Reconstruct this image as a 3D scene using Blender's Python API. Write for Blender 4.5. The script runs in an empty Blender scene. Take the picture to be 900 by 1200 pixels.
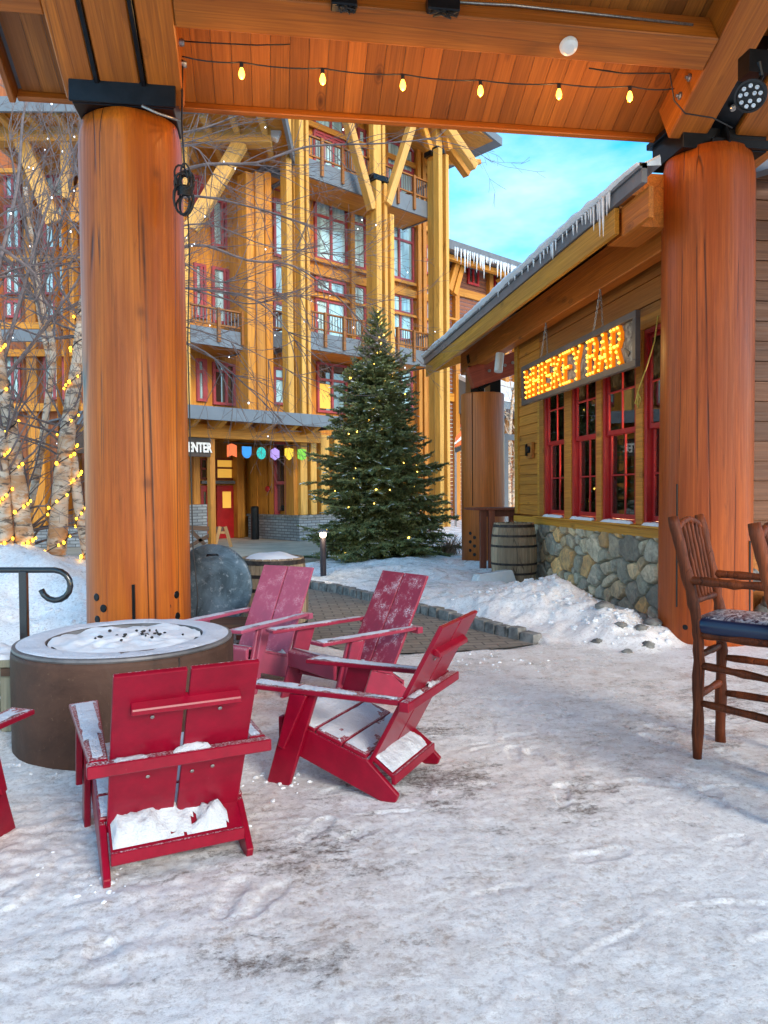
import bpy, math, random
import numpy as np
from mathutils import Matrix, Vector, noise as mnoise
R = math.radians
S = bpy.context.scene
COL = S.collection
rng = random.Random(7)

# ------------------------------------------------------------------ camera
FPX, EYE = 870.0, 1.5
YAW, PITCH, ROLL = R(8.5), R(1.58), R(-0.45)
CAMROT = Matrix.Rotation(-YAW, 3, 'Z') @ Matrix.Rotation(R(90) - PITCH, 3, 'X') @ Matrix.Rotation(ROLL, 3, 'Z')
EYEP = Vector((0, 0, EYE))
cd = bpy.data.cameras.new('camera'); cam = bpy.data.objects.new('camera', cd); COL.objects.link(cam)
cam.matrix_world = Matrix.Translation(EYEP) @ CAMROT.to_4x4()
cd.sensor_fit = 'VERTICAL'; cd.sensor_height = 36; cd.lens = FPX / 1200 * 36
cd.clip_start = .05; cd.clip_end = 2000
S.camera = cam

# ------------------------------------------------------------------ sky, sun, exposure
SUN_EL, SUN_AZ = R(27), R(156)          # direction the light comes from (azimuth clockwise from +Y)
w = bpy.data.worlds.new('World'); S.world = w; w.use_nodes = True
nt = w.node_tree; N = nt.nodes; L = nt.links
bg = N['Background']; bg.inputs['Strength'].default_value = 0.15
sky = N.new('ShaderNodeTexSky'); sky.sky_type = 'NISHITA'; sky.sun_disc = False
sky.sun_elevation = SUN_EL; sky.sun_rotation = SUN_AZ
sky.air_density = 1.0; sky.dust_density = 0.6; sky.ozone_density = 1.6
tc = N.new('ShaderNodeTexCoord')
mp = N.new('ShaderNodeMapping'); mp.inputs['Scale'].default_value = (1, 1, 2.6)
cn = N.new('ShaderNodeTexNoise'); cn.inputs['Scale'].default_value = 2.2; cn.inputs['Detail'].default_value = 7; cn.inputs['Roughness'].default_value = .58
cr = N.new('ShaderNodeValToRGB'); cr.color_ramp.elements[0].position = .42; cr.color_ramp.elements[1].position = .74
cr.color_ramp.elements[0].color = (0, 0, 0, 1); cr.color_ramp.elements[1].color = (.75, .75, .75, 1)
mx = N.new('ShaderNodeMixRGB'); mx.inputs[2].default_value = (2.7, 2.85, 2.9, 1)
L.new(tc.outputs['Generated'], mp.inputs[0]); L.new(mp.outputs[0], cn.inputs[0]); L.new(cn.outputs[0], cr.inputs[0])
hsv = N.new('ShaderNodeHueSaturation'); hsv.inputs['Saturation'].default_value = 1.6; hsv.inputs['Value'].default_value = .86; hsv.inputs['Hue'].default_value = .485; L.new(sky.outputs[0], hsv.inputs['Color'])
L.new(cr.outputs[0], mx.inputs[0]); L.new(hsv.outputs[0], mx.inputs[1]); L.new(mx.outputs[0], bg.inputs[0])
sd = bpy.data.lights.new('sun', 'SUN'); sd.energy = .7; sd.angle = R(18); sd.color = (1, .93, .82)
sun = bpy.data.objects.new('sun', sd); COL.objects.link(sun)
sdir = Vector((math.sin(SUN_AZ) * math.cos(SUN_EL), math.cos(SUN_AZ) * math.cos(SUN_EL), math.sin(SUN_EL)))
sun.rotation_euler = sdir.to_track_quat('Z', 'Y').to_euler()
vs = S.view_settings; vs.view_transform = 'Standard'; vs.look = 'None'; vs.gamma = 1; vs.use_curve_mapping = False
vs.exposure = 1.82
S.cycles.max_bounces = 8; S.cycles.diffuse_bounces = 5; S.cycles.glossy_bounces = 4; S.cycles.transmission_bounces = 6
S.cycles.transparent_max_bounces = 12
S.cycles.use_denoising = True
S.cycles.sample_clamp_indirect = 6

# ------------------------------------------------------------------ measuring rays (reading real positions off the photo)
def ray(px, py):
    return CAMROT @ Vector(((px - 450) / FPX, -(py - 600) / FPX, -1))
def at(px, py, depth): return EYEP + ray(px, py) * depth
def hit(px, py, axis, val):
    r = ray(px, py); return EYEP + r * ((val - EYEP[axis]) / r[axis])
def gnd(px, py, z=0.0): return hit(px, py, 2, z)
def Wc(X, Y, z=0.0):                     # camera-plan coordinates (right, ahead) to world
    return Vector((X * math.cos(YAW) + Y * math.sin(YAW), -X * math.sin(YAW) + Y * math.cos(YAW), z))

# ------------------------------------------------------------------ mesh builder
class MB:
    def __init__(s): s.v = []; s.f = []; s.m = []
    def add(s, v, f, mi=0):
        b = len(s.v); s.v += [tuple(p) for p in v]; s.f += [tuple(b + i for i in q) for q in f]; s.m += [mi] * len(f)
    def box(s, x0, x1, y0, y1, z0, z1, M=None, mi=0):
        v = [Vector((x, y, z)) for z in (z0, z1) for y in (y0, y1) for x in (x0, x1)]
        if M is not None: v = [M @ p for p in v]
        s.add(v, [(0, 2, 3, 1), (4, 5, 7, 6), (0, 1, 5, 4), (2, 6, 7, 3), (0, 4, 6, 2), (1, 3, 7, 5)], mi)
    def prism(s, poly, a0, a1, axis=0, M=None, mi=0):
        """poly of 2-D points extruded along axis 0 (poly=(y,z)), 1 (poly=(x,z)), 2 (poly=(x,y))"""
        def mk(p, a):
            q = {0: (a, p[0], p[1]), 1: (p[0], a, p[1]), 2: (p[0], p[1], a)}[axis]
            q = Vector(q); return M @ q if M is not None else q
        n = len(poly); v = [mk(p, a0) for p in poly] + [mk(p, a1) for p in poly]
        f = [tuple(range(n)), tuple(range(2 * n - 1, n - 1, -1))] + [(i, i + n, (i + 1) % n + n, (i + 1) % n) for i in range(n)]
        s.add(v, f, mi)
    def tube(s, pts, rad, n=8, cap=True, wob=0, mi=0, seed=0):
        pts = [Vector(p) for p in pts]; k = len(pts)
        if not hasattr(rad, '__len__'): rad = [rad] * k
        rr = random.Random(seed)
        v = []; up = None
        for i, p in enumerate(pts):
            t = (pts[min(i + 1, k - 1)] - pts[max(i - 1, 0)])
            if t.length < 1e-9: t = Vector((0, 0, 1))
            t.normalize()
            if up is None:
                up = Vector((0, 0, 1)) if abs(t.z) < .9 else Vector((1, 0, 0))
            a = t.cross(up)
            if a.length < 1e-6: a = t.orthogonal()
            a.normalize(); b = a.cross(t); up = b
            for j in range(n):
                an = 2 * math.pi * j / n; r = rad[i] * (1 + (wob * (rr.random() - .5) if wob else 0))
                v.append(p + (a * math.cos(an) + b * math.sin(an)) * r)
        f = [(i * n + j, i * n + (j + 1) % n, (i + 1) * n + (j + 1) % n, (i + 1) * n + j) for i in range(k - 1) for j in range(n)]
        if cap: f += [tuple(range(n - 1, -1, -1)), tuple((k - 1) * n + j for j in range(n))]
        s.add(v, f, mi)
    def lathe(s, prof, c=(0, 0, 0), n=32, M=None, mi=0, wob=0, ax=1.0):
        c = Vector(c); v = []
        for r, z in prof:
            for j in range(n):
                a = 2 * math.pi * j / n
                p = Vector((r * math.cos(a), r * math.sin(a) * ax, z))
                v.append((M @ p if M is not None else p) + c)
        k = len(prof)
        f = [(i * n + j, i * n + (j + 1) % n, (i + 1) * n + (j + 1) % n, (i + 1) * n + j) for i in range(k - 1) for j in range(n)]
        if prof[0][0] > 1e-6: f.append(tuple(range(n - 1, -1, -1)))
        if prof[-1][0] > 1e-6: f.append(tuple((k - 1) * n + j for j in range(n)))
        s.add(v, f, mi)
    def blob(s, c, rx, ry, rz, n=8, k=6, wob=.15, seed=0, mi=0):
        rr = random.Random(seed); v = []; c = Vector(c)
        for i in range(k + 1):
            th = math.pi * i / k
            for j in range(n):
                a = 2 * math.pi * j / n; q = 1 + wob * (rr.random() - .5) * 2
                v.append(c + Vector((rx * math.sin(th) * math.cos(a) * q, ry * math.sin(th) * math.sin(a) * q, rz * math.cos(th) * (1 + wob * (rr.random() - .5)))))
        f = [(i * n + j, i * n + (j + 1) % n, (i + 1) * n + (j + 1) % n, (i + 1) * n + j) for i in range(k) for j in range(n)]
        s.add(v, f, mi)

WM = {}
def wm(o): return WM.get(o.name, Matrix.Identity(4))
def adopt(o, parent):
    o.parent = parent; o.matrix_parent_inverse = wm(parent).inverted()
def build(name, mb, mat, parent=None, M=None, bevel=0, smooth=False, seg=1):
    me = bpy.data.meshes.new(name)
    me.from_pydata(mb.v, [], mb.f); me.update()
    mats = mat if isinstance(mat, (list, tuple)) else [mat]
    for m in mats: me.materials.append(m)
    if len(mats) > 1: me.polygons.foreach_set('material_index', mb.m)
    if smooth: me.polygons.foreach_set('use_smooth', [True] * len(me.polygons))
    o = bpy.data.objects.new(name, me); COL.objects.link(o)
    if parent is not None: adopt(o, parent)
    if M is not None: o.matrix_basis = M
    WM[o.name] = M.copy() if M is not None else Matrix.Identity(4)
    if bevel:
        b = o.modifiers.new('bevel', 'BEVEL'); b.width = bevel; b.segments = seg; b.limit_method = 'ANGLE'; b.angle_limit = R(35)
    return o
def tag(o, label=None, cat=None, group=None, kind=None):
    if label: o['label'] = label
    if cat: o['category'] = cat
    if group: o['group'] = group
    if kind: o['kind'] = kind
    return o
def thing(name, label, cat, loc=(0, 0, 0), rz=0, group=None, M=None):
    o = bpy.data.objects.new(name, None); COL.objects.link(o); o.empty_display_size = .2
    M = M if M is not None else Matrix.Translation(Vector(loc)) @ Matrix.Rotation(rz, 4, 'Z')
    o.matrix_basis = M; WM[o.name] = M.copy()
    return tag(o, label, cat, group)
def copy_tree(o, parent=None):
    c = o.copy(); COL.objects.link(c)
    if parent is not None: c.parent = parent
    for ch in list(o.children): copy_tree(ch, c)
    return c
def frame(p0, p1, up=Vector((0, 0, 1))):
    """matrix whose X runs p0->p1, Z close to up, origin in the middle"""
    p0, p1 = Vector(p0), Vector(p1); x = (p1 - p0).normalized(); y = up.cross(x)
    if y.length < 1e-5: y = Vector((0, 1, 0))
    y.normalize(); z = x.cross(y); m = Matrix((x, y, z)).transposed().to_4x4(); m.translation = (p0 + p1) / 2
    return m
def beam(name, p0, p1, wd, ht, mat, parent=None, up=Vector((0, 0, 1)), bevel=.008):
    M = frame(p0, p1, up); ln = (Vector(p1) - Vector(p0)).length
    mb = MB(); mb.box(-ln / 2, ln / 2, -wd / 2, wd / 2, -ht / 2, ht / 2)
    return build(name, mb, mat, parent, M, bevel)

# ------------------------------------------------------------------ value noise in numpy
_VT = {}
def vnoise(x, y, sc, seed):
    if seed not in _VT: _VT[seed] = np.random.RandomState(seed).rand(256, 256)
    T = _VT[seed]
    x = np.asarray(x) * sc + 40.3; y = np.asarray(y) * sc + 71.7
    xi = np.floor(x).astype(int); yi = np.floor(y).astype(int); xf = x - xi; yf = y - yi
    u = xf * xf * (3 - 2 * xf); v = yf * yf * (3 - 2 * yf)
    a = T[xi % 256, yi % 256]; b = T[(xi + 1) % 256, yi % 256]; c = T[xi % 256, (yi + 1) % 256]; d = T[(xi + 1) % 256, (yi + 1) % 256]
    return (a * (1 - u) + b * u) * (1 - v) + (c * (1 - u) + d * u) * v - .5
def fbm(x, y, sc, seed, o=4):
    return sum(vnoise(x, y, sc * 2 ** k, seed + k) * .5 ** k for k in range(o))
def sstep(a, b, x):
    t = np.clip((x - a) / (b - a), 0, 1); return t * t * (3 - 2 * t)
# ------------------------------------------------------------------ materials
def newmat(name):
    m = bpy.data.materials.new(name); m.use_nodes = True
    n = m.node_tree.nodes; l = m.node_tree.links; return m, n, l, n['Principled BSDF']
def tex(n, l, kind, vec=None, **kw):
    t = n.new(kind)
    for k, v in kw.items():
        if k in t.inputs: t.inputs[k].default_value = v
        else: setattr(t, k, v)
    if vec is not None: l.new(vec, t.inputs['Vector'])
    return t
def mapping(n, l, src, scale=(1, 1, 1), loc=(0, 0, 0)):
    mp = n.new('ShaderNodeMapping'); mp.inputs['Scale'].default_value = scale; mp.inputs['Location'].default_value = loc
    l.new(src, mp.inputs[0]); return mp.outputs[0]
def ramp(n, l, fac, stops):
    r = n.new('ShaderNodeValToRGB'); e = r.color_ramp.elements
    while len(e) < len(stops): e.new(.5)
    for el, (p, c) in zip(e, stops):
        el.position = p; el.color = (c, c, c, 1) if not hasattr(c, '__len__') else (*c, 1)
    l.new(fac, r.inputs[0]); return r.outputs[0]
def mix(n, l, fac, a, b, mode='MIX'):
    m = n.new('ShaderNodeMixRGB'); m.blend_type = mode
    for s, x in ((m.inputs[0], fac), (m.inputs[1], a), (m.inputs[2], b)):
        if hasattr(x, 'links') or isinstance(x, bpy.types.NodeSocket): l.new(x, s)
        elif hasattr(x, '__len__'): s.default_value = (*x, 1)
        else: s.default_value = x
    return m.outputs[0]
def math_(n, l, op, a, b=0.0, clamp=False):
    m = n.new('ShaderNodeMath'); m.operation = op; m.use_clamp = clamp
    for s, x in ((m.inputs[0], a), (m.inputs[1], b)):
        if isinstance(x, bpy.types.NodeSocket): l.new(x, s)
        else: s.default_value = x
    return m.outputs[0]
def bump(n, l, bsdf, h, st=.3, dist=.01):
    b = n.new('ShaderNodeBump'); b.inputs['Strength'].default_value = st; b.inputs['Distance'].default_value = dist
    l.new(h, b.inputs['Height']); l.new(b.outputs[0], bsdf.inputs['Normal'])
def upmask(n, l, lo=.6, hi=.9):
    g = n.new('ShaderNodeNewGeometry'); s = n.new('ShaderNodeSeparateXYZ'); l.new(g.outputs['Normal'], s.inputs[0])
    return ramp(n, l, s.outputs[2], [(lo, 0.), (hi, 1.)])

def wood(name, light, dark, ax='X', rough=.42, knots=.5, cracks=.5, vary=.35, gs=1.0, spec=.4, ks=1.0):
    m, n, l, b = newmat(name)
    tc = n.new('ShaderNodeTexCoord'); oi = n.new('ShaderNodeObjectInfo'); ge = n.new('ShaderNodeNewGeometry')
    # every object and every board in it gets its own stretch of grain
    off = n.new('ShaderNodeCombineXYZ')
    l.new(math_(n, l, 'MULTIPLY', oi.outputs['Random'], 37.0), off.inputs[0]); l.new(math_(n, l, 'MULTIPLY', ge.outputs['Random Per Island'], 53.0), off.inputs[1])
    l.new(math_(n, l, 'MULTIPLY', ge.outputs['Random Per Island'], 91.0), off.inputs[2])
    va = n.new('ShaderNodeVectorMath'); l.new(tc.outputs['Object'], va.inputs[0]); l.new(off.outputs[0], va.inputs[1])
    P = va.outputs[0]
    def sc(a, c): return (a if ax == 'X' else c, a if ax == 'Y' else c, a if ax == 'Z' else c)
    n1 = tex(n, l, 'ShaderNodeTexNoise', mapping(n, l, P, sc(.35 * gs, 5 * gs)), Scale=1.0, Detail=5., Roughness=.6, Distortion=.8)
    n2 = tex(n, l, 'ShaderNodeTexNoise', mapping(n, l, P, sc(1.2 * gs, 60 * gs)), Scale=1.0, Detail=4., Roughness=.65)
    wv = tex(n, l, 'ShaderNodeTexNoise', mapping(n, l, P, sc(.5 * gs, 16 * gs)), Scale=1.0, Detail=3., Roughness=.5, Distortion=1.6)
    big = tex(n, l, 'ShaderNodeTexNoise', P, Scale=.9, Detail=3.)
    fib = tex(n, l, 'ShaderNodeTexNoise', mapping(n, l, P, sc(1.4 * gs, 26 * gs)), Scale=1.0, Detail=9., Roughness=.8, Distortion=.5)
    col = mix(n, l, ramp(n, l, n1.outputs[0], [(.3, 0.), (.68, 1.)]), dark, light)
    mid = tuple((a + c) / 2 for a, c in zip(light, dark))
    col = mix(n, l, ramp(n, l, wv.outputs[0], [(.42, .75 if ks == 1 else .3), (.5, 0.), (.58, .4 if ks == 1 else .15)]), col, tuple(c * .72 for c in mid))
    col = mix(n, l, ramp(n, l, n2.outputs[0], [(.35, .45), (.6, 0.)]), col, tuple(c * .5 for c in dark))
    col = mix(n, l, ramp(n, l, big.outputs[0], [(.35, .35), (.65, 0.)]), col, tuple(c * .8 for c in dark))
    if ks != 1: col = mix(n, l, ramp(n, l, fib.outputs[0], [(.33, .75), (.47, 0.)]), col, tuple(c * .42 for c in mid)); col = mix(n, l, ramp(n, l, fib.outputs[0], [(.56, 0.), (.7, .25)]), col, tuple(min(1, c * 1.2) for c in light))
    # knots
    kv = tex(n, l, 'ShaderNodeTexVoronoi', mapping(n, l, P, sc((1.1 if ks == 1 else 1.9) * gs, 2.4 * gs)), Scale=1.25 if ks == 1 else 1.45, Randomness=1.)
    kd = mix(n, l, .35, kv.outputs['Distance'], n2.outputs[0], 'ADD')
    km = ramp(n, l, kv.outputs['Distance'], [(.035 * ks, 1.), (.075 * ks, .55), (.1 * ks, .15), (.115 * ks, .6), (.15 * ks, 0.)])
    if ks != 1:
        km = ramp(n, l, kv.outputs['Distance'], [(.02 * ks, 1.), (.05 * ks, .75), (.08 * ks, .25), (.13 * ks, 0.)])
        sc3 = n.new('ShaderNodeSeparateXYZ'); l.new(kv.outputs['Color'], sc3.inputs[0]); km = math_(n, l, 'MULTIPLY', km, ramp(n, l, sc3.outputs[0], [(.5, 0.), (.56, .6), (1., 1.)]))
    col = mix(n, l, math_(n, l, 'MULTIPLY', km, knots), col, tuple(c * .28 for c in dark))
    # drying cracks
    cv = tex(n, l, 'ShaderNodeTexVoronoi', mapping(n, l, P, sc(.09 * gs, 4.5 * gs)), Scale=1.0, feature='DISTANCE_TO_EDGE', Randomness=1.)
    cm = ramp(n, l, cv.outputs['Distance'], [(.0, 1.), (.006, .7), (.018, 0.)])
    brk = ramp(n, l, big.outputs[0], [(.45, 0.), (.55, 1.)])
    cmk = math_(n, l, 'MULTIPLY', math_(n, l, 'MULTIPLY', cm, brk), cracks)
    col = mix(n, l, cmk, col, tuple(c * .12 for c in dark))
    # board to board tone
    hs = n.new('ShaderNodeHueSaturation'); l.new(col, hs.inputs['Color'])
    rnd = math_(n, l, 'FRACT', math_(n, l, 'ADD', oi.outputs['Random'], ge.outputs['Random Per Island']))
    l.new(math_(n, l, 'ADD', math_(n, l, 'MULTIPLY', rnd, vary * 2), 1 - vary), hs.inputs['Value'])
    l.new(hs.outputs[0], b.inputs['Base Color'])
    l.new(ramp(n, l, n2.outputs[0], [(.3, rough + .18), (.7, rough - .06)]), b.inputs['Roughness'])
    b.inputs['Specular IOR Level'].default_value = spec
    hgt = math_(n, l, 'SUBTRACT', math_(n, l, 'MULTIPLY', n2.outputs[0], .35), math_(n, l, 'MULTIPLY', cmk, 1.4))
    bump(n, l, b, hgt, .5, .006)
    return m

def plain(name, col, rough=.5, metal=0., nz=.15, nscale=8., bmp=.0, spec=.5, col2=None):
    m, n, l, b = newmat(name)
    tc = n.new('ShaderNodeTexCoord')
    t = tex(n, l, 'ShaderNodeTexNoise', tc.outputs['Object'], Scale=nscale, Detail=6., Roughness=.6)
    c2 = col2 if col2 else tuple(c * (1 - nz * 2.2) for c in col)
    l.new(mix(n, l, ramp(n, l, t.outputs[0], [(.38, 0.), (.62, 1.)]), c2, col), b.inputs['Base Color'])
    b.inputs['Roughness'].default_value = rough; b.inputs['Metallic'].default_value = metal; b.inputs['Specular IOR Level'].default_value = spec
    if bmp: bump(n, l, b, t.outputs[0], bmp, .01)
    return m
def glow(name, col, st):
    m, n, l, b = newmat(name); b.inputs['Base Color'].default_value = (*col, 1)
    b.inputs['Emission Color'].default_value = (*col, 1); b.inputs['Emission Strength'].default_value = st; return m

def snowmat(name, base=(.74, .76, .79), dirt=.0, bs=.45, sc=1.0):
    m, n, l, b = newmat(name)
    tc = n.new('ShaderNodeTexCoord'); P = tc.outputs['Object']
    a = tex(n, l, 'ShaderNodeTexNoise', P, Scale=3.5 * sc, Detail=8., Roughness=.62)
    f = tex(n, l, 'ShaderNodeTexNoise', P, Scale=38. * sc, Detail=5., Roughness=.6)
    col = mix(n, l, ramp(n, l, a.outputs[0], [(.35, 0.), (.6, 1.)]), tuple(c * .93 for c in base), base)
    if dirt:
        d = tex(n, l, 'ShaderNodeTexNoise', P, Scale=1.1, Detail=9., Roughness=.7, Distortion=.4)
        col = mix(n, l, math_(n, l, 'MULTIPLY', ramp(n, l, d.outputs[0], [(.5, 0.), (.7, 1.)]), dirt), col, (.42, .33, .25))
    l.new(col, b.inputs['Base Color']); b.inputs['Roughness'].default_value = .55
    b.inputs['Subsurface Weight'].default_value = 0.0
    h = math_(n, l, 'ADD', a.outputs[0], math_(n, l, 'MULTIPLY', f.outputs[0], .35))
    bump(n, l, b, h, bs, .03)
    return m

def groundsnow():
    m, n, l, b = newmat('trodden_snow')
    tc = n.new('ShaderNodeTexCoord'); P = tc.outputs['Object']
    att = n.new('ShaderNodeAttribute'); att.attribute_name = 'wear'     # how far the snow is trodden through
    W = att.outputs['Fac']
    def nz(sc, sca=1., det=8., ro=.65, di=0., seed=0): return tex(n, l, 'ShaderNodeTexNoise', mapping(n, l, P, sc, (seed, seed * .7, 0)), Scale=sca, Detail=det, Roughness=ro, Distortion=di).outputs[0]
    big = nz((1, 1, 1), .55, 5., .6, .3); mid = nz((1, 1, 1), 6., 9., .72, .2, 3); fine = nz((1, 1, 1), 130., 5., .75, 0, 5)
    strk = nz((4, 9, 3), 1., 13., .82, .3, 7); strk2 = nz((10, 5, 3), 1., 13., .82, .3, 11); crumb = nz((1, 1, 1), 34., 9., .8, .0, 9)
    col = mix(n, l, ramp(n, l, mid, [(.38, 0.), (.54, 1.)]), (.88, .86, .845), (.97, .96, .94))
    col = mix(n, l, ramp(n, l, crumb, [(.40, .9), (.5, 0.)]), col, (.64, .60, .58))
    col = mix(n, l, ramp(n, l, crumb, [(.55, 0.), (.62, .8)]), col, (.97, .97, .97))
    col = mix(n, l, ramp(n, l, fine, [(.36, .5), (.46, 0.)]), col, (.5, .47, .47))
    zone = math_(n, l, 'MULTIPLY', ramp(n, l, big, [(.36, .2), (.6, 1.)]), W)
    speck = ramp(n, l, crumb, [(.42, 1.), (.56, .12)])
    col = mix(n, l, math_(n, l, 'MULTIPLY', zone, math_(n, l, 'MULTIPLY', ramp(n, l, mid, [(.34, .95), (.6, .4)]), .62)), col, (.55, .44, .36))
    w2 = math_(n, l, 'MULTIPLY', math_(n, l, 'MULTIPLY', ramp(n, l, strk, [(.5, 0.), (.6, 1.)]), zone), math_(n, l, 'MULTIPLY', speck, .95))
    col = mix(n, l, w2, col, (.34, .25, .19))
    w4 = math_(n, l, 'MULTIPLY', math_(n, l, 'MULTIPLY', ramp(n, l, strk2, [(.54, 0.), (.62, 1.)]), zone), math_(n, l, 'MULTIPLY', speck, .8))
    col = mix(n, l, w4, col, (.4, .31, .25))
    deep = nz((1.3, 2.2, 1), 1.9, 15., .85, .15, 2); at2 = n.new('ShaderNodeAttribute'); at2.attribute_name = 'bare'
    w3 = math_(n, l, 'MULTIPLY', ramp(n, l, math_(n, l, 'ADD', deep, math_(n, l, 'MULTIPLY', at2.outputs['Fac'], .14)), [(.60, 0.), (.67, .9)]), W, True)
    w3 = math_(n, l, 'MULTIPLY', w3, ramp(n, l, crumb, [(.44, 1.), (.6, .35)]))
    col = mix(n, l, w3, col, (.095, .066, .05))
    l.new(col, b.inputs['Base Color'])
    wet = math_(n, l, 'ADD', math_(n, l, 'MULTIPLY', w3, .8), math_(n, l, 'MULTIPLY', w2, .4), True)
    icy = ramp(n, l, nz((1, 1, 1), 2.6, 6., .7, .4, 17), [(.44, .55), (.58, .2)]); l.new(math_(n, l, 'SUBTRACT', icy, math_(n, l, 'MULTIPLY', wet, .1)), b.inputs['Roughness']); b.inputs['Specular IOR Level'].default_value = .6
    h = math_(n, l, 'ADD', math_(n, l, 'MULTIPLY', mid, .15), math_(n, l, 'MULTIPLY', crumb, .9)); h = math_(n, l, 'ADD', h, math_(n, l, 'MULTIPLY', fine, .35)); h = math_(n, l, 'ADD', h, math_(n, l, 'MULTIPLY', strk, .2))
    h = math_(n, l, 'SUBTRACT', h, math_(n, l, 'ADD', math_(n, l, 'MULTIPLY', w3, .35), math_(n, l, 'MULTIPLY', w2, .2)))
    bump(n, l, b, h, .55, .012)
    return m

def paint(name, col, frost=0.0, lilac_mix=0.0, rough=.38):
    """gloss outdoor paint, with dry snow caught on faces that look up and optional frost"""
    m, n, l, b = newmat(name)
    tc = n.new('ShaderNodeTexCoord'); P = tc.outputs['Object']; oi = n.new('ShaderNodeObjectInfo')
    g = tex(n, l, 'ShaderNodeTexNoise', P, Scale=120., Detail=4., Roughness=.7)
    s = tex(n, l, 'ShaderNodeTexNoise', P, Scale=9., Detail=8., Roughness=.7)
    c = mix(n, l, ramp(n, l, s.outputs[0], [(.35, 0.), (.65, 1.)]), tuple(x * .72 for x in col), col)
    sc_ = tex(n, l, 'ShaderNodeTexNoise', mapping(n, l, P, (40, 6, 6)), Scale=1., Detail=10., Roughness=.8, Distortion=1.)
    c = mix(n, l, ramp(n, l, sc_.outputs[0], [(.66, 0.), (.7, .6)]), c, (.42, .2, .2))
    if lilac_mix: c = mix(n, l, lilac_mix, c, (.62, .5, .62))  # even pale lilac mixed over the paint colour
    um = upmask(n, l, .9, .98)
    sn = math_(n, l, 'MULTIPLY', um, ramp(n, l, g.outputs[0], [(.5, 0.), (.58, .6)]))
    if frost:
        geo = n.new('ShaderNodeNewGeometry'); sp = n.new('ShaderNodeSeparateXYZ'); l.new(geo.outputs['Normal'], sp.inputs[0])
        up2 = ramp(n, l, sp.outputs[2], [(.3, 0.), (.42, 1.)])
        a = math_(n, l, 'MULTIPLY', ramp(n, l, s.outputs[0], [(.5, 0.), (.64, 1.)]), ramp(n, l, g.outputs[0], [(.48, 0.), (.54, 1.)]))
        sn = math_(n, l, 'MAXIMUM', sn, math_(n, l, 'MULTIPLY', math_(n, l, 'MULTIPLY', a, up2), frost))
    l.new(mix(n, l, sn, c, (.85, .87, .9)), b.inputs['Base Color'])
    l.new(ramp(n, l, math_(n, l, 'ADD', sn, math_(n, l, 'MULTIPLY', s.outputs[0], .3)), [(0., rough - .1), (1., .6)]), b.inputs['Roughness'])
    b.inputs['Specular IOR Level'].default_value = .3
    bump(n, l, b, math_(n, l, 'ADD', math_(n, l, 'MULTIPLY', g.outputs[0], .2), sn), .12, .004)
    return m

def glass(name, tint=(.1, .16, .16), rough=.04, spec=.9, wav=.02):
    m, n, l, b = newmat(name)
    tc = n.new('ShaderNodeTexCoord')
    t = tex(n, l, 'ShaderNodeTexNoise', tc.outputs['Object'], Scale=.9, Detail=2.)
    oi = n.new('ShaderNodeObjectInfo')
    t2 = tex(n, l, 'ShaderNodeTexNoise', mapping(n, l, tc.outputs['Object'], (2.5, 2.5, .25)), Scale=1.4, Detail=3.)
    l.new(mix(n, l, ramp(n, l, t2.outputs[0], [(.45, 0.), (.56, 1.)]), tuple(c * .55 for c in tint), tint), b.inputs['Base Color'])
    b.inputs['Roughness'].default_value = rough; b.inputs['Specular IOR Level'].default_value = spec
    b.inputs['Coat Weight'].default_value = 1; b.inputs['Coat Roughness'].default_value = .02; b.inputs['Coat IOR'].default_value = 1.9
    bump(n, l, b, t.outputs[0], wav, .1)
    return m
def clearglass(name):
    m, n, l, b = newmat(name); n.remove(b)
    out = n['Material Output']; tr = n.new('ShaderNodeBsdfTransparent'); tr.inputs[0].default_value = (.92, .93, .9, 1)
    gl = n.new('ShaderNodeBsdfGlossy'); gl.inputs['Roughness'].default_value = .015
    fr = n.new('ShaderNodeFresnel'); fr.inputs[0].default_value = 2.0
    ms = n.new('ShaderNodeMixShader'); l.new(fr.outputs[0], ms.inputs[0]); l.new(tr.outputs[0], ms.inputs[1]); l.new(gl.outputs[0], ms.inputs[2])
    l.new(ms.outputs[0], out.inputs[0]); return m
def brickmat(name, c1, c2, mortar, bw, bh, ms=.012, ax='XZ', bmp=.5, rough=.8):
    m, n, l, b = newmat(name)
    tc = n.new('ShaderNodeTexCoord'); sp = n.new('ShaderNodeSeparateXYZ'); cb = n.new('ShaderNodeCombineXYZ'); l.new(tc.outputs['Object'], sp.inputs[0])
    i = {'XZ': (0, 2), 'YZ': (1, 2), 'XY': (0, 1)}[ax]
    l.new(sp.outputs[i[0]], cb.inputs[0]); l.new(sp.outputs[i[1]], cb.inputs[1])
    if ax == 'XZ': l.new(math_(n, l, 'ADD', sp.outputs[0], sp.outputs[1]), cb.inputs[0])
    br = n.new('ShaderNodeTexBrick'); l.new(cb.outputs[0], br.inputs[0])
    br.inputs['Scale'].default_value = 1; br.inputs['Brick Width'].default_value = bw; br.inputs['Row Height'].default_value = bh; br.inputs['Mortar Size'].default_value = ms
    br.inputs['Color1'].default_value = (*c1, 1); br.inputs['Color2'].default_value = (*c2, 1); br.inputs['Mortar'].default_value = (*mortar, 1)
    t = tex(n, l, 'ShaderNodeTexNoise', tc.outputs['Object'], Scale=9., Detail=7., Roughness=.65)
    l.new(mix(n, l, ramp(n, l, t.outputs[0], [(.35, .5), (.65, 0.)]), br.outputs[0], tuple(c * .45 for c in c2)), b.inputs['Base Color'])
    b.inputs['Roughness'].default_value = rough
    bump(n, l, b, math_(n, l, 'ADD', math_(n, l, 'MULTIPLY', t.outputs[0], .4), math_(n, l, 'SUBTRACT', 1., br.outputs['Fac'])), bmp, .02)
    return m
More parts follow.
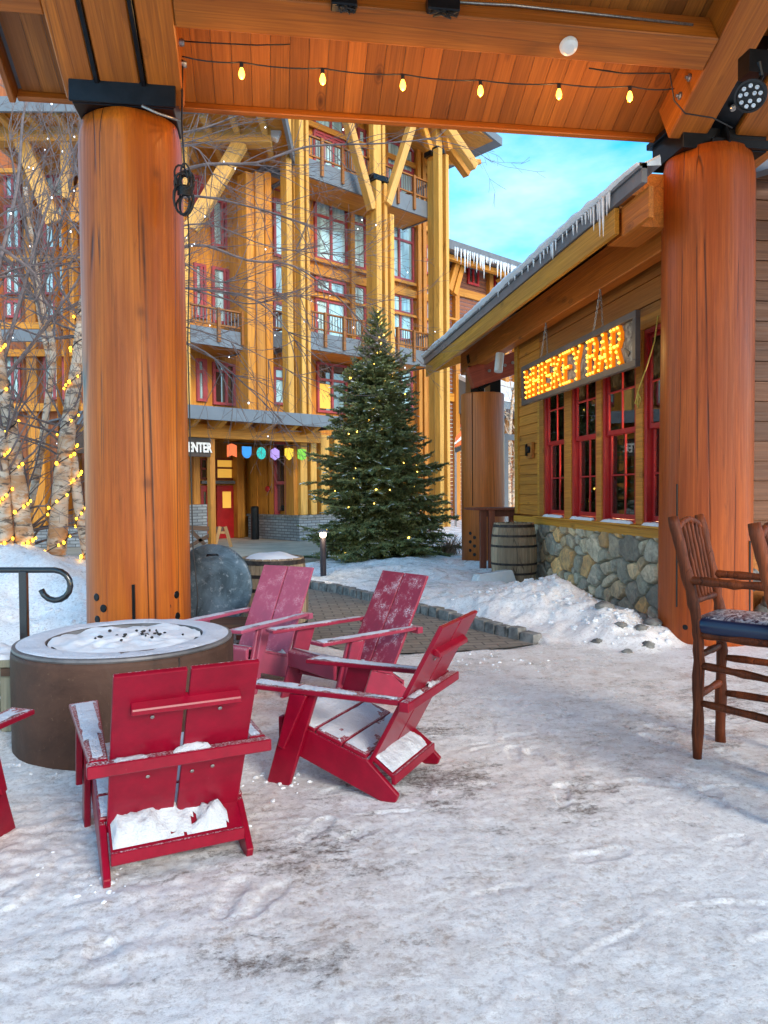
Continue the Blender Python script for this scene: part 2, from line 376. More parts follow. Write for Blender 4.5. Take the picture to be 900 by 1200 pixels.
def birchmat():
    m, n, l, b = newmat('birch_bark')
    tc = n.new('ShaderNodeTexCoord'); P = tc.outputs['Object']
    a = tex(n, l, 'ShaderNodeTexNoise', mapping(n, l, P, (5, 5, 14)), Scale=1., Detail=7., Roughness=.7, Distortion=.6)
    c = tex(n, l, 'ShaderNodeTexNoise', mapping(n, l, P, (2.5, 2.5, 5)), Scale=1.2, Detail=6., Roughness=.6, Distortion=1.)
    col = mix(n, l, ramp(n, l, c.outputs[0], [(.4, 0.), (.55, 1.)]), (.5, .26, .12), (.62, .5, .38))
    col = mix(n, l, ramp(n, l, a.outputs[0], [(.4, .9), (.47, 0.)]), col, (.1, .07, .055))
    l.new(col, b.inputs['Base Color']); b.inputs['Roughness'].default_value = .8
    bump(n, l, b, a.outputs[0], .7, .03); return m
def galvanised():
    m, n, l, b = newmat('galvanised_steel')
    tc = n.new('ShaderNodeTexCoord'); P = tc.outputs['Object']
    a = tex(n, l, 'ShaderNodeTexNoise', P, Scale=3.2, Detail=8., Roughness=.65, Distortion=.6)
    s = tex(n, l, 'ShaderNodeTexNoise', mapping(n, l, P, (14, 14, 1.6)), Scale=1., Detail=5., Roughness=.7)
    sp = tex(n, l, 'ShaderNodeTexNoise', P, Scale=60., Detail=3.)
    col = mix(n, l, ramp(n, l, a.outputs[0], [(.38, 0.), (.62, 1.)]), (.035, .055, .07), (.13, .185, .23))
    col = mix(n, l, ramp(n, l, s.outputs[0], [(.55, 0.), (.72, .6)]), col, (.45, .5, .54))
    col = mix(n, l, ramp(n, l, sp.outputs[0], [(.7, 0.), (.74, .6)]), col, (.6, .63, .66))
    l.new(col, b.inputs['Base Color']); b.inputs['Roughness'].default_value = .45; b.inputs['Metallic'].default_value = .35
    bump(n, l, b, a.outputs[0], .1, .01); return m

M = {}
M['log'] = wood('varnished_log', (.68, .18, .011), (.38, .07, .006), 'Z', .34, 1., 1., .03, .8, .35, 1.7)
M['log_red'] = wood('red_stained_log', (.56, .115, .01), (.3, .045, .005), 'Z', .36, .8, .9, .03, .8, .3, 1.5)
M['steelcol'] = wood('red_brown_column', (.72, .22, .045), (.48, .125, .025), 'Z', .42, .1, .5, .03, .6)
M['timber'] = wood('orange_timber', (.56, .165, .012), (.32, .078, .007), 'X', .45, .55, .35, .12)
M['ceil'] = wood('cedar_ceiling_board', (.56, .185, .034), (.34, .095, .016), 'X', .5, .8, .1, .34)
M['amber'] = wood('amber_timber', (.85, .39, .05), (.55, .2, .02), 'X', .5, .5, .4, .12)
M['amberz'] = wood('amber_upright_boards', (.8, .35, .04), (.5, .17, .018), 'Z', .5, .5, .4, .2)
M['amberpale'] = wood('pale_amber_timber', (.86, .5, .14), (.62, .3, .06), 'X', .5, .5, .5, .1)
M['amberlt'] = wood('yellow_timber', (.58, .32, .07), (.36, .17, .03), 'X', .5, .5, .4, .12)
M['fascia'] = wood('yellow_fascia_board', (.78, .36, .03), (.5, .2, .018), 'Y', .5, .7, .3, .08)
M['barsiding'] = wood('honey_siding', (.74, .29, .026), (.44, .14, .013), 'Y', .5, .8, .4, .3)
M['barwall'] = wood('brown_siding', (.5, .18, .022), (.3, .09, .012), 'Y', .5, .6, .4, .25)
M['barbeam'] = wood('brown_eave_beam', (.72, .22, .02), (.45, .115, .01), 'Y', .5, .8, .4, .08)
M['redwood'] = wood('dark_red_wood', (.42, .075, .03), (.24, .035, .014), 'X', .45, .2, .3, .12)
M['claps'] = wood('red_brown_clapboard', (.34, .13, .07), (.22, .075, .04), 'X', .6, .1, .2, .2)
M['wallred'] = wood('rust_red_panel', (.5, .17, .05), (.28, .08, .03), 'Z', .6, .2, .2, .3)
M['stave'] = wood('weathered_oak_stave', (.5, .38, .25), (.24, .165, .1), 'Z', .7, .3, .8, .35, 1.3)
M['greywood'] = wood('weathered_grey_wood', (.36, .34, .25), (.2, .18, .12), 'Z', .75, .5, .7, .2)
M['hickory'] = wood('peeled_hickory', (.3, .06, .012), (.04, .011, .005), 'Z', .5, .6, .6, .3, 2.5, .2)
M['table'] = wood('red_brown_table_wood', (.26, .07, .035), (.15, .035, .018), 'Z', .45, .2, .3, .15)
M['sawn'] = wood('fresh_sawn_pine', (.62, .33, .12), (.42, .2, .07), 'X', .6, .6, .3, .15)
M['oldrail'] = wood('dark_rail_wood', (.17, .09, .05), (.09, .045, .025), 'X', .6, .3, .4, .15)
M['black'] = plain('black_steel', (.012, .014, .017), .32, .6, .2)
M['blackp'] = plain('black_rubber_cable', (.012, .012, .013), .5, 0, .2)
M['gloss_black'] = plain('gloss_black_paint', (.016, .018, .02), .16, 0, .1, spec=.7)
M['gutter'] = plain('grey_metal_flashing', (.17, .17, .18), .5, .2, .1, 3.)
M['slab'] = plain('blue_grey_fascia_metal', (.15, .175, .2), .55, .1, .06, 2.)
M['signframe'] = plain('grey_brown_sign_frame', (.085, .065, .055), .55, 0, .12, 5., .1)
M['signboard'] = plain('distressed_white_board', (.3, .27, .22), .7, 0, .35, 16., .2, col2=(.05, .035, .028))
M['redframe'] = plain('red_window_paint', (.42, .012, .014), .35, 0, .1, 4.)
M['maroon'] = plain('dull_red_window_paint', (.4, .06, .07), .45, 0, .1, 4.)
M['bolt'] = plain('zinc_bolt', (.42, .4, .37), .35, .8, .2, 60.)
M['hoop'] = plain('rusty_hoop_steel', (.055, .04, .035), .6, .5, .3, 20., .1)
M['rusty'] = plain('rust_brown_steel', (.10, .058, .042), .6, .1, .2, 3., .08)
def _drum():
    m, n, l, b = newmat('rust_brown_drum'); tc = n.new('ShaderNodeTexCoord'); P = tc.outputs['Object']
    a = tex(n, l, 'ShaderNodeTexNoise', P, Scale=2.6, Detail=9., Roughness=.7, Distortion=.5); v = tex(n, l, 'ShaderNodeTexNoise', mapping(n, l, P, (5, 5, 1.6)), Scale=1., Detail=9., Roughness=.75, Distortion=.8)
    f = tex(n, l, 'ShaderNodeTexNoise', P, Scale=45., Detail=6., Roughness=.7)
    c = mix(n, l, ramp(n, l, a.outputs[0], [(.35, 0.), (.62, 1.)]), (.05, .026, .018), (.10, .052, .036)); c = mix(n, l, ramp(n, l, v.outputs[0], [(.56, 0.), (.7, .3)]), c, (.14, .09, .07)); c = mix(n, l, ramp(n, l, v.outputs[0], [(.33, .4), (.42, 0.)]), c, (.035, .022, .017))
    c = mix(n, l, ramp(n, l, f.outputs[0], [(.6, 0.), (.7, .4)]), c, (.2, .12, .08)); l.new(c, b.inputs['Base Color']); l.new(ramp(n, l, a.outputs[0], [(.3, .45), (.7, .75)]), b.inputs['Roughness']); b.inputs['Specular IOR Level'].default_value = .15
    bump(n, l, b, math_(n, l, 'ADD', a.outputs[0], math_(n, l, 'MULTIPLY', f.outputs[0], .3)), .25, .01); return m
M['rusty'] = _drum()
M['pitrim'] = plain('icy_grey_steel', (.16, .15, .15), .5, .1, .2, 6., .1)
M['pebble'] = plain('dark_lava_rock', (.03, .026, .025), .8, 0, .3, 30.)
M['white'] = plain('white_plastic', (.75, .74, .7), .4, 0, .04)
M['rail'] = wood('brown_rail_timber', (.42, .17, .035), (.26, .09, .018), 'X', .5, .3, .3, .15)
M['navy'] = None
M['snow'] = snowmat('clean_snow')
M['packsnow'] = snowmat('blown_snow_dusting', (.62, .64, .7), 0, .9, 2.2)
M['ground'] = groundsnow()
M['chairsnow'] = snowmat('caked_snow', (.56, .575, .6), 0, .7, 2.5)
M['red'] = paint('crimson_paint', (.25, .001, .017))
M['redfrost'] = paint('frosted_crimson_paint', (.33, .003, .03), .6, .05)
M['redpink'] = paint('frosted_pink_paint', (.42, .006, .06), .25, .15)
M['glass_far'] = glass('sky_glare_window', (.5, .74, .74), .12, .4)  # pale teal of curtains and sky glare painted into the pane colour
M['glass_dark'] = glass('dark_window', (.05, .05, .045))
M['glass_bar'] = clearglass('clear_window')
M['glass_warm'] = glow('lamplit_window', (.75, .4, .06), .22)
M['warmbulb'] = glow('warm_bulb', (1., .62, .16), 9.)
M['treebulb'] = glow('tree_bulb', (1., .62, .1), 3.)
M['whitebulb'] = glow('white_fairy_bulb', (.85, .93, 1.), 1.)
M['ambulb'] = glow('filament_bulb', (1., .42, .04), 2.4)
M['signbulb'] = glow('marquee_bulb', (1., .6, .05), 1.25)
M['letter'] = glow('lit_letter_face', (.75, .18, .0), .17)
M['stone'] = brickmat('grey_ledge_stone', (.22, .23, .24), (.36, .37, .37), (.08, .08, .08), .32, .09)
M['paver'] = brickmat('brown_grey_pavers', (.22, .18, .14), (.3, .25, .2), (.09, .075, .06), .24, .13, .01, 'XY', .35)
M['plaza'] = plain('tan_concrete', (.46, .37, .27), .8, 0, .12, 1.5, .1)
M['kerb'] = plain('grey_granite_block', (.27, .26, .24), .8, 0, .28, 9., .4)
M['birch'] = birchmat()
M['twig'] = plain('grey_birch_twig', (.2, .15, .14), .7, 0, .2)
M['bark'] = plain('spruce_bark', (.12, .08, .055), .9, 0, .3, 20., .4)
M['dry'] = plain('dry_brown_stems', (.22, .13, .08), .8, 0, .2)
M['galv'] = galvanised()
M['orange'] = plain('orange_sheet', (.9, .14, .02), .5, 0, .03)
M['blue'] = plain('blue_sheet', (.02, .26, .68), .5, 0, .03)
M['teal'] = plain('teal_sheet', (.01, .5, .42), .5, 0, .03)
M['lilac'] = plain('lilac_sheet', (.42, .26, .66), .5, 0, .03)
M['yellow'] = plain('yellow_sheet', (.95, .55, .01), .5, 0, .03)
M['green'] = plain('green_sheet', (.2, .55, .03), .5, 0, .03)
M['signtext'] = plain('white_letter_paint', (.8, .8, .78), .5, 0, .02)
M['signdark'] = plain('dark_brown_sign', (.05, .03, .02), .5, 0, .1)
M['brick'] = brickmat('red_brick', (.4, .13, .08), (.32, .1, .06), (.35, .32, .28), .4, .13)
M['farwall'] = plain('pale_render', (.6, .62, .62), .7, 0, .05)
M['lens'] = plain('led_lens', (.75, .8, .85), .15, .3, .1)
M['ice'] = None
def _ice():
    m, n, l, b = newmat('clear_ice'); b.inputs['Base Color'].default_value = (.93, .96, .97, 1); b.inputs['Transmission Weight'].default_value = .45
    b.inputs['Roughness'].default_value = .12; b.inputs['IOR'].default_value = 1.31
    tc = n.new('ShaderNodeTexCoord'); t = tex(n, l, 'ShaderNodeTexNoise', tc.outputs['Object'], Scale=14., Detail=5.); bump(n, l, b, t.outputs[0], .5, .03)
    return m
M['ice'] = _ice()
def _navy():
    m, n, l, b = newmat('navy_vinyl')
    tc = n.new('ShaderNodeTexCoord'); P = tc.outputs['Object']
    t = tex(n, l, 'ShaderNodeTexNoise', mapping(n, l, P, (1, 3, 1)), Scale=14., Detail=8., Roughness=.75, Distortion=1.5)
    f = math_(n, l, 'MULTIPLY', upmask(n, l, .85, .97), ramp(n, l, t.outputs[0], [(.48, 0.), (.54, .9)]))
    l.new(mix(n, l, f, (.006, .016, .05), (.6, .62, .66)), b.inputs['Base Color']); b.inputs['Roughness'].default_value = .33
    return m
M['navy'] = _navy()
def _needle():
    m, n, l, b = newmat('spruce_needles')
    tc = n.new('ShaderNodeTexCoord')
    t = tex(n, l, 'ShaderNodeTexNoise', tc.outputs['Object'], Scale=2.4, Detail=4.)
    ge = n.new('ShaderNodeNewGeometry')
    c = mix(n, l, ramp(n, l, t.outputs[0], [(.35, 0.), (.65, 1.)]), (.06, .09, .032), (.21, .25, .085))
    c = mix(n, l, ramp(n, l, ge.outputs['Random Per Island'], [(.0, 0.), (1., .5)]), c, (.26, .26, .1))
    l.new(c, b.inputs['Base Color']); b.inputs['Roughness'].default_value = .6; return m
M['needle'] = _needle()
def _fieldstone():
    m, n, l, b = newmat('fieldstone')
    at_ = n.new('ShaderNodeAttribute'); at_.attribute_name = 'stone'
    tc = n.new('ShaderNodeTexCoord')
    t = tex(n, l, 'ShaderNodeTexNoise', tc.outputs['Object'], Scale=11., Detail=9., Roughness=.7, Distortion=.6)
    c = mix(n, l, ramp(n, l, t.outputs[0], [(.32, .75), (.62, 0.)]), at_.outputs['Color'], (.075, .07, .065))
    l.new(c, b.inputs['Base Color']); b.inputs['Roughness'].default_value = .75
    bump(n, l, b, t.outputs[0], .6, .03); return m
M['fieldstone'] = _fieldstone()
# ------------------------------------------------------------------ ground
def poly_sd(X, Y, P):
    """signed distance to polygon, positive inside"""
    P = np.array(P); n = len(P); d = np.full(X.shape, 1e9); ins = np.zeros(X.shape, bool)
    for i in range(n):
        a, c = P[i], P[(i + 1) % n]; e = c - a
        t = np.clip(((X - a[0]) * e[0] + (Y - a[1]) * e[1]) / (e @ e), 0, 1)
        d = np.minimum(d, np.hypot(X - a[0] - t * e[0], Y - a[1] - t * e[1]))
        cond = (a[1] > Y) != (c[1] > Y)
        with np.errstate(divide='ignore', invalid='ignore'):
            xi = (c[0] - a[0]) * (Y - a[1]) / (c[1] - a[1]) + a[0]
        ins ^= cond & (X < xi)
    return np.where(ins, d, -d)
def gp(*pts): return [tuple(gnd(x, y)[:2]) for x, y in pts]
KERB = gp((352, 686), (400, 694), (438, 703), (480, 713), (520, 723), (560, 735), (600, 745), (632, 752))
BANK_R = KERB + gp((700, 762), (772, 768)) + [(4.5, 7.2), (4.5, 16.5), (7.5, 17), (7.5, 30), (3.0, 30), (1.2, 17.6)] + gp((430, 655), (385, 658), (352, 664), (342, 674))
BANK_L = [(-11, 6.2), (-2.2, 7.6), (-1.0, 7.9), (-1.1, 11.6), (-4.5, 13.8), (-11, 14.5)]
PATH = KERB + gp((600, 757), (540, 761), (470, 764), (400, 760), (350, 742), (300, 728), (262, 705)) + [(-1.1, 12.4), (-1.0, 15.5), (1.0, 15.8)]
PLAZA = [(-14, 15.2), (-1.0, 15.0), (1.05, 15.2), (1.9, 17.0), (5, 21), (9, 28), (-14, 40), (-24, 40), (-24, 15.2)]
xs = np.unique(np.concatenate([np.arange(-4.2, -2.2, .04), np.arange(-2.2, 2.9, .015), np.arange(2.9, 3.2, .024), np.arange(3.2, 5.4, .034), np.linspace(-20, -4.2, 90), np.linspace(5.4, 16, 60), np.array([-600, -300, -120, -60, -35, 25, 45, 90, 200, 600])]))
ys = np.unique(np.concatenate([np.arange(.8, 1.6, .03), np.arange(1.6, 4.4, .0135), np.arange(4.4, 8.6, .034), np.arange(8.6, 17.0, .07), np.linspace(17, 45, 60), np.linspace(-8, .8, 40), np.array([-300, -80, -30, 60, 90, 150, 300, 900])]))
GX, GY = np.meshgrid(xs, ys)
def ground_h(X, Y):
    X = np.asarray(X, float); Y = np.asarray(Y, float)
    h = .007 * fbm(X, Y, 1.1, 3, 2) + .002 * fbm(X, Y, 5.5, 9, 4) + .003 * np.abs(fbm(X, Y * .7, 13, 21, 3)) + .003 * fbm(X, Y, 24, 25, 2)
    # heel marks and lumps
    lump = fbm(X, Y, 9, 33, 3); h = h + .002 * sstep(.24, .32, lump) - .0015 * sstep(.22, .4, fbm(X + 9, Y * .6, 7, 37, 3))
    near = sstep(0, 1.6, np.hypot(X + .9, (Y - 3.3))); h = h + (1 - near) * .012 * np.abs(fbm(X, Y, 11, 51, 3)) * 2
    dR = poly_sd(X, Y, BANK_R)
    edge = dR + .18 * fbm(X, Y, 2.2, 61, 3)
    # near the kerb the bank is cut off clean, elsewhere it feathers out
    kd = np.min([np.hypot(X - k[0], Y - k[1]) for k in KERB], axis=0)
    hb = sstep(-.03, .28, edge) * (.075 + .12 * sstep(.2, 2.5, dR) + .09 * fbm(X, Y, 1.1, 71, 4) + .035 * fbm(X, Y, 6, 77, 4))
    p1 = gnd(668, 725); p2 = gnd(590, 714); p3 = gnd(720, 742)
    def g(p, r, a, k): return a * np.exp(-(((X - p[0]) / r) ** 2 + ((Y - p[1]) / (r * k)) ** 2))
    pile = g(p1, .62, .30, 1.3) + g(p2, .75, .13, 1.2) + g(p3, .34, .09, 1.2)
    hb = hb + pile * sstep(-.05, .35, edge) * (1 + .5 * fbm(X, Y, 3.5, 81, 4)) + sstep(0, .4, edge) * pile * .25 * np.abs(fbm(X, Y, 9, 83, 3))
    wallstrip = sstep(3.2, 3.9, X) * sstep(7, 7.8, Y) * (1 - sstep(12, 13, Y)); hb = hb * (1 - .55 * wallstrip)
    h = np.where(dR > -.3, np.maximum(h, h * .4 + np.maximum(hb, 0)), h)
    dL = poly_sd(X, Y, BANK_L)
    ridge = 1 - .3 * sstep(1.2, 3.5, -X - 3)
    hl = sstep(-.1, 2.1, dL + .35 * fbm(X, Y, 1.3, 91, 3)) * .80 * ridge + sstep(0, 1, dL) * (.16 * fbm(X, Y, 1.6, 93, 5) + .05 * np.abs(fbm(X, Y, 6, 95, 4)))
    h = np.where(dL > -.3, h + np.maximum(hl, 0), h)
    # the cleared path and the plaza lie in a shallow cut
    dP = np.maximum(poly_sd(X, Y, PATH), poly_sd(X, Y, PLAZA))
    h = np.where(dR < .02, h * (1 - sstep(-.12, .1, dP)) - .05 * sstep(-.12, .12, dP + .1 * fbm(X, Y, 4, 101, 3)), h)
    return h
GZ = ground_h(GX, GY)
# boot prints pressed into the trodden snow
rf_ = np.random.RandomState(5)
for k in range(46):
    x0, y0 = rf_.uniform(-1.9, 2.6), rf_.uniform(1.7, 5.2); a = rf_.choice([.2, 1.2, 1.9, 2.7]) + rf_.normal(0, .25); side = .1; amp = rf_.uniform(.55, 1.)
    for q in range(rf_.randint(1, 4)):
        cx, cy = x0 + math.cos(a) * .55 * q - math.sin(a) * side * (q % 2), y0 + math.sin(a) * .55 * q + math.cos(a) * side * (q % 2)
        m_ = (np.abs(GX[0] - cx) < .3); n_ = (np.abs(GY[:, 0] - cy) < .3)
        if not m_.any() or not n_.any(): continue
        sub = np.ix_(n_, m_); u_ = (GX[sub] - cx) * math.cos(a) + (GY[sub] - cy) * math.sin(a); v_ = -(GX[sub] - cx) * math.sin(a) + (GY[sub] - cy) * math.cos(a)
        wv_ = .040 + .012 * sstep(0, .06, u_) - .006 * np.exp(-((u_ + .02) / .03) ** 2); e_ = np.sqrt((np.abs(u_) / .145) ** 2.4 + (np.abs(v_) / wv_) ** 2.4)
        ins_ = 1 - sstep(.82, 1.02, e_); tread = .0035 * np.sin(u_ * 2 * math.pi / .034 + 6 * np.abs(v_))
        keep_ = sstep(-.35, .1, fbm(GX[sub], GY[sub], 6, 120 + k, 2))
        GZ[sub] += amp * keep_ * (ins_ * (-.009 + tread) + .005 * np.exp(-((e_ - 1.15) / .12) ** 2))
# scuffs dragged through the crust
for k in range(46):
    cx, cy, a, ln_, wd_ = rf_.uniform(-2, 2.8), rf_.uniform(1.6, 5.0), rf_.uniform(-.5, .6), rf_.uniform(.05, .2), rf_.uniform(.01, .03)
    m_ = (np.abs(GX[0] - cx) < .5); n_ = (np.abs(GY[:, 0] - cy) < .5); sub = np.ix_(n_, m_)
    u_ = (GX[sub] - cx) * math.cos(a) + (GY[sub] - cy) * math.sin(a); v_ = -(GX[sub] - cx) * math.sin(a) + (GY[sub] - cy) * math.cos(a) + .02 * np.sin(u_ * 9 + k)
    e_ = (u_ / ln_) ** 2 + (v_ / wd_) ** 2; GZ[sub] += -.006 * np.exp(-e_ * 1.5) + .005 * np.exp(-((np.sqrt(e_) - 1.3) / .3) ** 2) * (v_ > 0)
ny, nx = GX.shape
co = np.stack([GX, GY, GZ], -1).reshape(-1, 3)
idx = np.arange(nx * ny).reshape(ny, nx)
fc = np.stack([idx[:-1, :-1], idx[:-1, 1:], idx[1:, 1:], idx[1:, :-1]], -1).reshape(-1, 4)
me = bpy.data.meshes.new('snow_ground')
me.vertices.add(len(co)); me.vertices.foreach_set('co', co.ravel())
me.loops.add(fc.size); me.loops.foreach_set('vertex_index', fc.ravel())
me.polygons.add(len(fc)); me.polygons.foreach_set('loop_start', np.arange(0, fc.size, 4)); me.polygons.foreach_set('loop_total', np.full(len(fc), 4))
me.polygons.foreach_set('use_smooth', np.ones(len(fc), bool)); me.update(calc_edges=True)
wear = np.clip(1.15 - sstep(-.15, .25, poly_sd(GX, GY, BANK_R)) * 1.0 - sstep(-.4, .2, poly_sd(GX, GY, BANK_L)), 0, 1)
wear *= (.35 + .65 * sstep(-2.6, -.2, GX)) * (1 - .25 * sstep(3.2, 1.4, GY))
# dirt thrown over the ploughed pile
pp = gnd(672, 722); wear = np.maximum(wear, .62 * np.exp(-(((GX - pp[0]) / .5) ** 2 + ((GY - pp[1]) / .8) ** 2)))
a = me.attributes.new('wear', 'FLOAT', 'POINT'); a.data.foreach_set('value', wear.ravel())
bare = np.zeros_like(GX)
for bx_, by_, br_, ba_ in ((.25, 3.75, .5, 1.), (-.45, 3.0, .35, 1.), (.1, 4.6, .5, .9), (.9, 3.6, .7, .6), (2.5, 5.1, .8, .8), (-.3, 2.3, .3, .8), (3.3, 4.3, .7, .7), (1.2, 5.6, .7, .4)):
    q_ = Wc(bx_, by_); bare = np.maximum(bare, ba_ * np.exp(-(((GX - q_.x) / (br_ * 1.35)) ** 2 + ((GY - q_.y) / (br_ * .95)) ** 2)))
a = me.attributes.new('bare', 'FLOAT', 'POINT'); a.data.foreach_set('value', bare.ravel())
me.materials.append(M['ground'])
o = bpy.data.objects.new('snow_ground', me); COL.objects.link(o); tag(o, 'packed and trodden snow with dirty patches and ploughed banks', kind='structure')
def sheet(name, poly, z, mat, label):
    mb = MB(); n = len(poly); mb.add([(p[0], p[1], z) for p in poly], [tuple(range(n))])
    o = build(name, mb, mat); tag(o, label, kind='structure'); return o
sheet('paver_path', PATH, -.012, M['paver'], 'brown grey paver path between the snow banks')
sheet('plaza_pavement', PLAZA, -.006, M['plaza'], 'tan concrete pavement before the lodge')
# stone kerb of split blocks
mb = MB(); rk = random.Random(3)
for i in range(len(KERB) - 1):
    a, c = Vector((*KERB[i], 0)), Vector((*KERB[i + 1], 0)); ln = (c - a).length; t = 0
    d = (c - a).normalized(); nrm = Vector((-d.y, d.x, 0))
    while t < ln - .02:
        s = min(rk.uniform(.14, .26), ln - t)
        Mx = Matrix.Translation(a + d * (t + s / 2) + Vector((0, 0, 0))) @ Matrix.Rotation(math.atan2(d.y, d.x) + rk.uniform(-.06, .06), 4, 'Z')
        hh = rk.uniform(.075, .11); j = lambda: rk.uniform(-.008, .008)
        b = .005
        v = [(-s / 2 + b + j(), -.075 + j(), -.06), (s / 2 - b + j(), -.075 + j(), -.06), (s / 2 - b + j(), .075, -.06), (-s / 2 + b, .075, -.06),
             (-s / 2 + b + .012, -.06 + j(), hh + j()), (s / 2 - b - .012, -.06 + j(), hh + j()), (s / 2 - b - .012, .06, hh + j()), (-s / 2 + b + .012, .06, hh + j())]
        mb.add([Mx @ Vector(p) for p in v], [(0, 3, 2, 1), (4, 5, 6, 7), (0, 1, 5, 4), (1, 2, 6, 5), (2, 3, 7, 6), (3, 0, 4, 7)])
        t += s
o = build('stone_kerb', mb, M['kerb'], bevel=.01); tag(o, 'low grey granite block kerb along the path', kind='structure')

def gh(x, y): return float(ground_h(np.array([x]), np.array([y]))[0])
# crumbled clods of snow round the ploughed pile and the kicked-up edges
mb = MB(); rc = random.Random(21)
spots_ = [(672, 728, .75, 1.1, 200), (600, 716, .8, .6, 80), (735, 745, .5, .5, 110), (150, 1000, .9, .5, 14), (60, 900, .5, .8, 30), (240, 905, .5, .4, 22), (330, 915, .2, .2, 20), (120, 1040, .12, .12, 12), (560, 780, 1.2, .4, 40), (60, 745, .9, .5, 60)]
for px, py, sx, sy, k in spots_:
    c = gnd(px, py)
    for i in range(k):
        x, y = c.x + rc.gauss(0, sx * .5), c.y + rc.gauss(0, sy * .5)
        if y < 1: continue
        s = rc.uniform(.004, .013) * (2.4 if py < 760 and rc.random() < .4 else 1)
        mb.blob((x, y, gh(x, y) + s * .25), s * rc.uniform(.8, 1.5), s * rc.uniform(.8, 1.3), s * .7, 7, 5, .3, i)
o = build('snow_clods', mb, M['snow']); tag(o, 'loose crumbs and clods of broken snow scattered over the trodden ground', kind='stuff')
# ------------------------------------------------------------------ pavilion we stand under
SL = .53; cosS = 1 / math.hypot(1, SL)
UPN = Vector((0, SL * cosS, cosS))           # normal of the roof slope
DN = Vector((0, cosS, -SL * cosS))           # down the slope
def zr(y): return 4.94 - SL * (y - 6.5)      # underside of the rafters
pav = thing('timber_pavilion', 'open log pavilion in the foreground with cedar plank ceiling and orange beams', 'pavilion', (0, 0, 0))
XL, XR, XE = -1.21, 4.30, 9.5
RIDGE = 1.6
def slope_pt(x, y, up=0.0): return Vector((x, y, zr(y))) + UPN * up
# ceiling planks: separate boards
def planks(x0, x1, y0, y1, up, mat, name, w=.155, seed=1):
    r = random.Random(seed); mb = MB(); x = x0
    Mx = Matrix((Vector((1, 0, 0)), DN, UPN)).transposed().to_4x4(); Mx.translation = slope_pt(0, y0, up)
    ln = (y1 - y0) / cosS
    while x < x1 - .01:
        ww = min(w, x1 - x); dz = r.uniform(0, .003)
        mb.prism([(x + .002, .0 + dz), (x + ww * .5, 0 + dz), (x + ww - .002, 0 + dz), (x + ww - .007, -.012 + dz + .03), (x + .007, .018 + dz)], 0, ln, 1)
        x += w
    o = build(name, mb, mat, pav, Mx); return o
EAVE = 6.93
# boards with v-grooves, wood grain runs along local Y there
M['ceil'] = wood('cedar_ceiling_plank', (.52, .17, .02), (.3, .085, .01), 'Y', .5, .9, .1, .3)
planks(-2.16, XE, RIDGE, EAVE - .03, .40, M['ceil'], 'ceiling_boards', .168, 2)
mb = MB(); Mx = Matrix((Vector((1, 0, 0)), DN, UPN)).transposed().to_4x4(); Mx.translation = slope_pt(0, RIDGE, .44)
mb.box(-2.2, XE, -.02, (EAVE - RIDGE) / cosS + .02, 0.0, .16); build('roof', mb, M['gutter'], pav, Mx)
beam('fascia_board', slope_pt(-2.2, EAVE, .41), slope_pt(XE, EAVE, .41), .05, .16, M['timber'], pav, UPN)
beam('rake_board', slope_pt(-2.2, RIDGE, .40) + Vector((-.03, 0, 0)), slope_pt(-2.2, EAVE, .40) + Vector((-.03, 0, 0)), .055, .26, M['timber'], pav, UPN)
# back slope behind us
zb = zr(RIDGE)
mb = MB(); mb.add([(-2.2, RIDGE, zb + .5), (XE, RIDGE, zb + .5), (XE, -2.2, zb - 1.6), (-2.2, -2.2, zb - 1.6), (-2.2, RIDGE, zb + .65), (XE, RIDGE, zb + .65), (XE, -2.2, zb - 1.45), (-2.2, -2.2, zb - 1.45)],
       [(0, 1, 2, 3), (4, 7, 6, 5), (0, 4, 5, 1), (1, 5, 6, 2), (2, 6, 7, 3), (3, 7, 4, 0)])
build('rear_roof', mb, M['ceil'], pav)
def rafter(xc, wd, y_end, ht=.40, x_top=None):
    p1 = slope_pt(xc, y_end, ht / 2); p0 = slope_pt(xc if x_top is None else x_top, RIDGE, ht / 2)
    return beam('rafter', p0, p1, wd, ht - .004, M['timber'], pav, UPN, .012)
for xc, wd in ((XL - .345, .26), (XL - .01, .33), (XL + .35, .29)): rafter(xc, wd, 6.70)
rafter(XR - .35, .37, 6.69); rafter(XR + .30, .36, 6.62)
rafter(XR + 2.6, .36, 6.62)
# hip beam and dark bracing over the right log
beam('brace', (XR + 1.9, 5.2, 6.15), (XR + .35, 6.95, 4.85), .3, .36, M['timber'], pav)
def steel_plate(x, wd, y0, y1, drop):
    mb = MB(); Mx = Matrix((Vector((1, 0, 0)), DN, UPN)).transposed().to_4x4(); Mx.translation = slope_pt(x, y0, 0)
    mb.box(-wd / 2, wd / 2, 0, (y1 - y0) / cosS, -drop, .30); return build('steel_plate', mb, M['black'], pav, Mx, .004)
steel_plate(XL - .195, .035, 5.95, 6.72, .02); steel_plate(XL + .18, .035, 5.6, 6.72, .02)
steel_plate(XR - .02, .25, 5.95, 6.9, -.05)
# purlins between the rafters
def purlin(x0, x1, yc, up=.0, ht=.30, wd=.28):
    c = slope_pt(0, yc, up + ht / 2); return beam('purlin', Vector((x0, c.y, c.z)), Vector((x1, c.y, c.z)), wd, ht, M['timber'], pav, UPN, .01)
for yc in (5.98, 3.6):
    purlin(-2.2, XL - .48, yc, .02); purlin(XL + .50, XR - .54, yc); purlin(XR + .50, XE, yc)
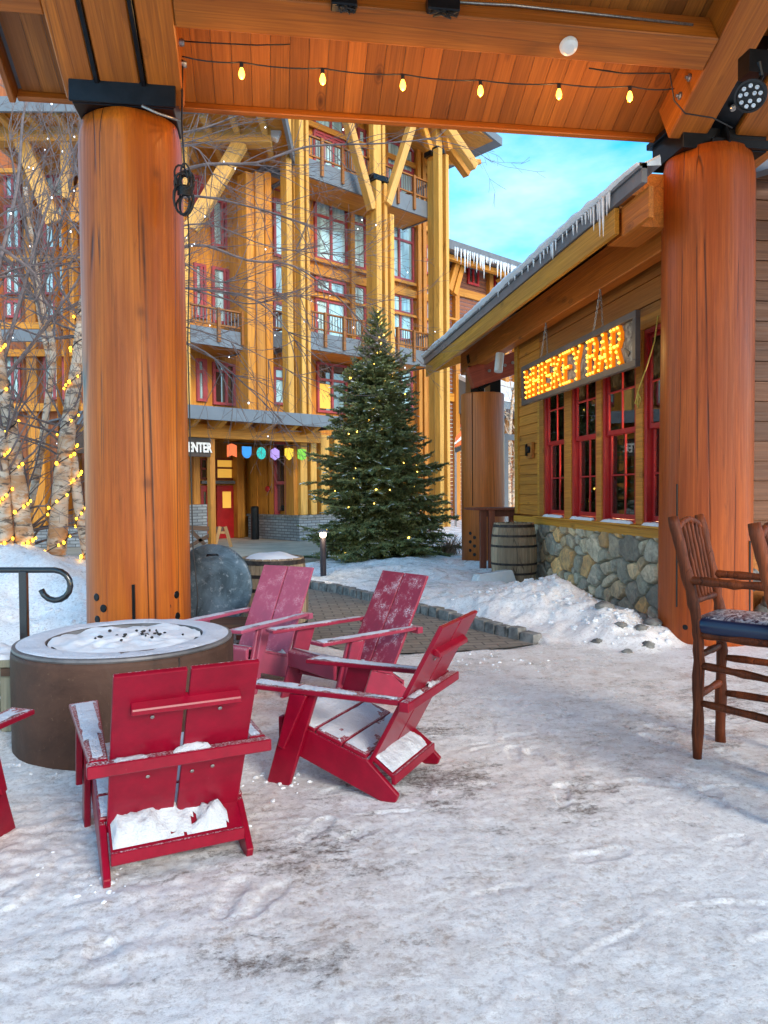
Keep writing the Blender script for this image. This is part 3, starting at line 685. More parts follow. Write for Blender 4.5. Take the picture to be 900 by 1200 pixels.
# bolts on the rafters' sides
def disc(mb, c, nrm, r, th, n=12):
    nrm = Vector(nrm).normalized(); q = nrm.to_track_quat('Z', 'Y').to_matrix().to_4x4(); q.translation = Vector(c)
    mb.lathe([(0, 0), (r, 0), (r, th * .6), (r * .8, th), (0, th)], n=n, M=q)
for k in range(4):
    mb = MB(); y = 6.40 - k * .155; p = slope_pt(XR - .35 - .185, y, .155 + .0 * k); disc(mb, p, (-1, 0, 0), .034, .02); disc(mb, p, (-1, 0, 0), .018, .045, 6); build('bolt', mb, M['bolt'], pav)
for k in range(4):
    mb = MB(); y = 6.40 - k * .155; p = Vector((XR - .06 + k * .012, y, zr(y) + .03)); disc(mb, p, -UPN, .03, .03); build('bolt', mb, M['bolt'], pav)
for k in range(5):
    mb = MB(); y = 6.45 - k * .16; disc(mb, slope_pt(XL + .35 + .145, y, .16), (1, 0, 0), .03, .04); build('bolt', mb, M['bolt'], pav)
# the logs
def log(name, x, y, r, z0, z1, mat, parent, seed=0, holes=()):
    n, k = 72, 40; rr = np.random.RandomState(seed); ph = rr.rand(4) * 6.28
    mb = MB(); v = []
    for i in range(k + 1):
        z = z0 + (z1 - z0) * i / k; sh = .035 if i == k else (.01 if i == k - 1 else 0)
        for j in range(n):
            a = 2 * math.pi * j / n
            q = r * (1.03 - .03 * i / k) * (1 + .008 * math.sin(2 * a + ph[0]) + .006 * math.sin(3 * a + ph[1] + z)) + .006 * math.sin(a * 5 + z * .7 + ph[2]) - sh
            v.append((q * math.cos(a), q * math.sin(a), z))
    f = [(i * n + j, i * n + (j + 1) % n, (i + 1) * n + (j + 1) % n, (i + 1) * n + j) for i in range(k) for j in range(n)]
    f += [tuple(range(n - 1, -1, -1)), tuple(k * n + j for j in range(n))]
    mb.add(v, f); o = build(name, mb, mat, parent, Matrix.Translation((x, y, 0)), smooth=True); return o
def logfit(o): 
    for p in o.data.polygons:
        if len(p.vertices) > 4: p.use_smooth = False
LZ = 4.74
cl = log('log_column', XL, 6.96, .437, -.05, LZ, M['log'], pav, 1); logfit(cl)
cr_ = log('log_column', XR, 6.90, .428, -.05, LZ + .03, M['log_red'], pav, 5); logfit(cr_)
tag(cl, 'lighter orange log column of the pavilion with a lit left side'); tag(cr_, 'redder log column of the pavilion')
def holes(px, parent, x, y, r, name='bolt_hole', rad=.03):
    for (a, b) in px:
        mb = MB(); p = hit(a, b, 1, y - r * .8); ang = None
        # drop the point on the log surface facing the camera
        d = ray(a, b); o2 = EYEP
        A = d.x ** 2 + d.y ** 2; B = 2 * ((o2.x - x) * d.x + (o2.y - y) * d.y); C_ = (o2.x - x) ** 2 + (o2.y - y) ** 2 - (r) ** 2
        ds = B * B - 4 * A * C_
        if ds < 0: continue
        t = (-B - math.sqrt(ds)) / (2 * A); p = o2 + d * t; nrm = Vector((p.x - x, p.y - y, 0)).normalized()
        disc(mb, p - nrm * .006, nrm, rad, .012, 20)
        build(name, mb, M['black'], parent)
holes([(113, 700), (121, 713), (114, 726), (207, 697), (197, 711), (208, 722)], cl, XL, 6.96, .449, 'bolt_hole', .034)
mb = MB(); p = hit(156, 712, 1, 6.48); mb.box(p.x - .012, p.x + .012, 6.502, 6.55, .28, .73); build('slot', mb, M['black'], cl)
holes([(803, 735)], cr_, XR, 6.90, .441, 'bolt_hole', .03)
# thin relief cuts running down the red log
for a_, z0, z1 in ((math.radians(203), .35, 1.55), (math.radians(300), .2, 1.0)):
    p = Vector((XR + .441 * math.cos(a_), 6.9 + .441 * math.sin(a_), 0)); mb = MB(); mb.box(p.x - .008, p.x + .008, p.y - .008, p.y + .008, z0, z1); build('relief_cut', mb, M['black'], cr_)
# steel saddles on the logs
mb = MB(); mb.box(XL - .40, XL + .42, 6.56, 7.1, LZ + .005, LZ + .235); mb.box(XL - .42, XL + .44, 6.53, 6.556, LZ + .01, LZ + .25)
build('steel_saddle', mb, M['black'], pav, bevel=.006)
mb = MB(); mb.box(XR - .42, XR + .45, 6.62, 7.2, LZ + .0, LZ + .33); mb.box(XR - .46, XR + .1, 6.6, 7.25, LZ + .24, LZ + .30)
mb.prism([(6.5, LZ + .02), (6.75, LZ + .02), (6.75, LZ + .34), (6.6, LZ + .34)], XR - .03, XR - .0, 0); mb.box(XR - .16, XR + .5, 6.55, 6.6, LZ, LZ + .08)
build('steel_saddle', mb, M['black'], pav, bevel=.006)

# ------- things fixed up here
def cable(name, pts, r, mat, label=None, cat='cable', parent=None, n=5, group=None):
    mb = MB(); mb.tube(pts, r, n); o = build(name, mb, mat, parent, smooth=True)
    if label: tag(o, label, cat, group)
    return o
def sag(p0, p1, s, n=10): return [Vector(p0).lerp(Vector(p1), i / n) + Vector((0, 0, -s * 4 * (i / n) * (1 - i / n))) for i in range(n + 1)]
def up_pt(px, py, y): return hit(px, py, 1, y)
YB = 6.35
st = thing('string_light', 'string of six glowing filament bulbs hung below the pavilion ceiling boards', 'string lights', up_pt(470, 95, YB))
knots = [(213, 66), (283, 73), (378, 80), (472, 87), (563, 94), (655, 98), (738, 101), (790, 104)]
KP = [up_pt(a, b, YB) for a, b in knots]
pts = []
for a, b in zip(KP[:-1], KP[1:]): pts += sag(a, b, .02, 5)[:-1]
pts.append(KP[-1]); cable('cable', pts, .006, M['blackp'], parent=st)
for p in KP[1:-1]:
    mb = MB(); mb.lathe([(.012, .045), (.016, .04), (.016, 0), (.011, -.004)], n=10); so = build('socket', mb, M['blackp'], st, Matrix.Translation(p + Vector((0, 0, -.045))))
    mb = MB(); mb.lathe([(.011, 0), (.022, -.03), (.027, -.055), (.02, -.08), (.006, -.093), (0, -.095)], n=14)
    bu = build('bulb', mb, M['ambulb'], st, Matrix.Translation(p + Vector((0, 0, -.045))), smooth=True)
    ld = bpy.data.lights.new('bulb_light', 'POINT'); ld.energy = 2.2; ld.color = (1, .5, .15); ld.shadow_soft_size = .03
    lo = bpy.data.objects.new('bulb_light', ld); COL.objects.link(lo); lo.location = p + Vector((0, -.0, -.17)); lo.parent = st; lo.matrix_parent_inverse = wm(st).inverted()
# loose cables and the wound-up coil on the left log
cable('power_cable', [up_pt(211, 48, 6.4), up_pt(240, 50, 6.4), up_pt(300, 53, 6.4), up_pt(340, 52, 6.4)], .006, M['blackp'], 'short black cable stapled along the beam above the left end of the bulb string', 'cable')
cable('power_cable', [up_pt(690, 80, 6.4), up_pt(730, 86, 6.4), up_pt(785, 86, 6.38), up_pt(790, 118, 6.3), up_pt(803, 133, 6.28), up_pt(835, 138, 6.28), up_pt(858, 150, 6.3)], .007, M['blackp'], 'black cable looping down past the bolts on the right rafter', 'cable')
mb = MB(); rr = random.Random(5)
cc = up_pt(217, 217, 6.52)
for k in range(15):
    low = k % 3 == 0; rx, rz_ = rr.uniform(.035, .075), rr.uniform(.07, .12) * (1.1 if low else 1); ox, oz = rr.uniform(-.02, .02), (-.17 if low else 0) + rr.uniform(-.025, .025); tl_ = rr.uniform(-.5, .5); yy = -.03 - .006 * k
    pts = [cc + Vector((ox + rx * math.cos(t * .4488) + tl_ * .3 * rz_ * math.sin(t * .4488), yy + .012 * math.sin(t * .9 + k), oz + rz_ * math.sin(t * .4488))) for t in range(15)]
    mb.tube(pts, .0085, 5)
for k in range(6): mb.tube([cc + Vector((-.05, -.1, -.06 - k * .012)), cc + Vector((.0, -.135, -.065 - k * .012)), cc + Vector((.06, -.1, -.06 - k * .012))], .009, 5)
mb.tube([cc + Vector((.0, -.02, .1)), cc + Vector((-.02, .0, .5)), up_pt(213, 140, 6.62), up_pt(214, 70, 6.5)], .008, 5)
mb.tube([cc + Vector((.02, -.02, -.2)), up_pt(222, 300, 6.62), up_pt(220, 400, 6.6), up_pt(224, 560, 6.6), up_pt(226, 640, 6.6), up_pt(232, 700, 6.55), up_pt(228, 745, 6.5)], .006, 5)
o = build('cable_coil', mb, M['blackp'], smooth=True); tag(o, 'bundle of black cable coiled and hung on the right side of the left log column', 'cable')
cable('steel_strap', [up_pt(166, 124, 6.42), up_pt(185, 133, 6.44), up_pt(200, 138, 6.5), up_pt(212, 142, 6.62)], .012, M['bolt'], 'short grey metal strap across the top of the left log', 'strap')
# conduit, junction boxes, smoke detector
cable('conduit', [hit(522, 2, 1, 5.92), hit(600, 6, 1, 5.92), hit(812, 29, 1, 5.92)], .012, M['bolt'], 'thin grey conduit running along the orange beam towards the right rafter', 'conduit')
for (px, py, s, lab) in ((403, 2, .1, 'small black junction box on the beam left of the bigger one'), (519, 8, .13, 'bigger black junction box with tangled wires under the ceiling')):
    c = hit(px, py, 1, 5.84); t = thing('junction_box', lab, 'junction box', c)
    mb = MB(); mb.box(-s, s, -.05, .06, -.05, .07); build('box', mb, M['black'], t, Matrix.Translation(c), .01)
    mb = MB(); r2 = random.Random(px)
    for k in range(5): mb.tube([c + Vector((r2.uniform(-s, s), -.03, -.04)), c + Vector((r2.uniform(-s, s), -.06, -.09 - .04 * r2.random())), c + Vector((r2.uniform(-s, s), -.02, -.045))], .008, 5)
    build('wires', mb, M['blackp'], t, smooth=True)
c = hit(666, 62, 1, 5.99); c = Vector((c.x, c.y, zr(c.y) - .004)); q = (-UPN).to_track_quat('Z', 'Y').to_matrix().to_4x4(); q.translation = c
mb = MB(); mb.lathe([(0, 0), (.075, 0), (.075, .02), (.068, .04), (.04, .055), (0, .058)], n=28); t = build('smoke_detector', mb, M['white'], None, q, smooth=False)
tag(t, 'round white smoke detector on the underside of the orange beam', 'smoke detector')
# floodlight on the right
c = at(880, 112, 5.9); t = thing('floodlight', 'round black floodlight with a cluster of small lenses above the right log column', 'floodlight', c)
aim = (EYEP + Vector((-1.2, 1.5, -1.2)) - c).normalized(); q = aim.to_track_quat('Z', 'Y').to_matrix().to_4x4(); q.translation = c
mb = MB(); mb.lathe([(0, -.13), (.05, -.13), (.085, -.07), (.118, -.02), (.122, .02), (.105, .022), (.1, .008), (0, .008)], n=36); hs = build('housing', mb, M['blackp'], t, q, smooth=False)
mb = MB()
for rr_, kk in ((.035, 3), (.075, 9)):
    for k in range(kk):
        a = 2 * math.pi * k / kk + rr_ * 9; cx, cy = rr_ * math.cos(a), rr_ * math.sin(a)
        mb.lathe([(0, .012), (.0155, .012), (.017, .02), (.012, .024), (.006, .018), (0, .018)], n=12, c=(0, 0, 0), M=Matrix.Translation((cx, cy, 0)))
build('lens', mb, M['lens'], t, q, smooth=True)
mb = MB(); mb.tube([c - aim * .1, c - aim * .14 + Vector((.05, 0, .12)), c + Vector((.1, .05, .3))], .02, 8); mb.box(c.x + .02, c.x + .2, c.y + .05, c.y + .2, c.z + .22, c.z + .4)
build('bracket', mb, M['black'], t)
# ------------------------------------------------------------------ the bar
bar = thing('bar_building', 'low wooden bar with red sash windows above a fieldstone base and a snowy eave', 'building', (4.34, 8, 0))
EX_ = 3.40; WX = 4.34; Y0, Y1 = 6.6, 12.75
# horizontal siding, each board its own piece
def siding_x(name, x, y0, y1, z0, z1, mat, parent, bh=.2, th=.03, seed=0, skip=()):
    r = random.Random(seed); mb = MB(); z = z0
    while z < z1 - .01:
        h = min(bh, z1 - z)
        mb.prism([(x + .02, z), (x - th - .008, z + .002), (x - th - .008, z + .012), (x - th + .008, z + h - .004), (x + .02, z + h - .004)], y0, y1, 1)
        z += bh
    return build(name, mb, mat, parent)
def xz_prism_fix(): pass
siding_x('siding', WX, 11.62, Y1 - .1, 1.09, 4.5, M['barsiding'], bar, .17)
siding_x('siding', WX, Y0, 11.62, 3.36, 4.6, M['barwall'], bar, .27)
mb = MB(); mb.box(WX + .03, WX + .2, Y0, Y1, -.1, 1.0); mb.box(WX + .03, WX + .2, Y0, Y1, 3.4, 4.8); mb.box(WX + .03, WX + .2, 11.62, Y1, 1, 3.4); build('wall_core', mb, M['barwall'], bar)
mb = MB(); mb.box(WX - .07, WX + .03, Y1 - .13, Y1 + .03, 1.09, 4.4); mb.box(WX - .07, WX + .03, 11.48, 11.62, 1.09, 3.4); build('corner_board', mb, M['fascia'], bar, bevel=.006)
# gable end wall facing us to the right of the log
mb = MB(); z = .9
while z < 5.6:
    mb.prism([(7.9, z), (7.86, z + .002), (7.86, z + .015), (7.875, z + .225), (7.9, z + .225)], 4.75, 9.5, 0); z += .23
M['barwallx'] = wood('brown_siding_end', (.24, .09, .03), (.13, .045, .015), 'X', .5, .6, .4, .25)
build('siding', mb, M['barwallx'], bar)
mb = MB(); mb.box(4.76, 9.5, 7.905, 7.95, 0, 5.6); build('wall_core', mb, M['barwall'], bar)
mb = MB(); mb.box(EX_ + .035, EX_ + .14, 6.8, 7.56, 4.335, 4.40); mb.box(EX_ + .16, EX_ + .5, 6.95, 7.56, 4.1, 4.62); build('soffit', mb, M['barbeam'], bar)
# ledger under the windows
mb = MB(); mb.box(WX - .10, WX + .05, Y0, Y1, .945, 1.06); build('sill_beam', mb, M['fascia'], bar, bevel=.008)
mb = MB(); mb.box(WX - .16, WX - .0, Y0, 11.6, 1.063, 1.085); build('sill_board', mb, M['fascia'], bar, bevel=.004)
# windows
def yat(px): 
    r = ray(px, 560); return r.y * (WX - .05) / r.x
wins = [(639.5, 664), (672, 701.5), (708, 748), (756.5, 790)]
def bar_window(ya, yb, lit=False, tagl=None):
    """ya nearer, yb further"""
    x = WX - .05; z0, z1, zm = 1.10, 3.34, 2.21
    wn = MB()
    def fr(y0, y1, za, zb, xo=0.0, t=.05): wn.box(x + xo, x + xo + t, y0, y1, za, zb)
    f = .055
    fr(ya, ya + f, z0, z1, -.02, .12); fr(yb - f, yb, z0, z1, -.02, .12); fr(ya + f, yb - f, z1 - f, z1, -.02, .12); fr(ya + f, yb - f, z0, z0 + .03, -.02, .12)
    # upper sash (outer), lower sash set back
    a, b = ya + f + .004, yb - f - .004
    s = .045
    for (za, zb, xo) in ((zm - .01, z1 - f - .004, .012), (z0 + .034, zm + .03, .052)):
        fr(a, a + s, za, zb, xo, .035); fr(b - s, b, za, zb, xo, .035); fr(a + s, b - s, zb - s, zb, xo, .035); fr(a + s, b - s, za, za + s * 1.3, xo, .035)
        m = .02; yc = (a + b) / 2; zc = (za + zb) / 2
        fr(yc - m / 2, yc + m / 2, za + s * 1.3, zb - s, xo + .006, .022)
        fr(a + s, yc - m / 2, zc - m / 2, zc + m / 2, xo + .006, .022); fr(yc + m / 2, b - s, zc - m / 2, zc + m / 2, xo + .006, .022)
    w_ = build('window', wn, M['redframe'], bar, bevel=.003)
    p = MB(); p.box(x + .024, x + .028, a + s, b - s, zm, z1 - f - s); p.box(x + .066, x + .07, a + s, b - s, z0 + .08, zm)
    build('pane', p, M['glass_bar'], w_)
    sn = MB(); n = 14
    for i in range(n):
        t0, t1 = ya + .05 + (yb - ya - .1) * i / n, ya + .05 + (yb - ya - .1) * (i + 1) / n
    V = []; F = []; r = random.Random(int(ya * 100))
    for i in range(n + 1):
        yy = ya + .05 + (yb - ya - .1) * i / n; hh = .028 + .014 * r.random(); 
        if i in (0, n): hh = .006
        V += [(x - .085, yy, 1.087), (x - .07, yy, 1.09 + hh * .8), (x - .03, yy, 1.09 + hh), (x + .0, yy, 1.088)]
    for i in range(n):
        for j in range(3): F.append((i * 4 + j, i * 4 + j + 1, i * 4 + j + 5, i * 4 + j + 4))
    sn.add(V, F); build('sill_snow', sn, M['snow'], w_, smooth=True)
    return w_
for (a, b) in wins:
    yb_, ya_ = yat(a), yat(b); bar_window(max(ya_, 7.0), yb_)
# yellow posts between the windows
mb = MB(); edges = [11.48] + [v for a, b in wins for v in (yat(a), yat(b))]
for i in range(len(wins) - 1):
    y0_, y1_ = yat(wins[i + 1][0]), yat(wins[i][1]); mb.box(WX - .09, WX + .04, y0_ + .004, y1_ - .004, 1.086, 3.34)
mb.box(WX - .09, WX + .04, yat(wins[0][0]) + .004, 11.478, 1.086, 3.34); mb.box(WX - .09, WX + .04, Y0, 11.478, 3.345, 3.50)
build('window_post', mb, M['barsiding'], bar, bevel=.006)
# inside of the bar room, seen dimly
M['inwall'] = wood('interior_boards', (.7, .34, .1), (.4, .18, .05), 'Z', .5, .6, .2, .4)
mb = MB(); r = random.Random(4); y = 5.0
while y < 14:
    if y > 7.9 and y < 12.6: mb.box(7.4, 7.43, y, y + .145, 0, 3.6)
    y += .15
build('interior_wall', mb, M['inwall'], bar)
mb = MB(); mb.box(4.6, 7.4, 12.60, 12.64, 0, 3.6); mb.box(4.55, 7.45, 7.96, 12.7, 3.6, 3.65); mb.box(4.55, 7.45, 7.96, 12.7, .1, .14); build('interior_shell', mb, M['barwall'], bar)
mb = MB(); mb.box(6.4, 6.9, 8.0, 12, .1, 1.15); mb.box(6.3, 6.95, 7.97, 12.05, 1.15, 1.2); build('bar_counter', mb, M['table'], bar)
for (x, y, z) in ((5.9, 8.3, 2.35), (5.9, 10.2, 2.35), (5.6, 11.6, 2.4)):
    mb = MB(); mb.lathe([(.02, .12), (.06, .1), (.11, 0), (.1, 0), (.05, .09), (0, .1)], n=16); mb.tube([(0, 0, .12), (0, 0, 1.2)], .006, 5)
    ld = bpy.data.lights.new('pendant_light', 'POINT'); ld.energy = 120; ld.color = (1, .72, .4); ld.shadow_soft_size = .1; lo = bpy.data.objects.new('pendant_light', ld); COL.objects.link(lo); lo.location = (x, y, z - .12); adopt(lo, bar)
    pl = build('pendant_lamp', mb, M['black'], bar, Matrix.Translation((x, y, z)))
    mb = MB(); mb.blob((0, 0, .02), .045, .045, .045, wob=0); build('bulb', mb, M['warmbulb'], pl, Matrix.Translation((x, y, z)), smooth=True)
# fieldstone base, cells of real rounded stones
def fieldstone(y0, y1, z0, z1, x0, seed, nst):
    r = np.random.RandomState(seed)
    P = []; tries = 0
    while len(P) < nst and tries < 9000:
        tries += 1; p = (r.uniform(y0 - .1, y1 + .1), r.uniform(z0 - .1, z1 + .1)); mind = r.choice([.09, .14, .22, .36], p=[.3, .25, .25, .2])
        if all(((p[0] - q[0]) * .85) ** 2 + ((p[1] - q[1]) * 1.1) ** 2 > ((mind + q[2]) / 2) ** 2 for q in P): P.append((*p, mind))
    P = np.array(P); st = .0125
    yy = np.arange(y0, y1 + st, st); zz = np.arange(z0, z1 + st / 2, st); Y, Z = np.meshgrid(yy, zz)
    wy = Y + .035 * fbm(Y, Z, 5, seed, 3); wz = Z + .035 * fbm(Y, Z, 5, seed + 9, 3)
    D = np.sqrt(((wy[..., None] - P[:, 0]) * .85) ** 2 + ((wz[..., None] - P[:, 1]) * 1.1) ** 2) - P[:, 2] * .45
    o_ = np.argsort(D, -1)[..., :2]; d1 = np.take_along_axis(D, o_[..., :1], -1)[..., 0]; d2 = np.take_along_axis(D, o_[..., 1:2], -1)[..., 0]
    e = (d2 - d1); k = o_[..., 0]
    proud = r.rand(len(P)) * .035; ty = r.uniform(-.12, .12, len(P)); tz = r.uniform(-.12, .12, len(P))
    h = sstep(0.0, .05, e) * (.06 + proud[k] + ty[k] * (Y - P[k, 0]) + tz[k] * (Z - P[k, 1])) + .014 * fbm(Y, Z, 11, seed + 3, 4)
    V = np.stack([x0 - h, Y, Z], -1).reshape(-1, 3); n1, n2 = Y.shape
    ix = np.arange(n1 * n2).reshape(n1, n2); F = np.stack([ix[:-1, :-1], ix[1:, :-1], ix[1:, 1:], ix[:-1, 1:]], -1).reshape(-1, 4)
    me = bpy.data.meshes.new('stone_base'); me.from_pydata(V.tolist(), [], F.tolist()); me.update()
    me.polygons.foreach_set('use_smooth', np.ones(len(F), bool))
    pal = np.array([(.36, .33, .28), (.27, .26, .24), (.42, .34, .24), (.2, .2, .19), (.36, .28, .17), (.3, .31, .28), (.42, .39, .32), (.24, .25, .24), (.3, .24, .17), (.5, .33, .16), (.33, .31, .27)])
    cs = pal[r.randint(0, len(pal), len(P))] * r.uniform(.6, 1.25, (len(P), 1))
    c = cs[k]; gap = (1 - sstep(.004, .028, e))[..., None]; c = c * (1 - gap) + np.array((.13, .12, .11)) * gap
    ca = me.color_attributes.new('stone', 'FLOAT_COLOR', 'POINT'); c = c * np.array((1.8, 1.55, 1.22))
    ca.data.foreach_set('color', np.concatenate([c.reshape(-1, 3), np.ones((n1 * n2, 1))], 1).ravel())
    me.materials.append(M['fieldstone']); o = bpy.data.objects.new('stone_base', me); COL.objects.link(o); adopt(o, bar); return o
fieldstone(6.7, Y1, -.12, .96, WX - .03, 11, 150)
mb = MB(); mb.box(WX - .03, WX + .2, Y1, Y1 + .02, -.1, .95); build('stone_return', mb, M['kerb'], bar)
# low stones seen right of the log
mb = MB(); rs = random.Random(8)
for i in range(26): mb.blob((4.9 + rs.uniform(0, 3.2), 7.72 + rs.uniform(-.03, .03), rs.uniform(0.0, .9)), rs.uniform(.1, .2), .1, rs.uniform(.08, .14), 10, 7, .14, i)
build('stone_footing', mb, M['kerb'], bar, smooth=True)
# eave: fascia, flashing, snow, beam over the wall, soffit, roof
EX, EY0, EY1 = 3.40, 7.05, 16.3
mb = MB(); mb.box(EX, EX + .05, EY0, EY1, 4.05, 4.31); build('fascia_board', mb, M['fascia'], bar, bevel=.004)
mb = MB(); mb.box(EX - .025, EX + .03, EY0 - .6, EY1 + .06, 4.313, 4.49); mb.box(EX - .05, EX + .03, EY0 - .6, EY1 + .06, 4.44, 4.495); build('roof_edge', mb, M['gutter'], bar, bevel=.003)
mb = MB(); mb.box(4.02, 4.2, 6.9, 15.6, 3.98, 4.44); build('eave_beam', mb, M['barbeam'], bar, bevel=.01)
mb = MB(); y = EY0
while y < EY1 - .02: mb.prism([(EX + .05, 4.30), (4.8, 4.72), (4.8, 4.75), (EX + .05, 4.33)], y, min(y + .29, EY1), 1); y += .3
M['soffit'] = wood('soffit_board', (.42, .17, .035), (.25, .09, .018), 'X', .5, .8, .3, .3)
build('soffit', mb, M['soffit'], bar)
mb = MB(); mb.prism([(EX + .04, 4.345), (9.5, 6.4), (9.5, 6.6), (EX + .04, 4.49)], EY0 + .5, EY1 + .05, 1); build('roof', mb, M['gutter'], bar)
mb = MB(); mb.prism([(EX + .05, 4.1), (7, 5.36), (7, 5.62), (EX + .05, 4.34)], EY1 - .04, EY1 + .03, 1); build('rake_board', mb, M['fascia'], bar)
# board overhead joining the two roofs
mb = MB(); mb.box(EX + .07, EX + .12, 6.5, EY0 - .004, 4.02, 4.31); build('joining_board', mb, M['barbeam'], bar, bevel=.006)
# snow lip on the roof, thicker towards us, cut by the melt
V = []; F = []; n = 150; r = random.Random(2)
for i in range(n + 1):
    t = i / n; y = EY0 - .6 + (EY1 + .64 - EY0) * t
    th = .055 + .04 * mnoise.noise(Vector((y * 1.1, 0, 0))) + .025 * mnoise.noise(Vector((y * 5, 3, 0))) - (.07 * (1 - t * 6) if t < .166 else 0)
    hang = .03 + .04 * max(0, mnoise.noise(Vector((y * 2.3, 7, 0)))) + .02 * mnoise.noise(Vector((y * 9, 7, 0)))
    z = 4.497
    ring = [(EX - .04, z - hang), (EX - .085 - .3 * th, z + .2 * th - hang * .3), (EX - .08 - .2 * th, z + .7 * th), (EX - .02, z + th), (EX + .15, z + th + .09), (EX + .6, z + th + .24), (EX + 3.2, z + th + 1.25)]
    if y < EY0 + .5: ring[5] = (EX + .16, z + th + .06); ring[6] = (EX + .165, z - .02)
    V += [(a, y, b) for a, b in ring]
k = 7
for i in range(n):
    for j in range(k - 1): F.append((i * k + j, i * k + j + 1, (i + 1) * k + j + 1, (i + 1) * k + j))
F += [tuple(range(k - 1, -1, -1)), tuple(n * k + j for j in range(k))]
mb = MB(); mb.add(V, F); build('roof_snow', mb, M['snow'], bar, smooth=True)
# icicles
def icicle_mesh(seed):
    r = random.Random(seed); mb = MB(); ph = r.random() * 6
    prof = [(.016, 0), (.014, -.12), (.0125, -.3), (.011, -.45), (.008, -.65), (.006, -.8), (.003, -.93), (0, -1)]
    mb.lathe([(a * (1 + .12 * math.sin(i * 2.3 + ph)), z) for i, (a, z) in enumerate(prof)], n=8); return mb
M['icicle'] = plain('icicle_ice', (.72, .78, .82), .12, 0, .05, 20., .2)
protos = []
def icicles(spots, parent, mat):
    for i, (p, ln, th) in enumerate(spots):
        if len(protos) < 5:
            o = build('icicle', icicle_mesh(len(protos)), mat, parent, Matrix.Translation(p) @ Matrix.Diagonal((th, th, ln, 1)), smooth=True); protos.append(o.data)
        else:
            o = bpy.data.objects.new('icicle', protos[i % 5]); COL.objects.link(o); adopt(o, parent); o.matrix_basis = Matrix.Translation(p) @ Matrix.Diagonal((th, th, ln, 1))
r = random.Random(12); sp = []
for px, ln in ((703, .42), (705.5, .3), (708, .46), (693, .2), (700, .22), (646, .18), (652, .16), (648.5, .24), (626, .12), (638, .13), (642, .1), (583, .1), (604, .08), (562, .06), (671, .14), (677, .17), (683, .12), (664, .1), (659, .13), (687, .15), (696, .3), (711, .25), (713, .16), (633, .15), (618, .1), (612, .09), (596, .07), (715, .2), (690, .12)):
    rr_ = ray(px, 300); y = rr_.y * (EX - .06) / rr_.x; sp.append((Vector((EX - .06 + r.uniform(-.01, .01), y, 4.46)), ln * .9, .6 + .4 * r.random() + ln * .7))
icicles(sp, bar, M['icicle'])
# far column of the bar
fc_ = thing('bar_column', '', '') if False else None
colx, coly, colr = 4.22, 14.62, .435
mb = MB(); mb.lathe([(colr, -.05), (colr, 3.43), (colr - .02, 3.45), (0, 3.45)], n=64)
cc_ = build('column', mb, M['steelcol'], bar, Matrix.Translation((colx, coly, 0)), smooth=False)
for p in cc_.data.polygons: p.use_smooth = abs(p.normal.z) < .5
holes([(551, 625), (556, 630), (551, 635), (556, 640), (551, 645), (556, 650)], cc_, colx, coly, colr + .004, 'bolt_hole', .034)
mb = MB(); a_ = math.radians(226); mb.box(colx + (colr + .002) * math.cos(a_) - .006, colx + (colr + .002) * math.cos(a_) + .006, coly + (colr) * math.sin(a_) - .008, coly + colr * math.sin(a_) + .006, 1.2, 3.44); build('seam', mb, M['black'], cc_)
mb = MB(); mb.box(colx - .3, colx - .02, coly - .2, coly + .2, 3.45, 3.93); mb.box(colx + .1, colx + .32, coly - .2, coly + .2, 3.45, 3.93); mb.prism([(colx - .36, 3.78), (colx - .1, 3.5), (colx + .4, 3.8), (colx + .4, 3.98), (colx - .36, 3.98)], coly - .24, coly - .2, 1); build('steel_saddle', mb, M['black'], bar)
kb = beam('bracket_beam', (colx - .35, coly - .3, 3.72), (colx + 1.5, coly - .3, 4.35), .22, .42, M['redwood'], bar)
for k in range(4): mb = MB(); disc(mb, Vector((colx + .02 + k * .16, coly - .41, 3.86 + k * .055)), (0, -1, 0), .032, .02); build('bolt', mb, M['bolt'], bar)
mb = MB(); mb.tube([(4.05, 12.9, 3.95), (4.0, 12.85, 3.62)], .075, 16); 
t = build('floodlight', mb, M['white'], None); tag(t, 'white cylindrical floodlight under the eave left of the lit sign', 'floodlight')
mb = MB()
for dy in (-.05, .05): mb.prism([(14.9 + dy - .02, 4.12), (14.9 + dy + .02, 4.12), (14.98 + dy + .02, 4.3), (14.98 + dy - .02, 4.3)], 4.0, 4.018, 0)
build('steel_tab', mb, M['black'], bar)
# wall lamp / outlet on the siding
r_ = ray(623, 527); p = EYEP + r_ * ((WX - .04) / r_.x)
t = thing('wall_socket', 'small dark box with a round socket on the yellow siding left of the windows', 'outlet', p)
mb = MB(); mb.box(p.x - .05, p.x, p.y - .13, p.y + .13, p.z - .14, p.z + .12); build('back_plate', mb, M['barwall'], t)
mb = MB(); disc(mb, (p.x - .05, p.y - .02, p.z), (-1, 0, 0), .06, .04); mb.box(p.x - .075, p.x - .05, p.y + .06, p.y + .12, p.z - .1, p.z + .1); build('socket', mb, M['black'], t)

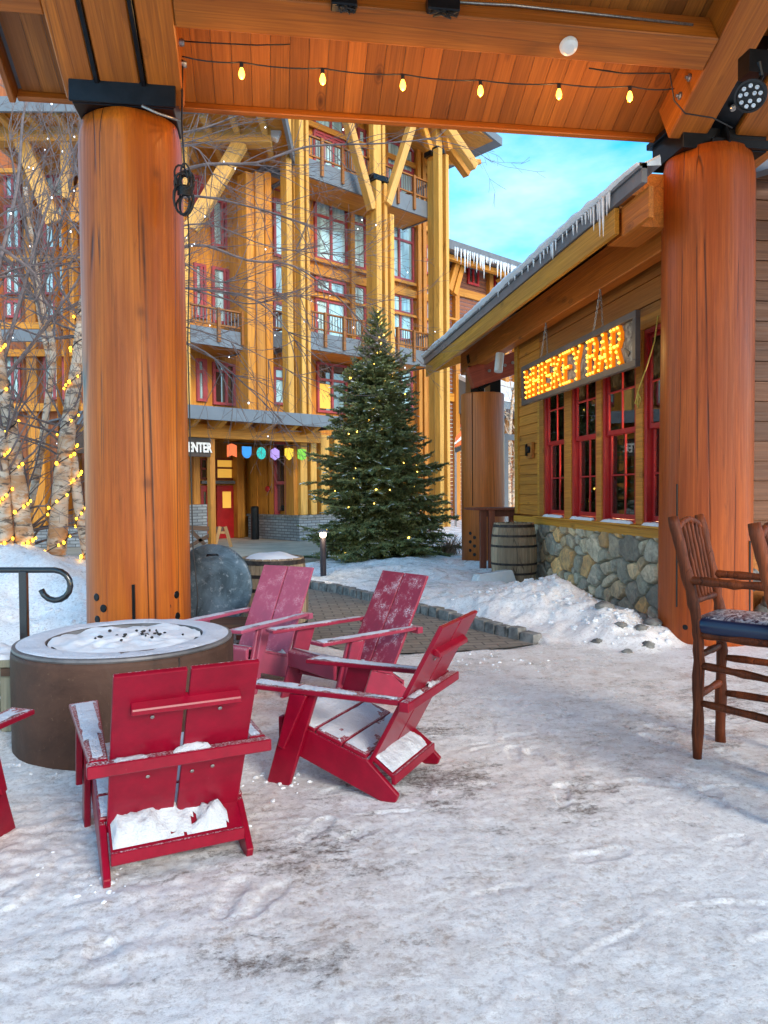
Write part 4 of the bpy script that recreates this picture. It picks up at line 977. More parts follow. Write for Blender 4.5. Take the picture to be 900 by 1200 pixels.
# ------------------------------------------------------------------ the lit sign
SX = 3.94
def ysign(px): r_ = ray(px, 450); return r_.y * SX / r_.x
SY0, SY1 = ysign(747.5), ysign(613); SZ0, SZ1 = 2.84, 3.45
sg = thing('lit_sign', 'long hanging sign reading WHISKEY BAR in yellow bulb letters', 'sign', (SX, (SY0 + SY1) / 2, SZ0))
mb = MB(); f = .075; x0, x1 = SX - .03, SX + .03
mb.box(x0, x1, SY0, SY1, SZ0, SZ0 + f); mb.box(x0, x1, SY0, SY1, SZ1 - f, SZ1); mb.box(x0, x1, SY0, SY0 + f, SZ0 + f, SZ1 - f); mb.box(x0, x1, SY1 - f, SY1, SZ0 + f, SZ1 - f)
build('sign_frame', mb, M['signframe'], sg, bevel=.004)
mb = MB(); mb.box(SX + .03, SX + .05, SY0 + f, SY1 - f, SZ0 + f, SZ1 - f); build('sign_board', mb, M['signboard'], sg)
GL = {'W': [[(0, 1), (.22, 0), (.5, .75), (.78, 0), (1, 1)]], 'H': [[(0, 0), (0, 1)], [(1, 0), (1, 1)], [(0, .5), (1, .5)]], 'I': [[(.5, 0), (.5, 1)]],
      'S': [[(1, .82), (.8, 1), (.2, 1), (0, .82), (0, .62), (.2, .5), (.8, .48), (1, .36), (1, .18), (.8, 0), (.2, 0), (0, .18)]],
      'K': [[(0, 0), (0, 1)], [(1, 1), (.1, .48)], [(.3, .6), (1, 0)]], 'E': [[(1, 1), (0, 1), (0, 0), (1, 0)], [(0, .5), (.8, .5)]],
      'Y': [[(0, 1), (.5, .5), (1, 1)], [(.5, .5), (.5, 0)]], 'B': [[(0, 0), (0, 1), (.75, 1), (.95, .85), (.95, .65), (.75, .52), (0, .52)], [(.75, .52), (1, .38), (1, .15), (.8, 0), (0, 0)]],
      'A': [[(0, 0), (.5, 1), (1, 0)], [(.2, .34), (.8, .34)]], 'R': [[(0, 0), (0, 1), (.8, 1), (1, .82), (1, .66), (.8, .5), (0, .5)], [(.5, .5), (1, 0)]]}
SBM = None; word = 'WHISKEY BAR'; wid = {'W': 1.35, 'I': .35, ' ': .1}
tot = sum(wid.get(c, 1) for c in word) + .5 * (len(word) - 1)
span0, span1 = SY1 - .13, SY0 + .40; u = (span0 - span1) / tot
zb_, zh = SZ0 + .105, .405; y = span0
for c in word:
    wv = wid.get(c, 1) * u
    if c != ' ':
        mb = MB(); BL = []; sw = .05
        for st_ in GL[c]:
            P = [Vector((0, y - p[0] * (wv if c != 'I' else 0) - (wv / 2 if c == 'I' else 0), zb_ + p[1] * zh)) for p in st_]
            for a, b in zip(P[:-1], P[1:]):
                d = (b - a).normalized(); nn = Vector((0, -d.z, d.y)) * sw / 2; a2, b2 = a - d * sw * .4, b + d * sw * .4
                q = [a2 + nn, b2 + nn, b2 - nn, a2 - nn]; dx = .0005 * len(mb.v) / 8
                mb.add([Vector((SX - .012 - dx, p.y, p.z)) for p in q] + [Vector((SX + .029, p.y, p.z)) for p in q], [(0, 1, 2, 3), (7, 6, 5, 4), (0, 4, 5, 1), (1, 5, 6, 2), (2, 6, 7, 3), (3, 7, 4, 0)])
                n_ = max(1, round((b - a).length / .082))
                for i in range(n_ + 1):
                    if i == 0 and a is not P[0]: continue
                    p = a.lerp(b, i / n_); BL.append(Vector((SX - .024, p.y, p.z)))
        lt = build('letter', mb, M['letter'], sg)
        for p in BL:
            if SBM is None: bm = MB(); bm.blob((0, 0, 0), .0145, .0145, .0145, 8, 5, 0); bo = build('bulb', bm, M['signbulb'], lt, smooth=True); SBM = bo.data
            else: bo = bpy.data.objects.new('bulb', SBM); COL.objects.link(bo); adopt(bo, lt)
            bo.matrix_basis = Matrix.Translation(p)
    y -= wv + .5 * u
# emblem-free arrow tail at the right end
mb = MB(); yy = SY0 + .25; mb.add([(SX + .02, yy + .12, SZ0 + .27), (SX + .02, yy - .02, SZ0 + .2), (SX + .02, yy + .02, SZ0 + .15), (SX + .05, yy + .12, SZ0 + .27), (SX + .05, yy - .02, SZ0 + .2), (SX + .05, yy + .02, SZ0 + .15)], [(0, 1, 2), (5, 4, 3), (0, 3, 4, 1), (1, 4, 5, 2), (2, 5, 3, 0)]); build('arrow', mb, M['signframe'], sg)
# light given off by the letters
for k in range(3):
    ld = bpy.data.lights.new('sign_light', 'POINT'); ld.energy = 1.2; ld.color = (1, .62, .2); ld.shadow_soft_size = .15
    lo = bpy.data.objects.new('sign_light', ld); COL.objects.link(lo); lo.location = (SX - .35, SY0 + .6 + k * 1.2, SZ0 + .3); adopt(lo, sg)
# chains
def chain(pa, pb, parent):
    pa, pb = Vector(pa), Vector(pb); n = int((pb - pa).length / .034); mb = MB(); d = (pb - pa).normalized(); s1 = d.cross(Vector((1, 0, 0))).normalized(); s2 = d.cross(s1)
    for i in range(n):
        c = pa.lerp(pb, (i + .5) / n); s = s1 if i % 2 else s2
        pts = [c + d * .022 * math.cos(t * math.pi / 4) + s * .011 * math.sin(t * math.pi / 4) for t in range(9)]; mb.tube(pts, .0032, 4, False)
    return build('chain', mb, M['bolt'], parent)
for px in (700, 637):
    r_ = ray(px, 400); y = r_.y * (SX + .06) / r_.x
    chain((SX + .1, y, 4.0), (SX + .06, y + .12, SZ1), sg); chain((SX + .1, y, 4.0), (SX + .06, y - .16, SZ1), sg)
# hooks and yellow cord by the sign's near end
pc = hit(748, 458, 0, WX - .12)
cable('yellow_cord', [hit(771, 370, 0, WX - .12), hit(767, 400, 0, WX - .12), hit(757, 432, 0, WX - .12), pc, pc + Vector((0, .05, -.1)), pc + Vector((0, 0, -.2)), pc + Vector((0, -.06, -.1)), pc + Vector((0, 0, -.02)), pc + Vector((-.02, .04, -.14)), pc + Vector((-.02, -.03, -.17)), pc], .008, plain('yellow_cord', (.7, .5, .08), .5), 'yellow cord looped on a hook between the windows under the sign', 'cord')
# ------------------------------------------------------------------ the lodge beyond the plaza
P0 = at(330, 632, 24.0); P0.z = 0
UD = Vector((math.sin(YAW + R(47.5)), math.cos(YAW + R(47.5)), 0)); ND = Vector((UD.y, -UD.x, 0))    # along the front, outward
PW = P0 - ND * 1.8
ML = Matrix((UD, -ND, Vector((0, 0, 1)))).transposed().to_4x4(); ML.translation = PW
lodge = thing('lodge_building', 'four storey timber lodge with amber posts, grey balconies and red framed windows', 'building', M=ML)
def F(px, py, o=0.0):
    """photo point -> (u, z) on the front plane pushed out by o"""
    r_ = ray(px, py); q = PW + ND * o; t = (q - EYEP).dot(ND) / r_.dot(ND); p = EYEP + r_ * t; return (p - PW).dot(UD), p.z
def fb(mb, u0, u1, z0, z1, o0, o1): mb.box(min(u0, u1), max(u0, u1), -max(o0, o1), -min(o0, o1), min(z0, z1), max(z0, z1))
def lb(name, mb, mat, parent=lodge, bevel=0): return build(name, mb, mat, parent, ML.copy(), bevel)
uL, uR = F(222, 400)[0], F(506, 300)[0]; ZT = 15.6
mb = MB(); x = uL
while x < uR: fb(mb, x + .004, min(x + .42, uR) - .004, 0, ZT, -.25, 0); x += .42
lb('wall', mb, M['amberz'])
mb = MB(); fb(mb, uL, uR, 0, ZT, -5, -.26); fb(mb, uL, uR, ZT, ZT + .1, -5, 0); lb('wall_core', mb, M['barwall'])
# right return wall
mb = MB(); fb(mb, uR, uR + .2, 0, ZT, -6, -.0); lb('side_wall', mb, M['amberz'])
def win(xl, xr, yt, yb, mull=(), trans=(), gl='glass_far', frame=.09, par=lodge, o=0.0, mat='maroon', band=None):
    u0, z1 = F(xl, yt, o); u1 = F(xr, yt, o)[0]; z0 = F(xl, yb, o)[1]
    mb = MB(); f = frame
    fb(mb, u0, u1, z1 - f, z1, o, o + .1); fb(mb, u0, u1, z0, z0 + f, o, o + .1); fb(mb, u0, u0 + f, z0 + f, z1 - f, o, o + .1); fb(mb, u1 - f, u1, z0 + f, z1 - f, o, o + .1)
    ms = [u0 + f] + [u0 + (u1 - u0) * m_ for m_ in mull] + [u1 - f]
    for a in ms[1:-1]: fb(mb, a - f / 2, a + f / 2, z0 + f, z1 - f, o, o + .095)
    for t_ in trans:
        z = z1 + (z0 - z1) * t_
        for i in range(len(ms) - 1): fb(mb, ms[i] + (f / 2 if i else 0), ms[i + 1] - (f / 2 if i < len(ms) - 2 else 0), z - f / 2, z + f / 2, o, o + .09)
    w_ = lb('window', mb, M[mat], par)
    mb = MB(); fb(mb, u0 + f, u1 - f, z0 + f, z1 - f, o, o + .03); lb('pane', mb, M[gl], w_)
    return w_
# top storey
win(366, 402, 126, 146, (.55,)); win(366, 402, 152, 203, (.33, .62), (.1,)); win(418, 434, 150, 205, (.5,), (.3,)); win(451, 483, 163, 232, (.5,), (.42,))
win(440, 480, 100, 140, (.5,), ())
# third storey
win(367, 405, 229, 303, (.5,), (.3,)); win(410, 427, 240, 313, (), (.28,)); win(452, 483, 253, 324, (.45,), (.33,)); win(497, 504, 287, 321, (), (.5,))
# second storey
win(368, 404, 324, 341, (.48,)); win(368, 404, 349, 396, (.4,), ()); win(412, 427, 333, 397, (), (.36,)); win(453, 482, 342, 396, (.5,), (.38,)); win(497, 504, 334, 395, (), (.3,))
# first storey
win(370, 405, 424, 483, (.5,), (.34,), 'glass_dark'); win(319, 333, 430, 474, (), (.3,)); win(453, 482, 430, 480, (.5,), (.35,))
mb = MB(); u0, z1 = F(371, 446); u1 = F(386, 446)[0]; z0 = F(371, 478)[1]; fb(mb, u0 + .05, u1, z0, z1 - .1, .04, .05); lb('lit_curtain', mb, M['glass_warm'])
# recess between the big corner post and the first column
win(319, 333, 232, 300, (), (.25,)); win(319, 333, 308, 345, (), ()); win(319, 333, 353, 392, (), ()); win(319, 333, 190, 222, (), ())
# left part
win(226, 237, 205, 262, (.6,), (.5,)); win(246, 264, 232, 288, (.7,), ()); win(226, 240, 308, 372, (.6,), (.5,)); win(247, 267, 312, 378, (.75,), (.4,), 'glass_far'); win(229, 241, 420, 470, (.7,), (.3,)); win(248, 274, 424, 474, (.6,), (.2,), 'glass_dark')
# horizontal trim
for (px, py, h) in ((367, 318, .3), (367, 347, .1), (367, 226, .2), (367, 149, .2), (410, 316, .12)):
    z = F(px, py)[1]; mb = MB(); fb(mb, F(352, py)[0], uR - .05, z - h / 2, z + h / 2, .102, .19); lb('trim_beam', mb, M['amber'], bevel=.01)
for px in (350, 408, 429, 447, 486, 492, 506):
    u = F(px, 300)[0]; mb = MB(); fb(mb, u - .09, u + .09, 0.0, ZT, .192, .30); lb('wall_post', mb, M['amberz'])
# balconies
def balcony(xl, xr, yt, yb, rail_y, posts, wd=1.8, dk=None):
    u0, z1 = F(xl, yt, wd); u1 = F(xr, yt, wd)[0]; z0 = F(xl, yb, wd)[1]; zr_ = F(xl, rail_y, wd)[1]
    mb = MB(); fb(mb, u0, u1, z0, z1, wd - .08, wd); fb(mb, u0, u0 + .08, z0, z1, .2, wd - .08); fb(mb, u1 - .08, u1, z0, z1, .2, wd - .08); b_ = lb('balcony', mb, M['slab'])
    mb = MB(); fb(mb, u0 + .085, u1 - .085, z0 + .03, z0 + .12, .2, wd - .085); fb(mb, u0 + .09, u1 - .09, z1 - .12, z1 - .04, .2, wd - .085); lb('underside', mb, M['amber'], b_)
    mb = MB(); hh = zr_
    fb(mb, u0, u1, hh - .045, hh, wd - .08, wd + .02); fb(mb, u0, u1, z1 + .1, z1 + .15, wd - .06, wd)
    fb(mb, u1 - .1, u1 + .04, hh - .06, hh, .3, wd - .1); fb(mb, u1 - .06, u1, z1 + .1, z1 + .15, .3, wd - .06); lb('rail', mb, M['rail'], b_)
    mb = MB(); u = u0 + .08
    while u < u1: fb(mb, u - .012, u + .012, z1 + .15, hh - .06, wd - .045, wd - .02); u += .12
    o_ = .4
    while o_ < wd - .1: fb(mb, u1 - .045, u1 - .02, z1 + .15, hh - .06, o_ - .012, o_ + .012); o_ += .14
    lb('balusters', mb, M['gutter'], b_)
    for p in posts:
        u = F(p, rail_y, wd)[0]; mb = MB(); fb(mb, u - .05, u + .05, z0 + .12, hh + .0, wd + .002, wd + .09); lb('rail_post', mb, M['rail'], b_)
balcony(351, 506, 181, 203, 153, (376, 400, 465, 484, 503)); balcony(351, 506, 386, 407, 361, (380, 402, 424, 465, 484, 505)); balcony(223, 296, 380, 401, 355, (255, 283, 294), 1.7)
balcony(310, 334, 181, 203, 153, (), 1.2); balcony(310, 334, 386, 405, 361, (), 1.2)
# post clusters
CO = 2.15
def upright(px0, px1, ytop, ybot_z, o, mat='amberz', dep=.3, zt=None):
    u0, z1 = F(px0, ytop, o); u1 = F(px1, ytop, o)[0]; mb = MB(); fb(mb, u0, u1, ybot_z, z1 if zt is None else zt, o - dep, o); return lb('column_post', mb, M[mat], bevel=.015)
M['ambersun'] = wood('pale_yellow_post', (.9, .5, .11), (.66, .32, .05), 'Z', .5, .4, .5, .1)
for a, b, o in ((334.5, 341, 2.5), (343.5, 347, 2.2), (350.5, 355.5, 2.5), (358, 361.5, 2.2)): upright(a, b, 110, 1.3, o, 'ambersun', .34)
for a, b, o, y in ((435, 437.5, 2.1, 250), (441, 447, 2.5, 210), (450.5, 454, 2.3, 214), (457.5, 462, 2.2, 250)): upright(a, b, y, .0, o, 'ambersun')
upright(437, 446, 60, 9, 2.2, 'ambersun', .25); upright(447.5, 451, 60, 9, 2.0, 'ambersun', .2)
for a, b, o, y in ((507, 510.5, 2.1, 178), (514, 518.5, 2.5, 172), (522.5, 526, 2.2, 180)): upright(a, b, y, .0, o, 'ambersun')
upright(511, 518, 100, 9, 2.15, 'ambersun', .25)
for a, b, o in ((288, 298, 2.0), (299, 309, 2.1), (310, 318, 1.9)): upright(a, b, 200, 3.9, o, 'amberz', .5)
upright(212, 221, 262, 3.5, 2.2, 'ambersun', .5)
# steel caps
mb = MB()
for a, b, y, o in ((438, 447.5, 206, 2.45), (448, 454.5, 209, 2.25), (512, 520, 174, 2.35), (505, 512, 179, 2.15)):
    u0, z = F(a, y, o); u1 = F(b, y, o)[0]; fb(mb, u0 - .02, u1 + .02, z - .08, z + .1, o - .34, o + .02)
lb('steel_cap', mb, M['black'])
def fbeam(name, a, b, o, wd, ht, mat):
    (u0, z0), (u1, z1) = F(*a, o), F(*b, o); p0 = ML @ Vector((u0, -o, z0)); p1 = ML @ Vector((u1, -o, z1)); return beam(name, p0, p1, wd, ht, M[mat], lodge, Vector((-ND.x, -ND.y, .001)) if abs(z1 - z0) > 50 else Vector((0, 0, 1)), .015)
fbeam('brace', (436, 246), (404, 130), 2.3, .3, .26, 'amberpale'); fbeam('brace', (453, 240), (489, 126), 2.3, .3, .26, 'amberpale')
fbeam('brace', (508, 190), (490, 130), 2.0, .24, .24, 'amber'); fbeam('brace', (526, 176), (519, 140), 2.3, .24, .24, 'amber')
# roof corner over the right end: rafters run out to the right, seen from below
ue, ze = F(580, 166, 2.4)
for a, b, o in (((519, 142), (556, 196), 2.5), ((522, 168), (548, 204), 1.6)): fbeam('outlooker', a, b, o, .3, .36, 'amberpale' if o > 2 else 'amber')
mb = MB()
(u0, z0), (u1, z1) = F(500, 120, 3.0), F(584, 172, 3.0)
mb.prism([(u0, z0 + .2), (u1, z1 + .1), (u1, z1 + .26), (u0, z0 + .5)], -3.0, 4.0, 1); lb('roof_soffit', mb, M['amber'])
mb = MB(); mb.prism([(u0, z0 + .52), (u1 + .12, z1 + .05), (u1 + .12, z1 + .35), (u0, z0 + .8)], -3.1, 4.1, 1); lb('roof', mb, M['slab'])
mb = MB(); fb(mb, uL - 1, F(500, 120, 3.0)[0], z0 + .5, z0 + .9, -5, 3.0); lb('roof', mb, M['slab'])
fbeam('trim_beam', (500, 190), (562, 190), .8, .2, .2, 'amber')
# ------- ground floor: canopy, entrance, stone bay
uc0, zc1 = F(152, 474, 4.4); uc1 = F(402, 489, 4.4)[0]; zc0 = F(222, 490, 4.4)[1]; zc1 = F(222, 474, 4.4)[1]
cn_ = MB(); fb(cn_, uc0, uc1, zc0, zc1, 4.3, 4.4); fb(cn_, uc0, uc0 + .1, zc0, zc1, .0, 4.3); fb(cn_, uc1 - .1, uc1, zc0, zc1, .0, 4.3); fb(cn_, uc0 + .1, uc1 - .1, zc1 - .08, zc1 - .03, -2, 4.3)
can = lb('canopy', cn_, M['slab'])
mb = MB(); u = uc0 + .3; i = 0
while u < uc1 - .2: mb.prism([(-4.32, zc0 - .02), (-4.0, zc0 - .16), (0, zc0 - .26), (0, zc0 + .1), (-4.28, zc0 + .1)], u - .075, u + .075, 0); u += .78
lb('joist', mb, M['amber'], can)
mb = MB(); fb(mb, uc0 + .11, uc1 - .11, zc1 - .16, zc1 - .1, -.1, 4.2); lb('boarding', mb, M['amber'], can)
zb0, zb1 = F(372, 520, 3.4)[1], F(372, 506, 3.4)[1]
mb = MB(); fb(mb, uc0 + .3, F(374, 510, 3.4)[0], zb0 + .02, zb1 + .02, 3.2, 3.5); lb('beam', mb, M['amber'], can, .01)
mb = MB(); fb(mb, F(222, 520, 3.3)[0] - 3.2, F(248, 520, 3.3)[0], zb0 - .5, zb0 + .018, 3.3, 3.42); bd = lb('sign_panel', mb, M['signdark'], can)
upright(246, 252, 512, 0, 3.42, 'amberz', .2, zt=zb0 + .018)
# text
def text_obj(s, h, mat, parent, Mx, ex=.02):
    cu = bpy.data.curves.new('txt', 'FONT'); cu.body = s; cu.size = h; cu.extrude = ex; cu.align_x = 'RIGHT'; cu.offset = .012
    tmp = bpy.data.objects.new('txt', cu); COL.objects.link(tmp); dg = bpy.context.evaluated_depsgraph_get(); dg.update()
    me = bpy.data.meshes.new_from_object(tmp.evaluated_get(dg)); bpy.data.objects.remove(tmp); me.materials.clear(); me.materials.append(mat)
    o = bpy.data.objects.new('lettering', me); COL.objects.link(o); adopt(o, parent); o.matrix_basis = Mx; return o
ue_, ze_ = F(247.5, 530, 3.44)
text_obj('CENTER', .36, M['signtext'], bd, ML @ Matrix.Translation((ue_, -3.45, ze_)) @ Matrix.Rotation(R(90), 4, 'X') @ Matrix.Diagonal((.66, 1, 1, 1)))
# ground-floor recessed wall
gz = zb0
def gwin(a, b, c, d, **k): return win(a, b, c, d, o=.0, **k)
mb = MB(); u0, z1 = F(252, 569, .0); u1 = F(274, 569)[0]; fb(mb, u0, u1, .0, z1, .02, .12)
dr = lb('door', mb, M['redframe']); mb = MB(); fb(mb, u0 + .2, u1 - .2, 1.0, z1 - .2, .122, .14); lb('pane', mb, M['glass_warm'], dr)
mb = MB(); u2, u3 = F(233, 569)[0], F(244, 569)[0]; fb(mb, u2, u3, 0, z1, .02, .12); d2 = lb('door', mb, M['redframe']); mb = MB(); fb(mb, u2 + .1, u3 - .15, .6, z1 - .2, .122, .14); lb('pane', mb, M['glass_dark'], d2)
win(251, 275, 537, 562, (), (.45,), 'glass_warm', .06, mat='redwood'); win(233, 245, 537, 562, (), (.5,), 'glass_dark', .06, mat='redwood')
for px in (248, 232.5): upright(px - 2, px + 2, 520, 0, .3, 'amberz', .28)
mb = MB(); fb(mb, F(232, 565)[0], F(278, 565)[0], F(250, 567)[1], F(250, 563.5)[1], .125, .24); lb('trim_beam', mb, M['gutter'])
upright(278, 286, 520, 0, .4, 'amberz', .4)
# bay: its left side faces the entrance
ub = F(285, 600, 0)[0]; zst = F(350, 607, 3.2)[1]; uQ = F(470, 560, 2.6)[0]
mb = MB(); fb(mb, ub, uQ + .2, -.1, zst, .3, 3.2); bay = lb('stone_bay_base', mb, M['stone'])
mb = MB(); fb(mb, ub - .04, uQ + .25, zst + .002, zst + .08, .25, 3.26); lb('coping', mb, M['kerb'], bay)
mb = MB(); fb(mb, ub + .25, uQ, zst + .082, zc0 - .1, .3, 2.6); lb('bay_wall', mb, M['amberz'])
def side_post(px, w_, z0, z1, mat='amberz', proud=.0):
    # posts on the bay's left face: find distance out for this pixel on plane u=ub+.2
    r_ = ray(px, 570); q = PW + UD * (ub + .2); t = (q - EYEP).dot(UD) / r_.dot(UD); o_ = (EYEP + r_ * t - PW).dot(ND)
    mb = MB(); mb.box(ub + .05 - proud, ub + .249, -(o_ + w_ / 2), -(o_ - w_ / 2), z0, z1); return lb('wall_post', mb, M[mat]), o_
for px, w_ in ((296, .22), (303, .4), (312, .5), (322, .25), (340, .2), (347, .3)): side_post(px, w_, zst + .08, zb0, 'amberz', .05 * (px % 2))
_, oa = side_post(326, .05, zst + .08, 3.2, 'maroon'); _, ob = side_post(339, .05, zst + .08, 3.2, 'maroon')
mb = MB(); mb.box(ub + .15, ub + .2, -ob, -oa, zst + .2, 3.1); lb('pane', mb, M['glass_dark']); mb = MB(); mb.box(ub + .08, ub + .2, -ob, -oa, 1.75, 1.85); mb.box(ub + .08, ub + .2, -ob, -oa, 3.0, 3.12); lb('window_bar', mb, M['maroon'])
for a, b in ((352, 360), (364, 371), (376, 386), (392, 398)): upright(a, b, 512, zst + .08, 3.1, 'ambersun', .35, zt=zc0 - .1)
win(400, 425, 540, 600, (.5,), (.3,), o=2.62)
# stone footing left of the door
mb = MB(); u0 = F(222, 640, 1.5)[0]; fb(mb, u0 - .6, u0 + .55, 0, 1.15, .7, 1.6); lb('stone_pier', mb, M['stone']); upright(226, 234, 522, 1.15, 1.4, 'amberz', .3, zt=zb0)
# alarm bell
u, z = F(314, 573, 1.2)
# ------------------------------------------------------------------ left wing with the tall portico (runs along the world X axis)
wing = thing('lodge_wing', 'tall timber portico wing with braced posts and grey roof edge behind the bare birches', 'building', (-6, 22, 0))
YPW, YWW = 22.0, 25.4
MG = Matrix.Rotation(-YAW + R(1.5), 4, 'Z'); MGI = MG.inverted()
def hitg(px, py, y):
    r_ = MGI @ ray(px, py); q = MGI @ EYEP; return q + r_ * ((y - q.y) / r_.y)
def G(px, py, y): p = hitg(px, py, y); return p.x, p.z
def gb(mb, x0, x1, z0, z1, y0, y1): mb.box(min(x0, x1), max(x0, x1), min(y0, y1), max(y0, y1), min(z0, z1), max(z0, z1))
def gbuild(name, mb, mat, par=None, bevel=0): return build(name, mb, mat, par or wing, MG.copy(), bevel)
def gbx(name, a, b, y, dep, mat, z0=None, z1=None):
    x0, zz1 = G(*a, y); x1, zz0 = G(*b, y); mb = MB(); gb(mb, x0, x1, zz0 if z0 is None else z0, zz1 if z1 is None else z1, y, y + dep); return gbuild(name, mb, M[mat], bevel=.012)
x0 = G(-260, 400, YWW)[0]; x1 = G(226, 400, YWW)[0]
mb = MB(); x = x0
while x < x1: mb.box(x + .005, x + .4, YWW, YWW + .2, 0, 15.3); x += .405
gbuild('wall', mb, M['wallred'])
mb = MB(); gb(mb, x0, x1, 0, 15.3, YWW + .21, YWW + 5); gbuild('wall_core', mb, M['barwall'])
for (a, b) in ((-240, -226), (-182, -168), (-124, -110), (-66, -52), (-14, 2), (26, 46), (78, 92), (120, 134), (150, 164), (196, 204), (215, 222)): gbx('wall_post', (a, 200), (b, 600), YWW - .25, .24, 'amberz', 0, 15)
cols_ = ((4, 24), (50, 76), (98, 118), (168, 192), (206, 214), (-44, -18), (-104, -76), (-160, -132), (-222, -190))
rows_ = ((205, 232), (240, 292), (308, 345), (352, 372), (415, 468))
for (a, b) in cols_:
    for (t_, u_) in rows_:
        xa, za = G(a, t_, YWW - .1); xb, zb2 = G(b, u_, YWW - .1); mb = MB(); f = .08
        gb(mb, xa, xb, za - f, za, YWW - .1, YWW - .01); gb(mb, xa, xb, zb2, zb2 + f, YWW - .1, YWW - .01); gb(mb, xa, xa + f, zb2 + f, za - f, YWW - .1, YWW - .01); gb(mb, xb - f, xb, zb2 + f, za - f, YWW - .1, YWW - .01)
        if b - a > 15: xm = (xa + xb) / 2; gb(mb, xm - f / 2, xm + f / 2, zb2 + f, za - f, YWW - .095, YWW - .01)
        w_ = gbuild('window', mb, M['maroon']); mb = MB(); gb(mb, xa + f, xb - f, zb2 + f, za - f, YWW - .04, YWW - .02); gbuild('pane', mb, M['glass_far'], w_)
for y_ in (196, 299, 378, 410, 474): gbx('trim_beam', (-256, y_), (222, y_ + 7), YWW - .36, .1, 'amber')
# portico frame
gbx('portico_beam', (-60, 146), (317, 166), YPW, .45, 'amberpale')
xa, za = G(-60, 106, YPW - 1.2); xb, zb2 = G(333, 132, YPW - 1.2); za = (G(330, 124, YPW - 1.2)[1] + G(60, 108, YPW - 1.2)[1]) / 2
mb = MB(); gb(mb, xa, xb, za, za - .40, YPW - 1.3, YPW - 1.2); gb(mb, xa, xb, za - .1, za - .06, YPW - 1.2, YPW + 5); gb(mb, xb - .1, xb, za - .40, za, YPW - 1.2, YPW + 5); gbuild('roof', mb, M['slab'])
mb = MB(); gb(mb, xa + .1, xb - .1, za - .18, za - .13, YPW - 1.1, YWW); gbuild('soffit', mb, M['amber'])
mb = MB(); x = xa + .4
while x < xb - .2: mb.prism([(YPW - 1.05, za - .4), (YPW + 1.8, za - .40), (YPW + 1.8, za - .2), (YPW - 1.1, za - .2)], x - .08, x + .08, 0); x += .8
gbuild('joist', mb, M['amberpale'])
for a, b in ((62, 70), (71.5, 79), (82, 92), (213, 222)): gbx('portico_post', (a, 228), (b, 640), YPW + .05 + .05 * (int(a) % 3), .4, 'amberz', .9)
for a, b in ((70, 82), (213, 220)): gbx('portico_post', (a, 165), (b, 232), YPW + .1, .3, 'amberpale')
gbx('portico_post', (36, 500), (54, 645), YPW - .6, .4, 'amberz', .6)
def gbeam(a, b, y, mat): return beam('brace', MG @ hitg(*a, y), MG @ hitg(*b, y), .3, .42, M[mat], wing)
gbeam((26, 166), (64, 262), YPW + .2, 'amberpale'); gbeam((282, 168), (224, 268), YPW + .2, 'amberpale'); gbeam((112, 168), (92, 262), YPW + .2, 'amber')
mb = MB(); x_, z_ = G(90, 620, YPW - 1); gb(mb, G(30, 600, YPW - 1)[0], G(112, 600, YPW - 1)[0], 0, z_, YPW - .9, YPW + .7); gbuild('stone_pier', mb, M['stone'])
gbx('balcony', (-60, 386), (70, 400), YPW + 1.6, .1, 'slab')
p = MG @ hitg(322, 151, YPW + .3); mb = MB(); q = Matrix.Translation(p) @ Matrix.Rotation(R(25), 4, 'Y'); mb.box(-.22, .22, -.15, .15, -.3, .2, q); t = build('floodlight', mb, M['white'], None, bevel=.03); tag(t, 'pale box floodlight under the left wing roof corner', 'floodlight')
# ------------------------------------------------------------------ brown clapboard building far to the right
PD = at(560, 560, 40.0); PD.z = 0
MD = Matrix((UD, -ND, Vector((0, 0, 1)))).transposed().to_4x4(); MD.translation = PD
fb_ = thing('clapboard_building', 'distant red brown clapboard building with an icicle fringed roof beyond the lodge', 'building', M=MD)
def FD(px, py, o=0.0):
    r_ = ray(px, py); q = PD + ND * o; t = (q - EYEP).dot(ND) / r_.dot(ND); p = EYEP + r_ * t; return (p - PD).dot(UD), p.z
def db(name, mb, mat, par=None): return build(name, mb, mat, par or fb_, MD.copy())
uA, uB = FD(500, 300)[0], FD(720, 300)[0]; zE1, zE0 = FD(530, 281, 1.6)[1], FD(530, 292, 1.6)[1]
mb = MB(); z = 0
while z < zE1 - .1: mb.prism([(0, z), (-.05, z + .005), (-.02, z + .19), (0, z + .19)], uA, uB, 0); z += .2
db('wall', mb, M['claps'])
mb = MB(); mb.prism([(-1.6, zE0), (-1.6, zE1), (3, zE1 + 2.2), (3, zE0)], uA - 1, uB + 1, 0); db('roof', mb, M['gutter'])
mb = MB(); fb(mb, uA, uB, zE0 - .05, zE0 - .3, .9, 1.15); db('trim_beam', mb, M['amber'])
for (a, b, t_, u_, md) in ((546, 559, 307, 333, 1), (577, 587, 316, 340, 1), (592, 598, 318, 345, 0), (534, 540, 470, 500, 0), (600, 612, 480, 520, 0)):
    u0, z1 = FD(a, t_); u1 = FD(b, t_)[0]; z0 = FD(a, u_)[1]; mb = MB(); f = .12
    fb(mb, u0, u1, z1 - f, z1, .06, .16); fb(mb, u0, u1, z0, z0 + f, .06, .16); fb(mb, u0, u0 + f, z0 + f, z1 - f, .06, .16); fb(mb, u1 - f, u1, z0 + f, z1 - f, .06, .16)
    if md: um = (u0 + u1) / 2; fb(mb, um - f / 2, um + f / 2, z0 + f, z1 - f, .06, .15)
    w_ = db('window', mb, M['redframe']); mb = MB(); fb(mb, u0 + f, u1 - f, z0 + f, z1 - f, .06, .09); db('pane', mb, M['glass_dark'], w_)
